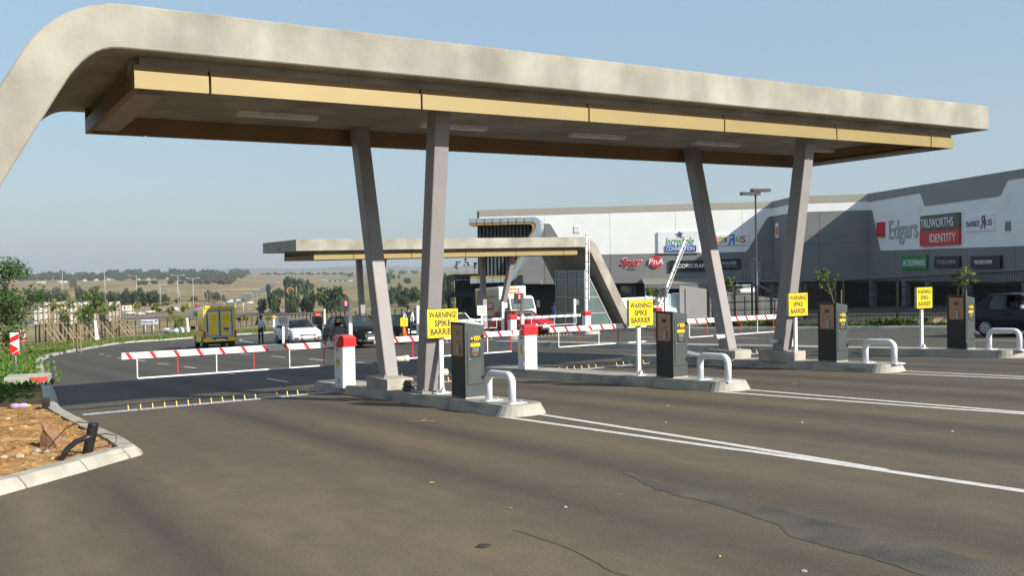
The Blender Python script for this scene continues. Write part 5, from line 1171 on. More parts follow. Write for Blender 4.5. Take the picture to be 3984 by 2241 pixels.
# local x forward, rear face at x=0
mb = MB(); mb.prism([(0.0, .55), (0, .98), (.03, 1.02), (2.3, 1.05), (2.32, 1.1), (3.0, 1.08), (3.5, 1.02), (4.75, .95), (4.9, .7), (4.9, .35), (4.6, .28)] + [(x + 3.95, z + .05) for x, z in arch(0, .42)] + [(3.4, .32), (1.4, .32)] + [(x + .95, z + .05) for x, z in arch(0, .42)] + [(.45, .36), (.05, .40)], -.88, .88, 'y'); part(e, 'body', mb, P_YEL, bevel=.04)
mb = MB(); b0 = [(2.35, -.84, 1.06), (3.95, -.84, 1.04), (3.95, .84, 1.04), (2.35, .84, 1.06)]; t0 = [(2.35, -.68, 1.74), (3.15, -.68, 1.74), (3.15, .68, 1.74), (2.35, .68, 1.74)]; mb.hexa(b0, t0); part(e, 'cab', mb, P_YEL, bevel=.04)
for s in (-1, 1): mb = MB(); mb.add([(2.5, s * .843, 1.12), (3.75, s * .843, 1.1), (3.15, s * .70, 1.68), (2.5, s * .70, 1.68)], [(0, 1, 2, 3)]); part(e, 'side_window', mb, M_CGLASS)
mb = MB(); ringb = lambda x, k: [(x, -.90 * k, 1.0), (x, -.93 * k, 1.6), (x, -.90 * k, 2.3), (x, -.80 * k, 2.47), (x, .80 * k, 2.47), (x, .90 * k, 2.3), (x, .93 * k, 1.6), (x, .90 * k, 1.0)]
mb.loft([ringb(-.02, 1), ringb(2.2, 1), ringb(2.5, .93)]); cb = part(e, 'box_canopy', mb, P_YEL, bevel=.03)
vb('roof_lip', P_YEL, -.10, .0, -.82, .82, 2.30, 2.44, parent=cb, bevel=.03); vb('vent_cap', M_TRIM, -.115, -.1, -.03, .03, 2.33, 2.41, parent=cb)
vb('door_frame', M_STEEL, -.05, -.022, -.80, .80, .62, 2.26, parent=cb)
vb('seal', M_TRIM, -.055, -.0505, -.72, .72, .68, 2.2, parent=cb)
for s in (-1, 1):
    d = vb('rear_door', M_STEEL, -.075, -.056, min(s * .03, s * .66), max(s * .03, s * .66), .70, 2.16); vb('door_skin', P_YEL, -.082, -.0755, min(s * .10, s * .58), max(s * .10, s * .58), .78, 2.08, parent=d)
    for z in (.85, 2.0): vb('hinge', M_STEEL, -.085, -.056, min(s * .66, s * .80), max(s * .66, s * .80), z - .04, z + .04, parent=d)
    for z, tx in ((1.84, ('PRIORITY', 'EXPRESS')[s > 0]), (1.66, ('SPECIAL', 'ECONOMY')[s > 0])):
        me = text_mesh(('COURIER', 'FREIGHT')[s < 0] + 'IT', width=.32, height=.05, bold=.02).copy(); part(d, 'lettering', me, S_RED if z < 1.7 else M_LBL, loc=(-.084, s * .34, z), rot=LEFT)
        mb = MB(); mb.prism([(s * .34 - .16, z + .03), (s * .34 - .06, z + .05), (s * .34 - .12, z + .06)], -.0845, -.0825, 'x'); part(d, 'arrow_mark', mb, S_RED)
    vb('tail_lamp', M_TAIL, -.02, .12, min(s * .80, s * .94), max(s * .80, s * .94), .56, .98)
    mb = MB(); mb.box(-.06, .06, -.13, .13, 0, .2); part(e, 'mirror', mb, M_TRIM, bevel=.03, loc=(3.45, s * 1.04, 1.12))
    for x in (.95, 3.95): wheel(e, x, s * .76, .35, .24, s)
    vb('mud_flap', M_TRIM, .42, .45, min(s * .6, s * .9), max(s * .6, s * .9), .10, .42)
vb('blue_sticker', S_BLUE, -.084, -.0825, -.50, -.20, 1.02, 1.16); me = text_mesh('0861 000 000', width=.34, height=.045).copy(); part(e, 'lettering', me, M_LBL, loc=(-.084, -.34, .94), rot=LEFT)
vb('door_bar', M_STEEL, -.115, -.085, -.18, .45, 1.40, 1.44); vb('lock_bar', M_TRIM, -.1, -.083, -.03, .03, .7, 2.16)
vb('bumper', P_YEL, -.14, .06, -.92, .92, .36, .58, bevel=.04); vb('step', M_TRIM, -.145, -.04, -.42, .42, .5, .60); pl_ = vb('number_plate', M_LBLW, -.155, -.146, -.26, .26, .42, .53); vb('chassis', M_INT, .1, 4.4, -.6, .6, .22, .5)
vb('side_stripe', M_TRIM, .2, 2.2, .902, .906, 1.08, 1.12, parent=cb)
# ---- delivery truck
e = put(thing('delivery_truck', 'white delivery truck with red bakery logo queueing behind the red hatchback', 'truck', gp(36.3, 58.8), HV - R(8)))
def tb(nm, m, *b, parent=None, **k): mb = MB(); mb.box(*b); return part(parent or e, nm, mb, m, **k)
bx_ = tb('cargo_box', P_TRUCK, -3.9, .75, -1.08, 1.08, .95, 3.12, bevel=.05)
for s in (-1, 1):
    tb('edge_rail', M_CHROME, -3.9, .75, min(s * 1.075, s * 1.10), max(s * 1.075, s * 1.10), 3.0, 3.1, parent=bx_)
# side print, right flank (y negative faces the camera)
M_PCREAM = mat('print_cream', (.55, .47, .33), .5, var=.06, scale=1); M_PYEL = mat('print_yellow', (.62, .46, .10), .5, var=.05, scale=1); M_PSKIN = mat('print_skin', (.42, .24, .15), .5, var=.08, scale=3); M_PHAIR = mat('print_hair', (.17, .09, .04), .5, var=.1, scale=6); M_PGOLD = mat('print_gold', (.72, .40, .04), .5, var=.03)
sp_ = tb('side_print', M_PCREAM, -3.86, .68, -1.085, -1.0805, 1.0, 2.95, parent=bx_)
def ell(cx, cz, a, b, n=20): return [(cx + a * math.cos(2 * math.pi * k / n), cz + b * math.sin(2 * math.pi * k / n)) for k in range(n)]
def flat(poly, y, m, nm='print_patch'): mb = MB(); mb.prism(poly, -y - .003, -y, 'y'); part(bx_, nm, mb, m)
flat([(-3.86, 1.0), (-3.45, 1.0), (-3.3, 2.95), (-3.86, 2.95)], 1.0855, M_PYEL)
flat(ell(-2.95, 2.15, .55, .82), 1.0892, M_PHAIR); flat(ell(-2.90, 2.05, .40, .62), 1.0930, M_PSKIN); flat(ell(-2.82, 1.72, .12, .06), 1.0968, S_WHITE); flat([(-3.5, 1.0), (-2.3, 1.0), (-2.45, 1.35), (-2.7, 1.5), (-3.2, 1.5), (-3.4, 1.3)], 1.0968, M_PSKIN)
for x in (-3.02, -2.72): flat(ell(x, 2.22, .06, .03), 1.0968, M_PHAIR)
flat(ell(-.95, 1.72, .52, .52), 1.0855, M_PGOLD); flat([(-1.65, 1.45), (-.25, 1.45), (-.30, 1.72), (-.25, 2.0), (-1.65, 2.0), (-1.6, 1.72)], 1.0892, S_RED)
def tl(s, m, x, z, wd, ht, y=1.094, rz_=FRONT): me = text_mesh(s, width=wd, height=ht, bold=.02).copy(); part(bx_, 'lettering', me, m, loc=(x, -y, z), rot=rz_)
tl('SASKO', S_WHITE, -.95, 1.75, 1.05, .34); tl('LIFE TASTES GREAT', S_RED, -.95, 2.42, 1.75, .16)
# front of the box
def ftl(s, m, y, z, wd, ht, x): me = text_mesh(s, width=wd, height=ht, bold=.02).copy(); part(bx_, 'lettering', me, m, loc=(x, y, z), rot=RIGHT)
mb = MB(); mb.prism(ell(0.05, 2.78, .42, .30), .752, .756, 'x'); part(bx_, 'print_patch', mb, M_PGOLD); mb = MB(); mb.prism([(-.5, 2.62), (.6, 2.62), (.56, 2.78), (.6, 2.95), (-.5, 2.95), (-.46, 2.78)], .757, .761, 'x'); part(bx_, 'print_patch', mb, S_RED); ftl('SASKO', S_WHITE, .05, 2.79, .84, .2, .764)
# cab
cx0 = .85; mb = MB(); rg = lambda x0, x1, z, y: [(x0, -y, z), (x1, -y, z), (x1 + .06, -y * .6, z), (x1 + .06, y * .6, z), (x1, y, z), (x0, y, z)]
mb.loft([rg(cx0, 2.55, .55, 1.0), rg(cx0, 2.58, 1.35, 1.0), rg(cx0, 2.25, 2.25, .95), rg(cx0 + .1, 2.05, 2.38, .85)]); cbm = part(e, 'cab', mb, P_TRUCK, bevel=.03)
mb = MB(); mb.add([(2.59, -.90, 1.42), (2.655, -.55, 1.42), (2.655, .55, 1.42), (2.59, .90, 1.42), (2.305, .86, 2.2), (2.365, .55, 2.2), (2.365, -.55, 2.2), (2.305, -.86, 2.2)], [(0, 1, 6, 7), (1, 2, 5, 6), (2, 3, 4, 5)]); part(e, 'windscreen', mb, M_CGLASS_D := mat('truck_glass', (.10, .13, .13), .06, var=.2, scale=2, spec=.9))
for s in (-1, 1):
    mb = MB(); mb.add([(1.15, s * 1.004, 1.4), (2.38, s * 1.004, 1.4), (2.12, s * .968, 2.12), (1.2, s * .968, 2.12)], [(0, 1, 2, 3)]); part(e, 'side_window', mb, M_INT)
    mb = MB(); mb.box(-.06, .06, -.12, .12, -.25, .25); part(e, 'mirror', mb, M_TRIM, loc=(2.45, s * 1.22, 1.75)); mb = MB(); mb.tube([(2.35, s * .98, 2.05), (2.45, s * 1.2, 2.0)], .02, 6); part(e, 'mirror_arm', mb, M_TRIM)
    for x in (1.75, -2.6): wheel(e, x, s * .85, .42, .26, s)
    mb = MB(); mb.box(2.56, 2.66, min(s * .58, s * .92), max(s * .58, s * .92), .82, 1.02); part(e, 'headlamp', mb, M_HEADL)
tb('bumper', P_TRUCK, 2.5, 2.75, -1.0, 1.0, .42, .74, bevel=.04); tb('grille', M_TRIM, 2.6, 2.67, -.5, .5, .86, 1.1); tb('wiper', M_TRIM, 2.66, 2.68, -.5, .5, 1.40, 1.43); tb('chassis', M_INT, -3.7, 2.4, -.5, .5, .5, .95)
# ---- light vehicles in the yard behind the fence
P_TEAL = paint('pale_teal_van_paint', (.40, .52, .54))
def van(name, label, loc, rz, pc, L=4.6, H=2.05, Wd=1.75, ribbed=False):
    v = put(thing(name, label, 'van', loc, rz, 'vehicles in the delivery yard'))
    mb = MB(); mb.prism([(-L / 2, .35), (-L / 2, H - .1), (-L / 2 + .15, H), (L / 2 - 1.5, H), (L / 2 - .85, 1.25), (L / 2 - .1, 1.0), (L / 2, .4), (L / 2 - .5, .3), (-L / 2 + .3, .3)], -Wd / 2, Wd / 2, 'y'); part(v, 'body', mb, pc, bevel=.06)
    mb = MB(); mb.add([(L / 2 - 1.45, -Wd * .42, H - .08), (L / 2 - .83, -Wd * .44, 1.3), (L / 2 - .83, Wd * .44, 1.3), (L / 2 - 1.45, Wd * .42, H - .08)], [(0, 1, 2, 3)]); mb.v = [(x + .03, y, z + .03) for x, y, z in mb.v]; part(v, 'windscreen', mb, M_CGLASS)
    for s in (-1, 1):
        mb = MB(); mb.add([(L / 2 - 2.3, s * (Wd / 2 + .004), 1.25), (L / 2 - 1.0, s * (Wd / 2 + .004), 1.25), (L / 2 - 1.5, s * (Wd / 2 + .004), H - .2), (L / 2 - 2.3, s * (Wd / 2 + .004), H - .2)], [(0, 1, 2, 3)]); part(v, 'side_window', mb, M_CGLASS)
        for x in (-L / 2 + .8, L / 2 - .85): wheel(v, x, s * (Wd / 2 - .12), .31, .2, s)
        if ribbed:
            for k in range(10): x = -L / 2 + .2 + .22 * k; mb = MB(); mb.box(x, x + .06, min(s * Wd / 2, s * (Wd / 2 + .03)), max(s * Wd / 2, s * (Wd / 2 + .03)), .9, H - .1); part(v, 'rib', mb, pc)
    return v
van('canopy_pickup', 'pale teal pickup with ribbed canopy parked behind the fence posts', (12.4, 67.5, G(12.4, 67.5)), R(12), P_TEAL, ribbed=True); van('panel_van', 'cream panel van parked behind the teal pickup', (14.6, 71.5, G(14.6, 71.5)), R(15), P_TRUCK, H=2.1); van('panel_van', 'white van seen through the fence beside the leaning boom', (9.2, 66.0, G(9.2, 66.0)), R(5), P_TRUCK, H=1.9)
# ---- far traffic on the valley roads
far_proto = {}
def far_car(px, py, rz, pc, label):
    P = hit(px, py); key = pc.name
    if key not in far_proto:
        v = thing('distant_car', label, 'car', P + Vector((0, 0, .26)), rz, 'cars on the valley road'); far_proto[key] = v
        mb = MB(); mb.prism([(-2.15, .3), (-2.1, .85), (-1.3, .95), (-.9, 1.45), (.35, 1.47), (1.0, .98), (2.0, .85), (2.2, .55), (2.15, .3)], -.86, .86, 'y'); part(v, 'body', mb, pc, bevel=.06)
        for s in (-1, 1):
            mb = MB(); mb.add([(-1.2, s * .864, .98), (.85, s * .864, .98), (.3, s * .864, 1.38), (-.85, s * .864, 1.38)], [(0, 1, 2, 3)]); part(v, 'side_window', mb, M_CGLASS)
            for x in (-1.35, 1.35): mb = MB(); mb.lathe([(.31, s * .88), (.31, s * .70)], 10, 'y', (x, 0, .31)); part(v, 'wheel', mb, M_TYRE)
        mb = MB(); mb.add([(.42, -.75, 1.43), (1.02, -.8, 1.02), (1.02, .8, 1.02), (.42, .75, 1.43)], [(0, 1, 2, 3)]); part(v, 'windscreen', mb, M_CGLASS)
        mb = MB(); mb.add([(-.96, -.75, 1.43), (-1.34, -.8, .99), (-1.34, .8, .99), (-.96, .75, 1.43)], [(0, 1, 2, 3)]); part(v, 'rear_window', mb, M_CGLASS)
        return v
    return dup(far_proto[key], P + Vector((0, 0, .26)), rz, label)
fz = lambda x, y: (450 + x / 4.14, 1000 + y / 4.14)
for (x, y), rz, pc, lb in (((180, 905), 5, P_SILV, 'silver car just right of the small white hoarding in the valley'), ((240, 928), 8, P_WHITE, 'white car crossing in front of the small white hoarding'), ((395, 940), 4, P_WHITE, 'white car lowest on the cross road in the valley'), ((560, 910), 10, P_WHITE, 'white car between two saplings on the cross road'), ((740, 895), 3, P_SILV, 'silver car half hidden behind a sapling crown'), ((800, 893), 3, P_WHITE, 'white car right behind the silver one at the crossing'), ((975, 855), 30, P_WHITE, 'white van-like car at the foot of the tall street lamp'), ((1045, 885), 5, P_WHITE, 'white car beside the street lamp base at the crossing'), ((1320, 870), 15, P_SILV, 'dark glazed silver car at the crossing left of the pickup'), ((1318, 800), 20, P_RED, 'dark red car beyond the crossing'), ((1838, 738), 25, P_WHITE, 'lowest white car of the group climbing the far road'), ((1870, 722), 25, P_WHITE, 'middle white car of the group climbing the far road'), ((1910, 735), 25, P_SILV, 'silver car of the group climbing the far road'), ((1965, 715), 28, P_WHITE, 'highest white car of the group climbing the far road'), ((2040, 790), 22, P_SILV, 'silver car turning at the yellow traffic signals')):
    far_car(*fz(x, y), R(rz), pc, lb)
f4 = lambda x, y: (700 + x / 4.996, 1130 + y / 4.996)
far_car(*f4(1345, 392), R(8), P_SILV, 'silver car crossing right of the yellow signal pole'); far_car(*f4(1372, 262), R(20), P_WHITE, 'white car behind the silver crossing car'); far_car(1082, 1101.5, R(60), P_WHITE, 'white car far up the road on the crest')
# ================================================================== people
SKIN = mat('dark_skin', (.075, .038, .022), .55, var=.08, scale=20); SKINL = mat('light_skin', (.50, .28, .19), .55, var=.06, scale=20)
C_SHIRT = mat('white_shirt', (.72, .76, .84), .8, var=.06, scale=9, bump=.2); C_BLK = mat('black_cloth', (.012, .012, .014), .85, var=.2, scale=9, bump=.2); C_BLUE = mat('blue_overall', (.03, .06, .19), .85, var=.15, scale=9, bump=.2); C_SHOE = mat('black_shoe', (.012, .011, .010), .4, var=.1, scale=9); HAIR = mat('black_hair', (.010, .008, .007), .8, var=.2, scale=30, bump=.4); HAIRB = mat('brown_hair', (.10, .05, .02), .8, var=.2, scale=30, bump=.4)
def skinned(name, J, E_, mats, parent, sub=2):
    """J: name -> (x,y,z,r); E_: (a, b, material index). One continuous skin surface."""
    names = list(J); idx = {n: i for i, n in enumerate(names)}
    me = bpy.data.meshes.new('sk'); me.from_pydata([J[n][:3] for n in names], [(idx[a], idx[b]) for a, b, m in E_], []); me.update()
    o = bpy.data.objects.new('sk', me); COL.objects.link(o)
    sk = o.modifiers.new('s', 'SKIN'); sk.use_smooth_shade = True; ss = o.modifiers.new('d', 'SUBSURF'); ss.levels = sub; ss.render_levels = sub
    for i, n in enumerate(names): 
        r_ = J[n][3]; me.skin_vertices[0].data[i].radius = (r_, r_) if not isinstance(r_, tuple) else r_
        me.skin_vertices[0].data[i].use_root = (i == 0)
    dg = bpy.context.evaluated_depsgraph_get(); dg.update(); m2 = bpy.data.meshes.new_from_object(o.evaluated_get(dg)); bpy.data.objects.remove(o)
    m2.materials.clear()
    for m in mats: m2.materials.append(m)
    segs = [(Vector(J[a][:3]), Vector(J[b][:3]), m) for a, b, m in E_]
    for p in m2.polygons:
        c = p.center; best = 1e9; bi = 0
        for a, b, m in segs:
            d = b - a; t = max(0, min(1, (c - a).dot(d) / max(1e-9, d.length_squared))); q = (a + d * t - c).length
            if q < best: best = q; bi = m
        p.material_index = bi; p.use_smooth = True
    ob = bpy.data.objects.new(name, m2); link(ob, parent); return ob
def hand(parent, at_, d, m, curl=.5, s=1.0, nm='hand'):
    """palm plus five unequal bent fingers; d is the forearm direction"""
    d = Vector(d).normalized(); a = d.orthogonal().normalized(); b = d.cross(a); mb = MB(); P = Vector(at_)
    mb.loft([[P + a * x * .036 * s + b * y * .014 * s for x, y in ((-1, -1), (1, -1), (1, 1), (-1, 1))], [P + d * .085 * s + a * x * .042 * s + b * y * .012 * s for x, y in ((-1, -1), (1, -1), (1, 1), (-1, 1))]])
    for k, L_ in enumerate((.062, .074, .070, .055)):
        o = P + d * .082 * s + a * (-.032 + .0213 * k) * s; e1 = o + (d * .9 + b * .3 * curl) * L_ * .5 * s; e2 = e1 + (d * .6 + b * 1.0 * curl) * L_ * .5 * s; mb.tube([o, e1, e2], [.0095 * s, .009 * s, .007 * s], 6)
    o = P + d * .02 * s - a * .036 * s; e1 = o + (d * .6 - a * .6) * .04 * s; e2 = e1 + (d * .9 + b * .4) * .032 * s; mb.tube([o, e1, e2], [.012 * s, .0105 * s, .008 * s], 6)
    return part(parent, nm, mb, m, True)
def face(parent, c, f, m_skin, m_hair, s=1.0, hair='short', glasses=False):
    """c head centre, f facing direction (unit, horizontal)"""
    c = Vector(c); f = Vector(f).normalized(); r_ = Vector((f.y, -f.x, 0)); u = Vector((0, 0, 1))
    for k in (-1, 1):
        mb = MB(); mb.lathe([(.004, -.011), (.011, -.006), (.012, 0), (.011, .006), (.004, .011)], 8, c=tuple(c + f * .088 * s + r_ * k * .032 * s + u * .01)); part(parent, 'eye', mb, M_LBL)
        mb = MB(); q = c + r_ * k * .080 * s - u * .005; mb.loft([[q + f * .012 + u * .03, q - f * .014 + u * .028, q - f * .012 - u * .028, q + f * .006 - u * .03], [q + r_ * k * .014 + f * .008 + u * .024, q + r_ * k * .018 - f * .012 + u * .022, q + r_ * k * .014 - f * .008 - u * .02, q + r_ * k * .012 + f * .004 - u * .02]]); part(parent, 'ear', mb, m_skin, True)
    mb = MB(); q = c + f * .088 * s; mb.add([q + u * .012, q - u * .035 + r_ * .017, q - u * .035 - r_ * .017, q - u * .030 + f * .024], [(0, 1, 3), (0, 3, 2), (1, 2, 3)]); part(parent, 'nose', mb, m_skin, True)
    mb = MB(); q = c + f * .082 * s - u * .062; mb.loft([[q - r_ * .026 - u * .004, q - r_ * .026 + u * .004], [q + f * .008 - u * .008, q + f * .008 + u * .007], [q + r_ * .026 - u * .004, q + r_ * .026 + u * .004]], False, False); part(parent, 'mouth', mb, mat('lips', (.16, .06, .05), .6, var=.05))
    if glasses: mb = MB(); mb.tube([c + f * .06 - r_ * .085 + u * .012, c + f * .098 - r_ * .05 + u * .012, c + f * .104 + u * .014, c + f * .098 + r_ * .05 + u * .012, c + f * .06 + r_ * .085 + u * .012], .006, 6); part(parent, 'glasses', mb, M_LBL)
    bm = bmesh.new(); bmesh.ops.create_uvsphere(bm, u_segments=14, v_segments=10, radius=1)
    kill = [v for v in bm.verts if (v.co.dot(f) > .45 and v.co.z < .45) or v.co.z < -.35]; bmesh.ops.delete(bm, geom=kill, context='VERTS')
    for v in bm.verts: v.co = c + Vector((v.co.x * .090, v.co.y * .090, v.co.z * .118 + .012)) * s + f * (-.004)
    me = bpy.data.meshes.new('hair'); bm.to_mesh(me); bm.free(); part(parent, 'hair', me, m_hair, True)
def stander(label, loc, rz, top, legs, skin, arms, hairm=HAIR, sleeves=None, vest=None, back=False):
    e = thing('person', label, 'person', loc, rz); f = (0, -1, 0)
    # x right of the viewer, -y towards the viewer
    J = {'hip': (0, 0, .95, (.15, .115)), 'waist': (0, 0, 1.10, (.145, .105)), 'chest': (0, 0, 1.32, (.175, .12)), 'collar': (0, 0, 1.46, (.10, .08)), 'neck': (0, -.005, 1.53, .055), 'head': (0, -.012, 1.66, (.078, .088)), 'crown': (0, -.008, 1.745, (.062, .07)),
         'hl': (-.09, 0, .90, .092), 'kl': (-.105, -.015, .50, .062), 'al': (-.11, .015, .09, .042), 'tl': (-.12, -.13, .035, .036), 'hr': (.09, 0, .90, .092), 'kr': (.10, -.01, .50, .062), 'ar': (.11, .015, .09, .042), 'tr': (.125, -.13, .035, .036)}
    E_ = [('hip', 'waist', 0), ('waist', 'chest', 0), ('chest', 'collar', 0), ('collar', 'neck', 2), ('neck', 'head', 2), ('head', 'crown', 2), ('hip', 'hl', 1), ('hl', 'kl', 1), ('kl', 'al', 1), ('al', 'tl', 3), ('hip', 'hr', 1), ('hr', 'kr', 1), ('kr', 'ar', 1), ('ar', 'tr', 3)]
    for s, (el, wr_, sk_from) in zip(('l', 'r'), arms):
        sx = -1 if s == 'l' else 1; J['s' + s] = (sx * .185, 0, 1.41, .062); J['e' + s] = (*el, .047); J['w' + s] = (*wr_, .032)
        E_ += [('chest', 's' + s, 0), ('s' + s, 'e' + s, 4), ('e' + s, 'w' + s, 2 if sk_from else 4)]
    mats = [vest or top, legs, skin, C_SHOE, sleeves or top]
    b = skinned('body', J, E_, mats, e)
    for s, (el, wr_, sf) in zip(('l', 'r'), arms): d = Vector(wr_) - Vector(el); hand(e, Vector(wr_) - d.normalized() * .01, d, skin)
    face(e, (0, -.012, 1.665), (0, -1, 0), skin, hairm); 
    mb = MB(); mb.lathe([(.062, 1.475), (.072, 1.50), (.064, 1.53)], 12); part(e, 'collar', mb, sleeves or top)
    return e
P = at(1016, 1341); ps = stander('man in white shirt and black trousers holding a phone to his ear', P, R(-12), C_SHIRT, C_BLK, SKIN, (((-.31, -.07, 1.17), (-.135, -.12, 1.55), True), ((.27, .02, 1.13), (.25, -.05, .88), True)))
mb = MB(); mb.box(-.15, -.12, -.15, -.10, 1.54, 1.68); part(ps, 'phone', mb, M_LBL); mb = MB(); mb.box(.19, .27, -.10, -.09, .72, .92); part(ps, 'paper', mb, M_LBLW); ps.scale = (1.02,) * 3
mb = MB(); mb.lathe([(.15, 1.0), (.15, 1.04)], 16); bl = part(ps, 'belt', mb, C_SHOE); bl.scale = (1, .78, 1)
P = GW(21.2, 44.4, KH); stander('guard in black waistcoat and white sleeves beside the entrance cabinet', P, R(20), C_SHIRT, C_BLK, SKIN, (((-.27, .02, 1.15), (-.26, -.06, .90), False), ((.27, .0, 1.15), (.22, -.12, .93), False)), sleeves=C_SHIRT, vest=C_BLK)
P = at(2156, 1268); stander('person in blue overalls standing at the booth door', P, R(150), C_BLUE, C_BLUE, SKIN, (((-.26, -.03, 1.14), (-.18, -.2, 1.1), False), ((.26, .0, 1.15), (.24, -.08, .9), False)))
# driver of the purple car: seated figure behind the open window
car = [o for o in bpy.data.objects if o.name.startswith('three_door_car')][0]
bpy.context.view_layer.update()
e = thing('person', 'driver with short brown hair and pale shirt in the purple car', 'person', car.matrix_world @ Vector((.02, -.36, .02)), car.rotation_euler.z)
J = {'hip': (-.05, 0, .50, (.15, .13)), 'chest': (-.10, 0, .86, (.17, .12)), 'collar': (-.07, 0, .97, .08), 'neck': (-.05, 0, 1.03, .052), 'head': (-.01, 0, 1.15, (.085, .075)), 'crown': (-.02, 0, 1.235, .062), 'sr': (-.08, -.18, .93, .06), 'er': (.10, -.24, .76, .046), 'wr': (.34, -.20, .86, .032), 'sl': (-.08, .18, .93, .06), 'el': (.12, .24, .78, .046), 'wl': (.36, .16, .88, .032), 'kn': (.42, -.1, .52, .075), 'ft': (.62, -.1, .2, .05), 'kn2': (.42, .1, .52, .075), 'ft2': (.62, .1, .2, .05)}
skinned('body', J, [('hip', 'chest', 0), ('chest', 'collar', 0), ('collar', 'neck', 1), ('neck', 'head', 1), ('head', 'crown', 1), ('chest', 'sr', 0), ('sr', 'er', 0), ('er', 'wr', 1), ('chest', 'sl', 0), ('sl', 'el', 0), ('el', 'wl', 1), ('hip', 'kn', 2), ('kn', 'ft', 2), ('hip', 'kn2', 2), ('kn2', 'ft2', 2)], [C_SHIRT, SKINL, C_BLK], e)
for a, b in (((.34, -.20, .86), (.24, .04, .10)), ((.36, .16, .88), (.24, -.08, .10))): hand(e, a, b, SKINL, 1.0)
face(e, (-.01, 0, 1.155), (1, 0, 0), SKINL, HAIRB, glasses=True)
mb = MB(); ring = [[(.42 + .0, (.17 + .016 * math.cos(p)) * math.cos(t), .86 + (.17 + .016 * math.cos(p)) * math.sin(t) + 0) for p in (0, 2.1, 4.2)] for t in [2 * math.pi * k / 18 for k in range(19)]]
mb.loft([[(x + .014 * math.sin(p), y, z) for (x, y, z), p in zip(r_, (0, 2.1, 4.2))] for r_ in ring], False); part(car, 'steering_wheel', mb, M_TRIM, loc=(.02, -.36, .02))

# ================================================================== entrance-side gate equipment
def fbar(u, v, label, L_, ang, **k): return barrier(u, v, label, L_=L_, ang=ang, sgn=1, group='entrance boom barriers', dark=True, detail=False, **k)
fbar(25.2, 40.6, 'white entrance barrier with lowered boom in front of the red hatchback', 4.3, 0); fbar(29.9, 40.6, 'white entrance barrier with its boom standing upright', 4.4, R(89)); fbar(34.0, 39.6, 'white entrance barrier with boom half raised and leaning', 4.6, R(62)); fbar(21.1, 42.0, 'white entrance barrier with red cap beside the guard', 4.3, 0)
def reader_post(u, v, label, H=1.75):
    e = thing('sensor_post', label, 'post', GW(u, v, KH), TH, 'white sensor posts')
    mb = MB(); mb.box(-.06, .06, -.05, .05, 0, H); part(e, 'post', mb, M_WHITE); mb = MB(); mb.box(.07, .24, -.08, .08, H - .32, H - .04); part(e, 'sensor_box', mb, M_WHITE, bevel=.01); mb = MB(); mb.box(.06, .12, -.02, .02, H - .5, H - .3); part(e, 'bracket', mb, M_STEEL)
reader_post(24.95, 41.1, 'white sensor post beside the lowered entrance boom'); reader_post(29.55, 41.2, 'white sensor post beside the upright boom'); reader_post(20.85, 42.6, 'white sensor post in front of the guard'); reader_post(33.7, 40.2, 'white sensor post behind the second warning sign')
def entry_machine(u, v, label):
    e = thing('ticket_dispenser', label, 'ticket machine', GW(u, v, KH), TH, 'entrance ticket dispensers')
    mb = MB(); mb.prism([(0, 0), (.5, 0), (.5, 1.36), (0, 1.42)], 0, .5, 'y'); part(e, 'housing', mb, M_MACH, bevel=.01, seg=1); mb = MB(); mb.box(.5, .51, .05, .45, .75, 1.3); part(e, 'reader_plate', mb, M_BRASS); mb = MB(); mb.box(.06, .44, -.008, 0, .2, 1.2); part(e, 'door', mb, M_MACH)
entry_machine(20.75, 57.2, 'dark ticket dispenser standing right of the white hatchback'); entry_machine(20.95, 47.5, 'dark ticket dispenser behind the leaning column near the small black car'); entry_machine(25.1, 47.6, 'dark ticket dispenser left of the white saloon')
def frame_board(px, py, top, wd, ht, label):
    P = at(px, py, KH); e = thing('framed_board', label, 'notice board', P, TH - R(10), 'white framed boards')
    mb = MB(); mb.box(-.06, .06, -.04, .04, -.05, top - ht); part(e, 'post', mb, M_WHITE); mb = MB(); mb.box(-wd / 2, wd / 2, -.05, .05, top - ht, top); fr = part(e, 'frame', mb, M_WHITE); mb = MB(); mb.box(-wd / 2 + .09, wd / 2 - .09, -.058, -.0505, top - ht + .09, top - .09); part(fr, 'panel', mb, mat('board_panel', (.42, .43, .40), .6, var=.04, scale=3))
frame_board(1103, 1333, 1.55, .66, .56, 'white framed blank board on a post in front of the white hatchback'); frame_board(1876, 1300, 1.62, .55, .55, 'white framed blank board left of the red hatchback')
hoop(20.95, 56.4, 55.7, 'small white hoop beside the dispenser at the white hatchback', r=.07)
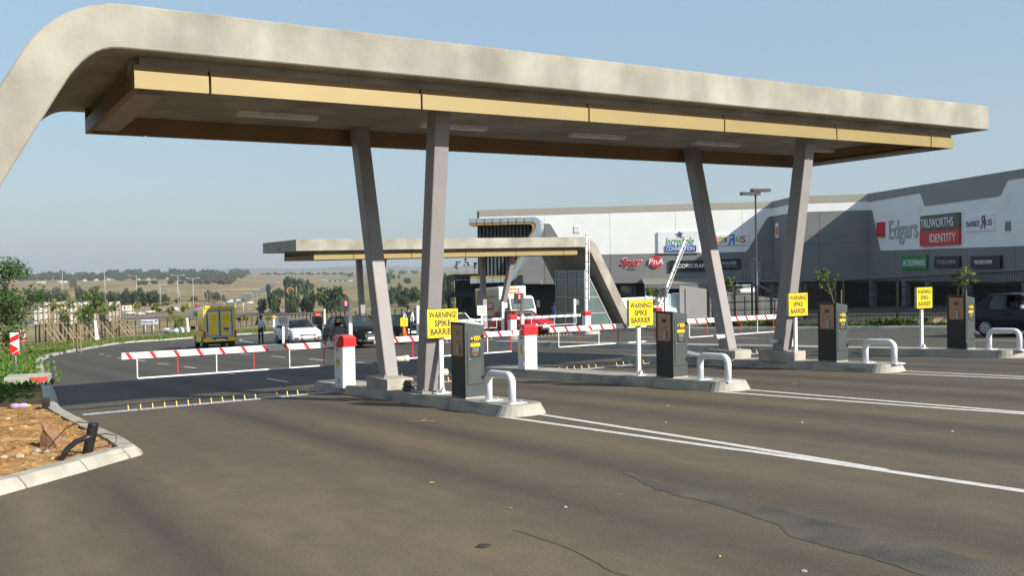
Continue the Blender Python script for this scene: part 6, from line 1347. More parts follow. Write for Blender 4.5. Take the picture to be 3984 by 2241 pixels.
# cone with notice
M_CONE = mat('cone_orange', (.85, .12, .02), .5, var=.05, scale=5)
P = GW(20.75, 44.0, KH); e = thing('traffic_cone', 'orange traffic cone carrying a small yellow notice', 'cone', P, R(20)); mb = MB(); mb.lathe([(.19, .03), (.05, .72), (.03, .74)], 14); part(e, 'cone', mb, M_CONE, True); mb = MB(); mb.box(-.22, .22, -.22, .22, 0, .04); part(e, 'base', mb, M_CONE); mb = MB(); mb.box(-.19, .19, -.03, -.01, .72, 1.16); nb = part(e, 'notice', mb, M_YEL); me = text_mesh('PLEASE\nTAKE\nTICKET', width=.26, height=.28).copy(); part(nb, 'lettering', me, M_LBL, loc=(0, -.033, .95), rot=FRONT)
for u_, v_, lb in ((26.2, 41.0, 'far spike strip across the lane of the red hatchback'), (21.6, 41.6, 'far spike strip across the lane of the small black car')):
    o = GW(u_, v_); e = thing('spike_strip', lb, 'spike strip', o, TH, 'tyre spike strips'); sl_ = (GW(u_ + 3, v_).z - o.z) / 3
    mb = MB(); mb.hexa([(0, -.1, 0), (3.1, -.1, 3.1 * sl_), (3.1, .1, 3.1 * sl_ - .01), (0, .1, -.01)], [(0, -.1, .02), (3.1, -.1, 3.1 * sl_ + .02), (3.1, .1, 3.1 * sl_ + .01), (0, .1, .01)]); part(e, 'strip_plate', mb, M_STRIP)
    for k in range(13): s_ = bpy.data.objects.new('spike', sm); link(s_, e); s_.location = (.12 + .235 * k, 0, (.12 + .235 * k) * sl_ + .015)
# ================================================================== vegetation helpers
def foliage(name, a, b, scale=1.5): return mat(name, a, .7, col2=b, scale=scale, detail=4, spec=.25, lo=.35, hi=.65)
F_DARK = foliage('dark_green_leaves', (.022, .055, .012), (.060, .115, .022)); F_MID = foliage('mid_green_leaves', (.045, .085, .016), (.115, .165, .035)); F_YEL = foliage('yellow_green_leaves', (.085, .115, .022), (.20, .22, .06)); F_FAR = foliage('hazy_tree_green', (.020, .040, .014), (.050, .075, .026), .1); F_BRN = foliage('dry_bush', (.06, .065, .035), (.13, .115, .06), .1); F_COVER = foliage('ground_cover_green', (.035, .085, .014), (.11, .19, .03), 2.0); F_GRASS = foliage('yellow_grass', (.12, .14, .03), (.30, .28, .09), 2.0)
M_BARK = mat('bark', (.15, .11, .07), .9, col2=(.25, .20, .14), scale=9, stretch=(3, 3, .6), bump=.4)
M_BARKD = mat('far_bark', (.05, .04, .03), .9, var=.2)
def leafcloud(rng, clumps, n, size, spread, flat=.35):
    """clumps: list of (centre, radius); leaf quads scattered through them"""
    vs_, fs_ = [], []
    tot = sum(r ** 2 for c, r in clumps)
    for c, r in clumps:
        k = max(3, int(n * r * r / tot))
        for _ in range(k):
            d = Vector((rng.gauss(0, 1), rng.gauss(0, 1), rng.gauss(0, 1))).normalized(); p = c + Vector((d.x, d.y, d.z * spread)) * r * rng.random() ** .45
            nrm_ = (d + Vector((rng.gauss(0, .6), rng.gauss(0, .6), rng.gauss(0, .6) + flat))).normalized(); a = nrm_.orthogonal().normalized(); t = rng.random() * 6.3; b = nrm_.cross(a); a, b = a * math.cos(t) + b * math.sin(t), b * math.cos(t) - a * math.sin(t)
            s = size * rng.uniform(.6, 1.35); o = len(vs_); vs_ += [p - a * s, p + b * s * .45 + a * s * .1, p + a * s, p - b * s * .45 + a * s * .1]; fs_.append((o, o + 1, o + 2, o + 3))
    mb = MB(); mb.add(vs_, fs_); me = bpy.data.meshes.new('crown'); me.from_pydata([tuple(v) for v in mb.v], [], mb.f); me.update(); return me
def tree_meshes(seed, H, crown, trunk_r, nclump, nleaf, leaf, lean=(0, 0), start=.45, squash=.8, limbs=6, cr_=(.28, .5)):
    """returns (trunk MB, crown mesh) standing at the origin; crown = (rx, ry, rz)"""
    rng = random.Random(seed); top = Vector((lean[0], lean[1], H - crown[2] * .6)); mb = MB()
    path = [Vector((0, 0, -.15))]
    for k in range(1, 6): t = k / 5; path.append(Vector((lean[0] * t ** 1.5 + rng.uniform(-.03, .03) * H * .3, lean[1] * t ** 1.5 + rng.uniform(-.03, .03) * H * .3, top.z * t)))
    mb.tube(path, [trunk_r * (1.15 - .75 * k / 5) for k in range(6)], 7); cl = []
    cc = Vector((lean[0], lean[1], H - crown[2]))
    for k in range(nclump):
        d = Vector((rng.gauss(0, 1), rng.gauss(0, 1), rng.gauss(0, 1))).normalized() * rng.random() ** .4
        p = cc + Vector((d.x * crown[0], d.y * crown[1], d.z * crown[2])); cl.append((p, min(crown) * rng.uniform(*cr_)))
        if k < limbs: q = path[rng.choice((3, 4, 5))]; mid = (q + p) / 2 + Vector((0, 0, -.06 * H * rng.random())); mb.tube([q, mid, p], [trunk_r * .5, trunk_r * .32, trunk_r * .12], 5)
    return mb, leafcloud(rng, cl, nleaf, leaf, squash)
def tree(name, label, loc, seed, H, crown, trunk_r, nclump, nleaf, leaf, fol, group=None, lean=(0, 0), cat='tree', rz=0, bark=None, stake=0, **k):
    e = thing(name, label, cat, loc, rz, group); mb, me = tree_meshes(seed, H, crown, trunk_r, nclump, nleaf, leaf, lean, **k)
    part(e, 'trunk', mb, bark or M_BARK, True); part(e, 'crown', me, fol)
    if stake:
        for s in ((-1, 1) if stake == 2 else (1,)): mb = MB(); mb.tube([(s * .22, .05, -.2), (s * .20, .04, min(1.7, H * .62))], .026, 6); part(e, 'stake', mb, M_TAN)
        if stake == 2: mb = MB(); mb.tube([(-.21, .04, H * .42), (.21, .04, H * .42)], .012, 5); part(e, 'tie', mb, M_TRIM)
    return e
# ---- big leafy tree at the left edge
P = at(20, 1446); tree('leafy_tree', 'large leafy green tree hiding the first chevron sign', P + Vector((-.4, 0, .05)), 11, 4.2, (1.5, 1.45, 1.55), .09, 36, 7500, .065, F_DARK, lean=(.1, 0), limbs=14, start=.3)
P = at(150, 1400); tree('leafy_tree', 'lighter green small tree leaning over the second chevron sign', P + Vector((-.8, 6, .05)), 12, 3.4, (1.3, 1.2, .9), .05, 18, 1700, .085, F_MID, lean=(.3, 0), limbs=10, stake=2)
P = at(95, 1420); tree('leafy_tree', 'bright green low tree between the chevron signs', P + Vector((-2.6, -2.5, .05)), 13, 2.9, (1.15, 1.1, 1.0), .05, 18, 2200, .075, F_MID, limbs=8)
# ---- staked saplings along the left verge
SL = [((199, 1346), (225, 1205), 52, 'behind the chevron signs'), ((328, 1337), (350, 1240), 40, 'leaning right before the propped hoardings'), ((435, 1320), (442, 1203), 50, 'in front of the last propped hoarding'), ((526, 1314), (544, 1198), 42, 'left of the Deliveries sign'), ((612, 1308), (612, 1205), 44, 'behind the Deliveries sign'), ((664, 1305), (666, 1216), 36, 'in front of the pale bags'), ((719, 1301), (724, 1206), 42, 'beside the leaning white post'), ((766, 1297), (766, 1226), 28, 'touching the pickup outline'), ((930, 1290), (929, 1244), 24, 'just right of the pickup'), ((957, 1289), (956, 1242), 26, 'between pickup and man'), ((1045, 1282), (1045, 1244), 22, 'above the white hatchback')]
for i, (b, c, r_, lb) in enumerate(SL):
    P = at(*b); s = P.y / FPX; H = (b[1] - c[1] + r_ * .55) * s; R_ = r_ * s * .46; tree('sapling', 'young staked sapling ' + lb, P + Vector((0, 0, .08)), 30 + i, H, (R_, R_, R_ * (.85 if i != 1 else 1.5)), .035, 11, 520, .075 * max(1, P.y / 80), F_MID if i % 3 else F_YEL, 'staked saplings on the verge', lean=((c[0] - b[0]) * s, 0), limbs=6, stake=2 if i % 2 else 1)
P = at(650, 1300); tree('bush', 'wide yellow green bush behind the pale bags', P + Vector((0, 4, 0)), 50, 2.3, (1.7, 1.2, 1.05), .05, 22, 1500, .11, F_YEL, cat='bush', limbs=8)
for k, (px, r_) in enumerate(((1290, 22), (1460, 30), (1550, 36), (1700, 30), (1820, 34), (1400, 24), (1880, 30))):
    P = at(px, 1294); P = P * (72 / P.y); P.z = G(P.x, P.y); R_ = r_ * 72 / FPX
    tree('bush', ['small bush behind the black sport utility car', 'small bush above the small black car roof', 'green bush beside the guard', 'green bush above the white saloon', 'leafy bush left of the delivery truck', 'low bush on the red soil bank', 'dark bush at the foot of the slatted block'][k], P, 60 + k, R_ * 2.1, (R_, R_, R_ * .95), .03, 12, 600, .09, F_MID if k % 2 else F_DARK, cat='bush', limbs=5)
# ---- saplings on the right verge
SR = [((3258, 1252), (3212, 1072), 72, (-.55, 0), 'sapling with a bent trunk behind the third ticket machine'), ((3742, 1256), (3746, 1082), 84, (.03, 0), 'tall sapling behind the fourth ticket machine'), ((2850, 1250), (2838, 1100), 62, (-.05, 0), 'sapling between the leaning column and the lamp post'), ((2545, 1246), (2535, 1125), 60, (.0, 0), 'sapling behind the second warning sign')]
for i, (b, c, r_, ln, lb) in enumerate(SR):
    P = on_u(b[0], (36.0, 36.0, 37.6, 38.6)[i], .1); s = P.y / FPX; H = (b[1] - c[1] + r_ * .6) * s; R_ = r_ * s * .62
    tree('sapling', lb, P, 80 + i, H, (R_ * 1.05, R_, R_ * .8), .028, 17, 520, .062, F_YEL if i == 1 else F_MID, 'saplings on the right-hand verge', lean=ln, limbs=15, cr_=(.2, .38), stake=1, cat='tree')
# ---- ground cover and grass (uncountable)
def scatter(name, label, pts, rng, size, m, blades=4, tall=1.0, spread=.5):
    vs_, fs_ = [], []
    for (x, y, z) in pts:
        for _ in range(blades):
            a = rng.random() * 6.283; d = Vector((math.cos(a), math.sin(a), 0)); s = size * rng.uniform(.6, 1.4); h = s * tall * rng.uniform(.5, 1.3); o = len(vs_); p = Vector((x, y, z)) + d * s * .2; sd = Vector((-d.y, d.x, 0)) * s * .22
            tip = p + d * s * spread + Vector((0, 0, h)); mid = p + d * s * spread * .4 + Vector((0, 0, h * .65)); vs_ += [p, mid - sd, tip, mid + sd]; fs_.append((o, o + 1, o + 2, o + 3))
    me = bpy.data.meshes.new(name); me.from_pydata([tuple(v) for v in vs_], [], fs_); me.update(); o = part(None, name, me, m); o['kind'] = 'stuff'; o['label'] = label; o['category'] = 'vegetation'; return o
rng = random.Random(5); pts = []
while len(pts) < 15000:
    v = 20.2 + (rng.random() ** 1.3) * 30; u = uk(v) - .35 - rng.random() ** .9 * 11
    edge = 20.9 + 1.0 * mnoise.noise(Vector((u * .7, 3, 0))) + (max(0, u + .8) * 1.0)
    if v < edge: continue
    if u > uk(v) - .5 or (u > uk(v) - .9 and rng.random() < .7): continue
    x, y = W(u, v); pts.append((x, y, (bed_z(u, v) if v < 26 else G(x, y) + .08)))
scatter('ground_cover', 'low green ground cover spreading over the bed by the kerb', pts, rng, .085, F_COVER, 5, .75, .8)
pts = []
for _ in range(9000):
    i = rng.randrange(2, len(vp)); r_ = .75 + rng.random() ** 1.6 * 16; q = vpos(i, r_); q = q + Vector((rng.uniform(-1, 1), rng.uniform(-1, 1))); 
    if mnoise.noise(Vector((q.x * .12, q.y * .12, 4))) > -.12 or r_ < 3: pts.append((q.x, q.y, G(q.x, q.y) + .07))
scatter('verge_grass', 'mixed green verge grass along the curving kerb', [p for p in pts if p[1] < 60 or p[0] % 1 < .7], rng, .15, F_COVER, 4, .9); scatter('dry_grass', 'yellowish taller grass among the saplings', [p for p in pts if p[1] > 58 and mnoise.noise(Vector((p[0] * .2, p[1] * .2, 9))) > .02], rng, .17, F_YEL, 4, .9, .7)
pts = []
for _ in range(5200):
    u = 35.25 + abs(rng.gauss(0, .75)); v = -8 + rng.random() * 46
    if u > 38.2: continue
    x, y = W(u, v); pts.append((x, y, G(x, y) + .09))
scatter('verge_grass', 'green weeds along the foot of the mesh fence', pts, rng, .11, F_COVER, 5, .8); 
scatter('tall_grass', 'arching tall grass tufts at the mesh fence', [p for p in pts[:1500] if mnoise.noise(Vector((p[0] * .5, p[1] * .5, 0))) > .12], rng, .26, F_YEL, 5, 1.0, 1.0)

# ================================================================== things on the left-hand bed
def chevron(px, py, label):
    P = at(px, py, .08); e = thing('chevron_sign', label, 'road sign', P, R(8), 'red and white chevron boards'); z0, z1 = .68, 1.46; w_ = .15
    mb = MB(); mb.tube([(0, .05, -.1), (0, .05, 1.4)], .038, 8); part(e, 'post', mb, M_STEEL, True)
    mb = MB(); mb.box(-w_, w_, -.01, .012, z0, z1); f = part(e, 'board', mb, M_LBLW); h = z1 - z0
    for k in range(2):
        b = z0 + h * .5 * k; mb = MB(); mb.prism([(-w_, b), (w_, b + h * .25), (-w_, b + h * .5)][::1] if k == 0 else [(-w_, b + .02), (w_, b + h * .22), (w_, b + h * .46), (-w_, b + h * .26)], -.015, -.0105, 'y'); part(f, 'red_chevron', mb, M_RED)
    mb = MB(); mb.prism([(-w_, z0), (w_, z0), (w_, z0 + .14)], -.0155, -.011, 'y'); part(f, 'red_chevron', mb, M_RED)
chevron(60, 1454, 'red and white chevron board partly covered by leaves'); chevron(91, 1374, 'farther red and white chevron board between tree branches')
P = at(112, 1500, .05); e = thing('drain_cover', 'pale concrete drain slab with a red painted edge at the kerb', 'drain', P, R(20)); mb = MB(); mb.box(-.62, .50, -.1, .85, -.1, .26); part(e, 'slab', mb, M_KERB, bevel=.02); mb = MB(); mb.box(.05, .505, -.125, -.101, .02, .24); part(e, 'red_edge', mb, mat('faded_red_paint', (.50, .06, .045), .7, var=.15, scale=8))
# rock, pipe, cable, bottle
M_ROCK = mat('red_brown_rock', (.17, .085, .048), .9, col2=(.29, .17, .095), scale=5, bump=.6, bscale=20)
P = at(215, 1742, .1); e = thing('boulder', 'angular red brown rock slab lying in the orange soil', 'rock', P, R(-10)); mb = MB()
mb.hexa([(-.20, -.05, -.04), (.19, -.10, -.03), (.26, .08, -.03), (-.17, .16, -.04)], [(-.215, .02, .32), (-.15, -.02, .24), (.06, .09, .10), (-.14, .14, .27)]); o = part(e, 'rock', mb, M_ROCK); bm = bmesh.new(); bm.from_mesh(o.data); bmesh.ops.subdivide_edges(bm, edges=bm.edges, cuts=3, use_grid_fill=True)
for v in bm.verts: v.co += Vector((mnoise.noise(v.co * 9), mnoise.noise(v.co * 9 + Vector((5, 0, 0))), mnoise.noise(v.co * 9 + Vector((0, 5, 0))))) * .022
bm.to_mesh(o.data); bm.free()
M_PIPE = mat('black_corrugated_plastic', (.014, .014, .015), .42, var=.2, scale=8)
P = at(338, 1776, .08); e = thing('corrugated_pipe', 'short black corrugated pipe end sticking up from the soil', 'pipe', P, 0); mb = MB(); prof = []
for k in range(46): z = -.08 + .50 * k / 45; prof.append((.066 if k % 2 else .059, z))
mb.M = Matrix.Rotation(R(13), 4, 'Y'); mb.lathe(prof + [(.050, .42), (.050, .25)], 18); part(e, 'pipe', mb, M_PIPE, True)
P = at(236, 1800, .08); e = thing('bent_pipe', 'smooth black pipe bending out of the soil beside the corrugated one', 'pipe', P, 0); mb = MB(); mb.tube([(-.03, 0, -.08), (.01, 0, .04), (.07, .02, .15), (.15, .06, .23), (.25, .10, .27), (.33, .14, .285)], [.034] * 6, 12); part(e, 'pipe', mb, M_PIPE, True)
P = at(338, 1776, .08); e = thing('cable', 'thin rusty cable looping over the rock and the pipe', 'cable', P, 0); M_CABLE = mat('rusty_cable', (.07, .035, .025), .7, var=.2); mb = MB(); mb.tube([(-.50, .05, .10), (-.42, .05, .20), (-.28, .03, .34), (-.1, .0, .43), (.03, -.01, .42), (.07, 0, .37)], .007, 6); mb.tube([(.10, .03, .25), (.22, .05, .27), (.36, .03, .25), (.38, -.02, .18), (.28, -.05, .13), (.08, -.04, .10), (.05, -.04, .02)], .007, 6); part(e, 'strand', mb, M_CABLE, True)
P = at(76, 1588, .1); e = thing('plastic_bottle', 'crushed clear purple plastic bottle lying at the grass edge', 'bottle', P + Vector((0, 0, .04)), R(15)); mb = MB(); mb.lathe([(.02, -.16), (.055, -.15), (.06, -.05), (.045, .0), (.06, .05), (.05, .12), (.022, .17)], 10, 'x'); part(e, 'shell', mb, mat('purple_plastic', (.42, .32, .52), .2, var=.15, scale=20), True); mb = MB(); mb.lathe([(.024, .17), (.024, .21)], 10, 'x'); part(e, 'cap', mb, M_YEL)
P = at(180, 1600, .05); e = thing('marker_stub', 'short charred timber stub against the kerb', 'post', P, 0); mb = MB(); mb.hexa([(-.06, -.06, -.1), (.06, -.06, -.1), (.06, .06, -.1), (-.06, .06, -.1)], [(-.05, -.055, .26), (.055, -.05, .24), (.05, .05, .27), (-.055, .05, .25)]); part(e, 'block', mb, mat('charred_wood', (.03, .025, .02), .9, var=.4, scale=9)); 
# stones and clods in the soil: the larger ones singly, the rest as gravel
M_STN = mat('pale_stone', (.42, .33, .22), .9, col2=(.55, .45, .34), scale=6, bump=.4); M_STG = mat('grey_stone', (.30, .29, .28), .85, var=.2, scale=8)
st_mesh = [rock_mesh(1.0, 20 + k, (1, .85, .6), 1 if k < 3 else 2) for k in range(4)]
for k, (px, py, r_, m) in enumerate(((181, 1766, .045, M_STG), (143, 1760, .06, M_STG), (128, 1774, .035, M_STN), (95, 1676, .045, M_STN), (40, 1685, .05, M_STN), (30, 1705, .03, M_STG), (205, 1790, .035, M_STN), (30, 1640, .05, M_STN), (145, 1622, .03, M_STN), (15, 1790, .05, M_STN), (75, 1800, .06, M_STN))):
    P = at(px, py, .09); u, v = UV(P.x, P.y); me = st_mesh[k % 4].copy(); o = part(None, 'stone', me, m, True, loc=(P.x, P.y, bed_z(u, v) + r_ * .2), rot=(0, 0, k * 1.3)); o.scale = (r_,) * 3
    tag(o, 'small pale stone lying in the orange soil' if m is M_STN else 'small grey stone lying in the orange soil', 'stone', 'loose stones in the bed' if m is M_STN else 'grey stones in the bed')
rng = random.Random(9); mb = MB(); base = [tuple(v.co) for v in st_mesh[0].vertices]; bf = [tuple(p.vertices) for p in st_mesh[0].polygons]
for _ in range(3800):
    u = uk(14) - .35 - rng.random() ** 1.2 * 5.5; v = 13.3 - (2.3 - u) * 1.0 + rng.random() * 8
    if v > 21.5 or v < 13.2 - (2.3 - u) * 1.06: continue
    x, y = W(u, v); r_ = .007 + rng.random() ** 3.5 * .045; mb.add([(x + p[0] * r_, y + p[1] * r_, bed_z(u, v) + p[2] * r_ * .9) for p in base], bf)
o = struct('gravel', mb, M_SOIL, False, 'stuff'); o['label'] = 'loose soil clods and gravel in the bed'; o['category'] = 'gravel'
# litter on the tarmac
P = at(1640, 1642); e = thing('twig', 'dry forked twig lying on the tarmac', 'twig', P, 0); mb = MB(); mb.tube([(-.22, 0, .01), (-.08, -.05, .02), (.05, -.02, .012), (.2, .04, .01)], .006, 5); mb.tube([(.0, -.04, .015), (.07, .04, .05)], .005, 5); part(e, 'stem', mb, M_BARK)
for k, (px, py) in enumerate(((1681, 1879), (1984, 1979), (2804, 2167))):
    P = at(px, py, .008); mb = MB(); mb.add([(-.032, 0, 0), (0, .011, .008), (.032, 0, .003), (0, -.011, .005)], [(0, 1, 2, 3)]); o = part(None, 'fallen_leaf', mb, mat('yellow_leaf', (.62, .40, .05), .7, var=.1), loc=P, rot=(0, 0, k * 2 + .4)); tag(o, 'small yellow fallen leaf on the tarmac', 'leaf', 'fallen leaves')
P = at(1882, 2128); me = rock_mesh(.055, 44, (1.2, .9, .3)); o = part(None, 'tar_lump', me, mat('tar_lump', (.035, .03, .026), .95, var=.3, scale=30, bump=.8), True, loc=P); tag(o, 'flat dark lump of tar on the tarmac', 'lump')
for k, (px, py) in enumerate(((3705, 1680), (2900, 1500), (2590, 1645), (2600, 1580), (3090, 1495), (2200, 1975), (3128, 2225), (3120, 1645), (860, 1550))):
    P = at(px, py, .0); o = part(None, 'pebble', st_mesh[k % 3].copy(), M_STN, loc=P, rot=(0, 0, k)); o.scale = (.022,) * 3; tag(o, 'tiny pale pebble lying on the tarmac', 'stone', 'pebbles on the tarmac')
# boulders on the right verge
for k, (px, py, r_) in enumerate(((3648, 1256, .42), (3672, 1256, .30), (3690, 1255, .28), (3565, 1254, .30), (3640, 1262, .2))):
    P = on_u(px, 36.3, .1); o = part(None, 'boulder', rock_mesh(r_, 70 + k, (1, .9, .85)), M_ROCK if k % 2 else mat('tan_rock', (.36, .23, .12), .9, col2=(.5, .36, .22), scale=4, bump=.5), True, loc=P); tag(o, ['largest tan boulder beside a fence post', 'red brown boulder against the largest one', 'tan boulder behind the fourth ticket machine', 'low boulder right of the last warning sign', 'small tan stone in the grass by the boulders'][k], 'boulder', 'boulders at the fence')

# ================================================================== propped hoardings, Deliveries sign
M_HBACK = mat('hoarding_back', (.50, .49, .44), .7, var=.06, scale=2)
def hoarding(x0, x1, yt, yb, base, label, D=104.0, np_=4):
    A, B = depth(x0, yt, D), depth(x1, yt - 3, D + 4); Cb = depth(x0, yb, D); z0, z1 = Cb.z, A.z; d = (B - A); L_ = Vector((d.x, d.y)).length; ang = math.atan2(d.y, d.x); g = T(A.x, A.y)
    e = thing('hoarding', label, 'hoarding', (A.x, A.y, g), ang, 'propped hoardings seen from behind'); a0, a1 = z0 - g, z1 - g; n = max(3, int(L_ / .5))
    for k in range(n): mb = MB(); w_ = L_ / n; mb.box(k * w_ + .008, (k + 1) * w_ - .008, .06, .09, a0, a1); part(e, 'sheet', mb, M_HBACK)
    for z in (a0 + .35, (a0 + a1) / 2, a1 - .45): mb = MB(); mb.box(0, L_, -.0, .055, z, z + .07); part(e, 'batten', mb, M_TRIM)
    for k in range(np_):
        x = L_ * (k + .5) / np_; gz_ = T(A.x + d.x * x / L_, A.y + d.y * x / L_) - g; mb = MB(); mb.tube([(x, -.1, gz_ - .2), (x, -.1, a1 - .2 + .1 * (k % 2))], .085, 8); pl = part(e, 'pole', mb, M_TAN, True)
        ca, sa = math.cos(-ang), math.sin(-ang); ex, ey = 2.6, -1.5; lx, ly = ca * ex - sa * ey, sa * ex + ca * ey
        mb = MB(); mb.tube([(x, -.2, a0 + .25), (x + lx, ly - .2, gz_ - .25)], .075, 8); part(e, 'prop', mb, M_TAN, True)
hoarding(135, 196, 1180, 1262, 1335, 'grey sheeted hoarding back hidden by tree branches', 100, 3); hoarding(212, 266, 1178, 1255, 1330, 'first pale hoarding back half hidden by a sapling'); hoarding(275, 350, 1179, 1262, 1330, 'widest pale hoarding back with four timber poles'); hoarding(369, 408, 1181, 1256, 1326, 'narrow pale hoarding back with slanting timber props', np_=3); hoarding(427, 469, 1176, 1248, 1322, 'last pale hoarding back before the Deliveries sign', np_=3)
P = at(557, 1316); e = thing('direction_sign', 'grey Deliveries sign with a bent arrow on two posts', 'sign', P, R(-2)); s = P.y / FPX
M_SIGNG = mat('sign_grey_face', (.62, .64, .68), .5, var=.03); M_SIGNB = mat('sign_blue_edge', (.16, .26, .42), .5, var=.05); w_, h_ = 72 * s, 21 * s; zb_ = 53 * s
for x in (.25, w_ * .58): mb = MB(); mb.tube([(x, 0, -.2), (x, 0, zb_ + h_ * .5)], .05, 8); part(e, 'post', mb, M_STEEL, True)
mb = MB(); mb.box(-.22, w_ - .22, -.09, -.055, zb_, zb_ + h_); part(e, 'border', mb, M_SIGNB); mb = MB(); mb.box(-.17, w_ - .27, -.096, -.0905, zb_ + .05, zb_ + h_ - .05); f = part(e, 'face', mb, M_SIGNG); text(f, 'Deliveries', M_LBL, (w_ * .36 - .2, -.098, zb_ + h_ * .5), width=w_ * .66, bold=.03)
ax, az = w_ * .79 - .2, zb_ + h_ * .28; mb = MB(); mb.prism([(ax, az), (ax + .07, az), (ax + .07, az + .20), (ax + .20, az + .20), (ax + .20, az + .14), (ax + .33, az + .235), (ax + .20, az + .33), (ax + .20, az + .27), (ax, az + .27)], -.0985, -.0965, 'y'); part(f, 'arrow', mb, M_LBL)
def wpost(px, py, top, lean, label): P = at(px, py); s = P.y / FPX; e = thing('marker_post', label, 'post', P, 0, 'white concrete marker posts'); mb = MB(); h = (py - top) * s; mb.hexa([(-.13, -.13, -.2), (.13, -.13, -.2), (.13, .13, -.2), (-.13, .13, -.2)], [(-.10 + lean, -.1, h), (.10 + lean, -.1, h), (.10 + lean, .1, h), (-.10 + lean, .1, h)]); part(e, 'shaft', mb, M_WHITE)
wpost(379, 1322, 1246, -.2, 'white leaning post in front of the narrow hoarding'); wpost(735, 1296, 1237, -.2, 'white leaning post left of the yellow pickup'); wpost(1264, 1262, 1202, 0, 'white post behind the stop sign')
for k, (px, w2) in enumerate(((628, .55), (650, .45), (675, .75))):
    P = at(px, 1299); o = part(None, 'bulk_bag', rock_mesh(1, 90 + k, (w2, .4, .42), 2), mat('pale_teal_sacking', (.50, .62, .60), .8, var=.12, scale=3), True, loc=P + Vector((0, 2, .25))); tag(o, ['left pale sack in front of the wide bush', 'smallest pale sack between two others', 'largest pale sack beside the sapling'][k], 'sack', 'pale sacks')
P = at(1067, 1300); P = P * (140 / P.y); P.z = G(P.x, P.y); e = thing('valve_marker', 'white post with an orange hood above the white hatchback', 'post', P, 0); mb = MB(); mb.box(-.15, .15, -.15, .15, -.3, 1.5); part(e, 'shaft', mb, M_WHITE); mb = MB(); mb.lathe([(.42, 1.45), (.36, 1.6), (.1, 1.78)], 10); part(e, 'hood', mb, M_OR)
P = at(1238, 1290); P = P * (85 / P.y); P.z = G(P.x, P.y); e = thing('stop_sign', 'small red stop sign on a thin post behind the cars', 'road sign', P, 0); mb = MB(); mb.tube([(0, 0, -.2), (0, 0, 1.75)], .03, 6); part(e, 'post', mb, M_STEEL); mb = MB(); mb.lathe([(.28, -.04), (.28, -.02)], 8, 'y', (0, 0, 1.65)); bd = part(e, 'board', mb, M_RED); text(bd, 'STOP', M_LBLW, (0, -.045, 1.65), width=.42, bold=.02)
A_, B_ = hit(140, 1334), hit(1060, 1262); pts_ = [(A_.x + (B_.x - A_.x) * (k / 34) ** 1.35, A_.y + (B_.y - A_.y) * (k / 34) ** 1.35) for k in range(35)]
fence(pts_, 'long dark paling fence along the far side of the planted verge', h=1.75, wire=.9, wr=.012, hor=3, name='paling_fence', post_w=.10)
A_, B_ = hit(1060, 1262), hit(1900, 1250); pts_ = [(A_.x + (B_.x - A_.x) * k / 40, A_.y + (B_.y - A_.y) * k / 40) for k in range(41)]
fence(pts_, 'continuation of the dark paling fence behind the queueing cars', h=1.75, wire=.9, wr=.012, hor=3, name='paling_fence', post_w=.14)

# ================================================================== the valley: lamps, signals, sign pylon, trees, houses
M_FPOLE = mat('pale_lamp_pole', (.45, .46, .46), .5, .2, var=.05)
def street_lamp(px, py, ptop, kind, label):
    P = hit(px, py); s = P.y / FPX; H = (py - ptop) * s; e = thing('street_lamp', label, 'street lamp', P, 0, 'street lamps in the valley'); mb = MB()
    if kind == 'curve':
        mb.tube([(0, 0, -.2), (0, 0, H * .75)] + [(-H * .25 * (1 - math.cos(a)), 0, H * .75 + H * .25 * math.sin(a)) for a in [R(18 * k) for k in range(1, 6)]] + [(-H * .5, 0, H * .99)], .11, 6); part(e, 'pole', mb, M_FPOLE, True); mb = MB(); mb.box(-H * .5 - 1.2, -H * .5 + .2, -.3, .3, H * .97, H * 1.0); part(e, 'lamp_head', mb, M_FPOLE)
    else:
        mb.tube([(0, 0, -.2), (0, 0, H)], [.21, .11], 7); part(e, 'pole', mb, M_FPOLE, True)
        for sx in ((-1,) if kind == 'single' else (-1, 1)): L_ = 4.0 if kind == 'single' else 2.2; mb = MB(); mb.tube([(0, 0, H - .3), (sx * L_, 0, H)], .12, 5); part(e, 'arm', mb, M_FPOLE); mb = MB(); mb.box(min(sx * L_, sx * (L_ + 1.6)), max(sx * L_, sx * (L_ + 1.6)), -.4, .4, H - .15, H + .25); part(e, 'lamp_head', mb, M_FPOLE)
for a in ((245, 1186, 1031, 'single', 'tall single-arm street lamp above the leafy tree'), (410, 1190, 1058, 'single', 'tall single-arm street lamp above the narrow hoarding'), (533, 1190, 1072, 'single', 'tall single-arm street lamp right of the white hoarding'), (624, 1193, 1108, 'double', 'thin street lamp beside the yellow signal arm'), (694, 1212, 1071, 'double', 'tallest double street lamp beside the crossing'), (753, 1210, 1082, 'double', 'double street lamp left of the pickup roof'), (702, 1206, 1128, 'curve', 'curved street lamp behind the tallest double lamp'), (806, 1190, 1128, 'curve', 'curved street lamp above the pickup roof'), (861, 1188, 1133, 'curve', 'curved street lamp behind the pickup box'), (984, 1184, 1139, 'curve', 'curved street lamp at the foot of the far road'), (1003, 1176, 1143, 'curve', 'small curved street lamp before the dark trees'), (1020, 1172, 1143, 'curve', 'small curved street lamp beside the pylon'), (357, 1200, 1145, 'curve', 'curved street lamp between the hoardings')):
    street_lamp(*a)
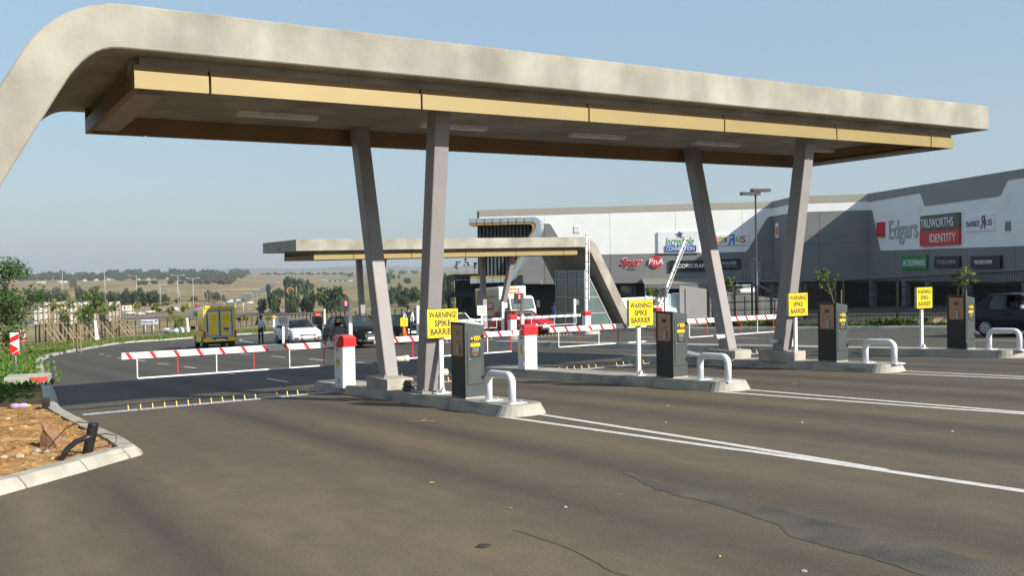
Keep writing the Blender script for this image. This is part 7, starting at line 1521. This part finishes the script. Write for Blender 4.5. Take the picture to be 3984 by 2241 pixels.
def traffic_signal(px, py, ptop, arm, label):
    P = hit(px, py); s = P.y / FPX; H = (py - ptop) * s; e = thing('traffic_signal', label, 'traffic signal', P, 0, 'yellow traffic signals'); mb = MB(); mb.tube([(0, 0, -.2), (0, 0, H)], .13, 6); part(e, 'pole', mb, M_YEL); 
    if arm: mb = MB(); mb.tube([(0, 0, H * .95), (arm, 0, H * 1.3)], .08, 5); part(e, 'arm', mb, M_YEL)
    mb = MB(); mb.box(-.35 + arm, .35 + arm, -.4, -.1, H * (1.3 if arm else 1) - 1.1, H * (1.3 if arm else 1) + .2); part(e, 'signal_head', mb, M_TRIM)
for a in ((520, 1210, 1182, 4, 'yellow signal with arm right of the white hoarding'), (592, 1205, 1182, 12, 'yellow signal with long arm among the saplings'), (507, 1205, 1176, 0, 'plain yellow signal behind the white hoarding'), (872, 1205, 1175, -9, 'yellow signal with arm behind the pickup'), (947, 1210, 1165, 0, 'tall yellow signal pole right of the pickup'), (916, 1196, 1166, 0, 'slim yellow signal pole above the pickup corner'), (739, 1194, 1167, 0, 'yellow signal pole beside the double lamp')): traffic_signal(*a)
P = hit(495, 1222); s = P.y / FPX; e = thing('billboard', 'small white billboard by the cross road', 'billboard', P, 0); mb = MB(); mb.box(-18 * s, 18 * s, -.2, .2, 14 * s, 33 * s); f = part(e, 'board', mb, M_LBLW); 
for x in (-15, 15): mb = MB(); mb.box(x * s - .2, x * s + .2, .21, .5, -.3, 30 * s); part(e, 'leg', mb, M_STEEL)
mb = MB(); mb.prism(ell(-9 * s, 24 * s, 4 * s, 7 * s, 12), -.22, -.205, 'y'); part(f, 'print_patch', mb, M_PHAIR)
for k in range(3): mb = MB(); mb.box(0, 14 * s, -.22, -.205, (28 - 4 * k) * s, (29.5 - 4 * k) * s); part(f, 'print_line', mb, M_PHAIR)
P = hit(1132, 1215); s = P.y / FPX; e = thing('sign_pylon', 'dark brown sign pylon with an orange ring logo among trees', 'sign pylon', P, 0); M_PYL = mat('pylon_brown', (.030, .024, .028), .5, var=.1, scale=.3); mb = MB(); mb.box(-23 * s, 21 * s, -.4, .4, -.5, 101 * s); b = part(e, 'slab', mb, M_PYL); mb = MB(); mb.box(21 * s, 24 * s, -.5, .5, -.5, 100 * s); part(e, 'edge', mb, M_STEEL)
mb = MB(); rr = [[((12.5 + 1.6 * math.cos(p)) * s * math.cos(t), -.42 - .1 * math.sin(p), 83 * s + (12.5 + 1.6 * math.cos(p)) * s * math.sin(t)) for p in (0, 1.57, 3.14, 4.7)] for t in [2 * math.pi * k / 24 for k in range(25)]]; mb.loft(rr, False); part(b, 'logo_ring', mb, M_OR); text(b, 'the\nMALL', M_LBLW, (0, -.45, 83 * s), width=13 * s); text(b, 'Trading Now', M_OR, (-2 * s, -.45, 59 * s), width=36 * s, bold=.02)
for k, t_ in enumerate(('FOOD', 'FASHION', 'HOME', 'SPORT')): text(b, t_, M_LBLW, (-8 * s, -.45, (46 - 11 * k) * s), width=18 * s)
# prototype far trees
protos = []
for k in range(5):
    rng = random.Random(100 + k); cl = []
    for _ in range(13): d = Vector((rng.gauss(0, 1), rng.gauss(0, 1), rng.gauss(0, 1))).normalized() * rng.random() ** .35; cl.append((Vector((d.x, d.y, .58 + d.z * .42)), rng.uniform(.34, .52)))
    protos.append(leafcloud(rng, cl, 640, .17, .85))
for k in range(3):                                # umbrella shaped
    rng = random.Random(120 + k); cl = [(Vector((rng.uniform(-.75, .75), rng.uniform(-.75, .75), .82 + rng.uniform(-.1, .14))), rng.uniform(.22, .36)) for _ in range(12)]; protos.append(leafcloud(rng, cl, 420, .15, .6))
mbt = MB(); mbt.tube([(0, 0, -.1), (.02, 0, .35), (-.02, 0, .75)], [.07, .05, .03], 6); tr_m = mbt.mesh('trunk'); tr_m.materials.append(M_BARKD)
pm = {}
def far_tree(px, py, wpx, hpx, fol, label, group, kind=None, cat='tree', name='far_tree', trunk=True, D=None):
    P = hit(px, py); s = P.y / FPX; k = random.randrange(5) if kind is None else kind
    key = (k, fol.name)
    if key not in pm: pm[key] = protos[k].copy(); pm[key].materials.clear(); pm[key].materials.append(fol)
    e = thing(name, label, cat, P, random.random() * 6.28, group); c = bpy.data.objects.new('crown', pm[key]); link(c, e); c.scale = (wpx * s * .48, wpx * s * .48, hpx * s * .92)
    if trunk: t = bpy.data.objects.new('trunk', tr_m); link(t, e); t.scale = (wpx * s * .6, wpx * s * .6, hpx * s)
z5 = lambda x, y: (x / 4.14, 1000 + y / 4.14)
zm = lambda x, y: (1000 + x / 2.8986, 850 + y / 2.8986)
def bush_row(lst, fz_, sc, fol, label, group, **k):
    for i, (x, y, w_, h_) in enumerate(lst): px, py = fz_(x, y); far_tree(px, py, w_ / sc, h_ / sc, fol, label if isinstance(label, str) else label[i], group, **k)
# mid-valley bushes and trees (zoomed survey coordinates)
bush_row([(480, 660, 160, 130), (640, 640, 150, 120), (900, 598, 200, 100), (1060, 640, 130, 110), (1250, 555, 150, 85), (1480, 595, 120, 90), (1560, 540, 110, 80), (1170, 520, 120, 190)], z5, 4.14, F_BRN, 'dull bushy thicket in the dry valley floor left of the crossing', 'dry bushes in the valley', cat='bush', name='far_bush', trunk=False)
bush_row([(1290, 730, 190, 190), (1420, 740, 180, 150), (1600, 760, 220, 180), (1800, 770, 200, 200), (1960, 770, 180, 170), (960, 720, 200, 150), (760, 740, 200, 150), (560, 770, 200, 160)], z5, 4.14, F_FAR, 'dark green valley tree behind the propped hoardings', 'dark trees behind the hoardings')
bush_row([(130, 770, 230, 220), (300, 780, 240, 230), (450, 790, 240, 240), (600, 790, 220, 230), (740, 790, 200, 200), (830, 780, 130, 140)], fz, 4.14, F_FAR, 'dark green tree of the clump behind the white cars', 'dark clump at the crossing')
bush_row([(1500, 720, 170, 170), (1620, 735, 170, 160), (1720, 720, 110, 110), (1000, 745, 100, 80), (1260, 720, 100, 90)], fz, 4.14, F_BRN, 'brownish bush clump above the yellow pickup', 'brown bushes above the pickup', cat='bush', name='far_bush', trunk=False)
bush_row([(390, 448, 130, 70), (470, 450, 120, 70), (630, 442, 150, 60), (890, 438, 130, 75), (1050, 432, 100, 50), (180, 560, 70, 60), (390, 580, 120, 80)], fz, 4.14, F_FAR, 'small dark bush scattered on the dry field', 'bushes scattered on the field', cat='bush', name='far_bush', trunk=False)
bush_row([(1240, 435, 180, 80), (1380, 435, 200, 85), (1540, 438, 220, 90), (1720, 438, 230, 105), (1830, 435, 150, 100)], fz, 4.14, F_BRN, 'grey green thicket along the far edge of the field', 'thicket at the field edge', cat='bush', name='far_bush', trunk=False)
bush_row([(55, 1075, 150, 160), (190, 1075, 190, 220), (400, 1070, 210, 230), (560, 1060, 210, 230), (790, 1060, 310, 280), (950, 1050, 200, 190), (360, 860, 160, 190), (440, 870, 170, 200), (530, 860, 150, 180), (240, 900, 130, 110), (130, 870, 70, 120), (620, 810, 70, 70)], zm, 2.8986, F_FAR, ['second tree from the pylon on the side of the yellow pickup', 'rounded tree standing next to the pylon on the pickup side', 'tree overlapping the pylon foot on the canopy side', 'second tree from the pylon on the side of the entrance canopy', 'largest rounded tree between the pylon and the entrance canopy column', 'last dark tree before the entrance canopy column', 'tall tree directly behind the pylon top', 'middle tall tree of three behind the pylon', 'outer tall tree behind the pylon on the canopy side', 'low tree behind the pylon beside the small street lamps', 'slim upright tree beside the far road', 'small isolated round tree between pylon and shed'], 'trees round the pylon')
bush_row([(1490, 970, 150, 150), (1580, 960, 180, 180), (1700, 950, 200, 170), (1790, 950, 160, 150), (1640, 1000, 160, 120), (1470, 735, 110, 60), (1700, 735, 120, 60), (1460, 690, 140, 90)], zm, 2.8986, F_FAR, ['olive tree touching the near leaning column', 'broad olive tree second from the near leaning column', 'largest olive tree between the leaning columns', 'olive tree touching the column behind the warning sign', 'low olive tree in front of the largest olive tree', 'small dark tree on the plain beside the leaning column', 'small dark tree on the plain beside the warning sign column', 'tall blue green tree on the plain beside the column'], 'trees between the columns')
bush_row([(60 + 62 * k + (k % 3) * 9, 658, 62 + 8 * (k % 2), 42 + 6 * (k % 3)) for k in range(17)], zm, 2.8986, F_FAR, 'flat topped tree in the distant row beyond the green shed', 'distant row of flat topped trees', kind=5)
bush_row([(1520, 615, 80, 45), (1650, 630, 90, 45), (1780, 625, 80, 42), (1540, 680, 60, 50), (1600, 682, 40, 40), (520, 597, 30, 18), (615, 597, 26, 16), (360, 598, 60, 14), (1050, 660, 60, 40)], zm, 2.8986, F_FAR, 'small distant tree near the horizon', 'scattered distant trees')
# trees on the dark hillside left of the slatted block
for k, (px, py, w_, h_) in enumerate(((1722, 1200, 44, 110), (1738, 1180, 40, 110), (1750, 1215, 40, 100), (1712, 1130, 30, 50))):
    far_tree(px, py, w_, h_, F_FAR, 'dark tree beside the slatted black block', 'trees by the slatted block')
# roof saplings on the slatted block
for k in range(5):
    Pq = FD.w(.9 + .85 * k, zt + .1, -1.2); tree('sapling', 'thin yellow green sapling on the planted roof', Pq, 140 + k, 1.3 + .3 * (k % 2), (.35, .35, .4), .02, 6, 110, .09, F_YEL, 'saplings on the planted roof', limbs=3)
# far wooded belts: read as one mass
def belt(label, spec, fol, n, seed):
    rng = random.Random(seed); vs_, fs_ = [], []
    for _ in range(n):
        px, py, w_, h_ = spec(rng); P = hit(px, py); s = P.y / FPX; pr = protos[rng.randrange(5)]; o = len(vs_); a = rng.random() * 6.28; ca, sa = math.cos(a), math.sin(a); sub = pr.vertices
        for v in sub: x, y, z = v.co; vs_.append((P.x + (x * ca - y * sa) * w_ * s * .5, P.y + (x * sa + y * ca) * w_ * s * .5, P.z + z * h_ * s))
        fs_ += [tuple(i + o for i in p.vertices) for p in pr.polygons]
    me = bpy.data.meshes.new('woodland'); me.from_pydata(vs_, [], fs_); me.update(); o = part(None, 'woodland', me, fol); o['kind'] = 'stuff'; o['label'] = label; o['category'] = 'woodland'
belt('blue green wooded suburb belt on the left skyline', lambda r: (r.uniform(70, 930), 1094 - abs(r.gauss(0, 1)) * 12 + (0), r.uniform(14, 30), r.uniform(11, 20)), F_FAR, 210, 1)
belt('dark wooded ridge below the left skyline', lambda r: (r.uniform(420, 960), 1086 - r.random() * 22, r.uniform(16, 30), r.uniform(12, 20)), F_FAR, 90, 2)
# far houses
M_HW = mat('house_wall', (.62, .57, .48), .8, var=.08, scale=.3); M_HR = [mat('house_roof_red', (.30, .10, .07), .8, var=.1), mat('house_roof_grey', (.40, .39, .37), .7, var=.1), mat('house_roof_pale', (.62, .60, .56), .6, var=.1)]
HP = [((155, 1098), 18, 0), ((171, 1099), 12, 1), ((232, 1097), 14, 2), ((255, 1097), 12, 2), ((330, 1091), 12, 2), ((375, 1090), 12, 2), ((424, 1088), 10, 2), ((540, 1086), 9, 2), ((577, 1086), 12, 1), ((610, 1085), 14, 2), ((655, 1084), 12, 2), ((675, 1083), 16, 0), ((715, 1079), 8, 2), ((850, 1078), 8, 2), ((900, 1078), 12, 2), ((470, 1075), 8, 2), ((283, 1079), 10, 2), ((205, 1068), 8, 2)]
for i, ((px, py), w_, k) in enumerate(HP):
    P = hit(px, py + 3); s = P.y / FPX; e = thing('far_house', ['red roofed', 'grey roofed', 'pale roofed'][k] + ' small house among the far suburb trees', 'house', P, R(random.uniform(-20, 20)), ['red', 'grey', 'pale'][k] + ' roofed houses in the far suburb'); a, b, h = w_ * s / 2, w_ * s / 3, 3.2
    mb = MB(); mb.box(-a, a, -b, b, -1, h); part(e, 'wall', mb, M_HW); mb = MB(); mb.prism([(-b * 1.15, h), (b * 1.15, h), (0, h + b * .55)], -a * 1.05, a * 1.05, 'x'); part(e, 'roof', mb, M_HR[k])
    for x in (-.5, .1, .55): mb = MB(); mb.box(a * x - .5, a * x + .5, -b - .06, -b, 1, 2.2); part(e, 'window', mb, M_GLASS)
for (a, b, yb, h_, lb, mr) in (((1270), 1362, 1097, 12, 'long green roofed shed on the plain', mat('green_shed_roof', (.10, .17, .15), .6, var=.08)), (1234, 1272, 1097, 8, 'pale low shed joined to the green roofed one', M_HR[1])):
    A, B = hit(a, yb), hit(b, yb); D_ = A.y; s = D_ / FPX; e = thing('farm_shed', lb, 'shed', A, 0); L_ = (b - a) * s; h = h_ * s; mb = MB(); mb.box(0, L_, 0, 30, -1, h * .55); part(e, 'wall', mb, M_HR[1]); mb = MB(); mb.prism([(0, h * .55), (L_, h * .55), (L_ * .5, h)], -1, 31, 'y'); part(e, 'roof', mb, mr)
    for k in range(4): mb = MB(); mb.box(L_ * (.1 + .22 * k), L_ * (.2 + .22 * k), -.3, -.01, 0, h * .4); part(e, 'door', mb, M_GLASS)
# scaffold mast seen between the columns
P = hit(1411, 1212); s = P.y / FPX; e = thing('steel_mast', 'slender rusty lattice mast right of the entrance canopy column', 'mast', P, 0); M_RUST = mat('rusty_steel', (.09, .065, .05), .7, var=.2)
for x in (-4, 4): mb = MB(); mb.tube([(x * s, 0, -.5), (x * s, 0, 95 * s)], .12, 5); part(e, 'leg', mb, M_RUST)
for k in range(5): mb = MB(); mb.tube([(-5 * s, 0, (18 + 19 * k) * s), (5 * s, 0, (18 + 19 * k) * s)], .09, 5); part(e, 'rung', mb, M_RUST)

# ================================================================== haze over the valley
hm_ = bpy.data.materials.new('haze'); hm_.use_nodes = True; t = hm_.node_tree; t.nodes.remove(t.nodes['Principled BSDF']); pv = t.nodes.new('ShaderNodeVolumePrincipled'); pv.inputs['Color'].default_value = (.80, .84, .90, 1); pv.inputs['Density'].default_value = 1.1e-4; pv.inputs['Anisotropy'].default_value = .2; t.links.new(pv.outputs[0], t.nodes['Material Output'].inputs['Volume'])
hb = part(None, 'haze', MB().box(-14000, 14000, -330, 10900, -26, 200), hm_); hb['kind'] = 'stuff'; hb['label'] = 'thin pale haze over the valley'; hb['category'] = 'haze'
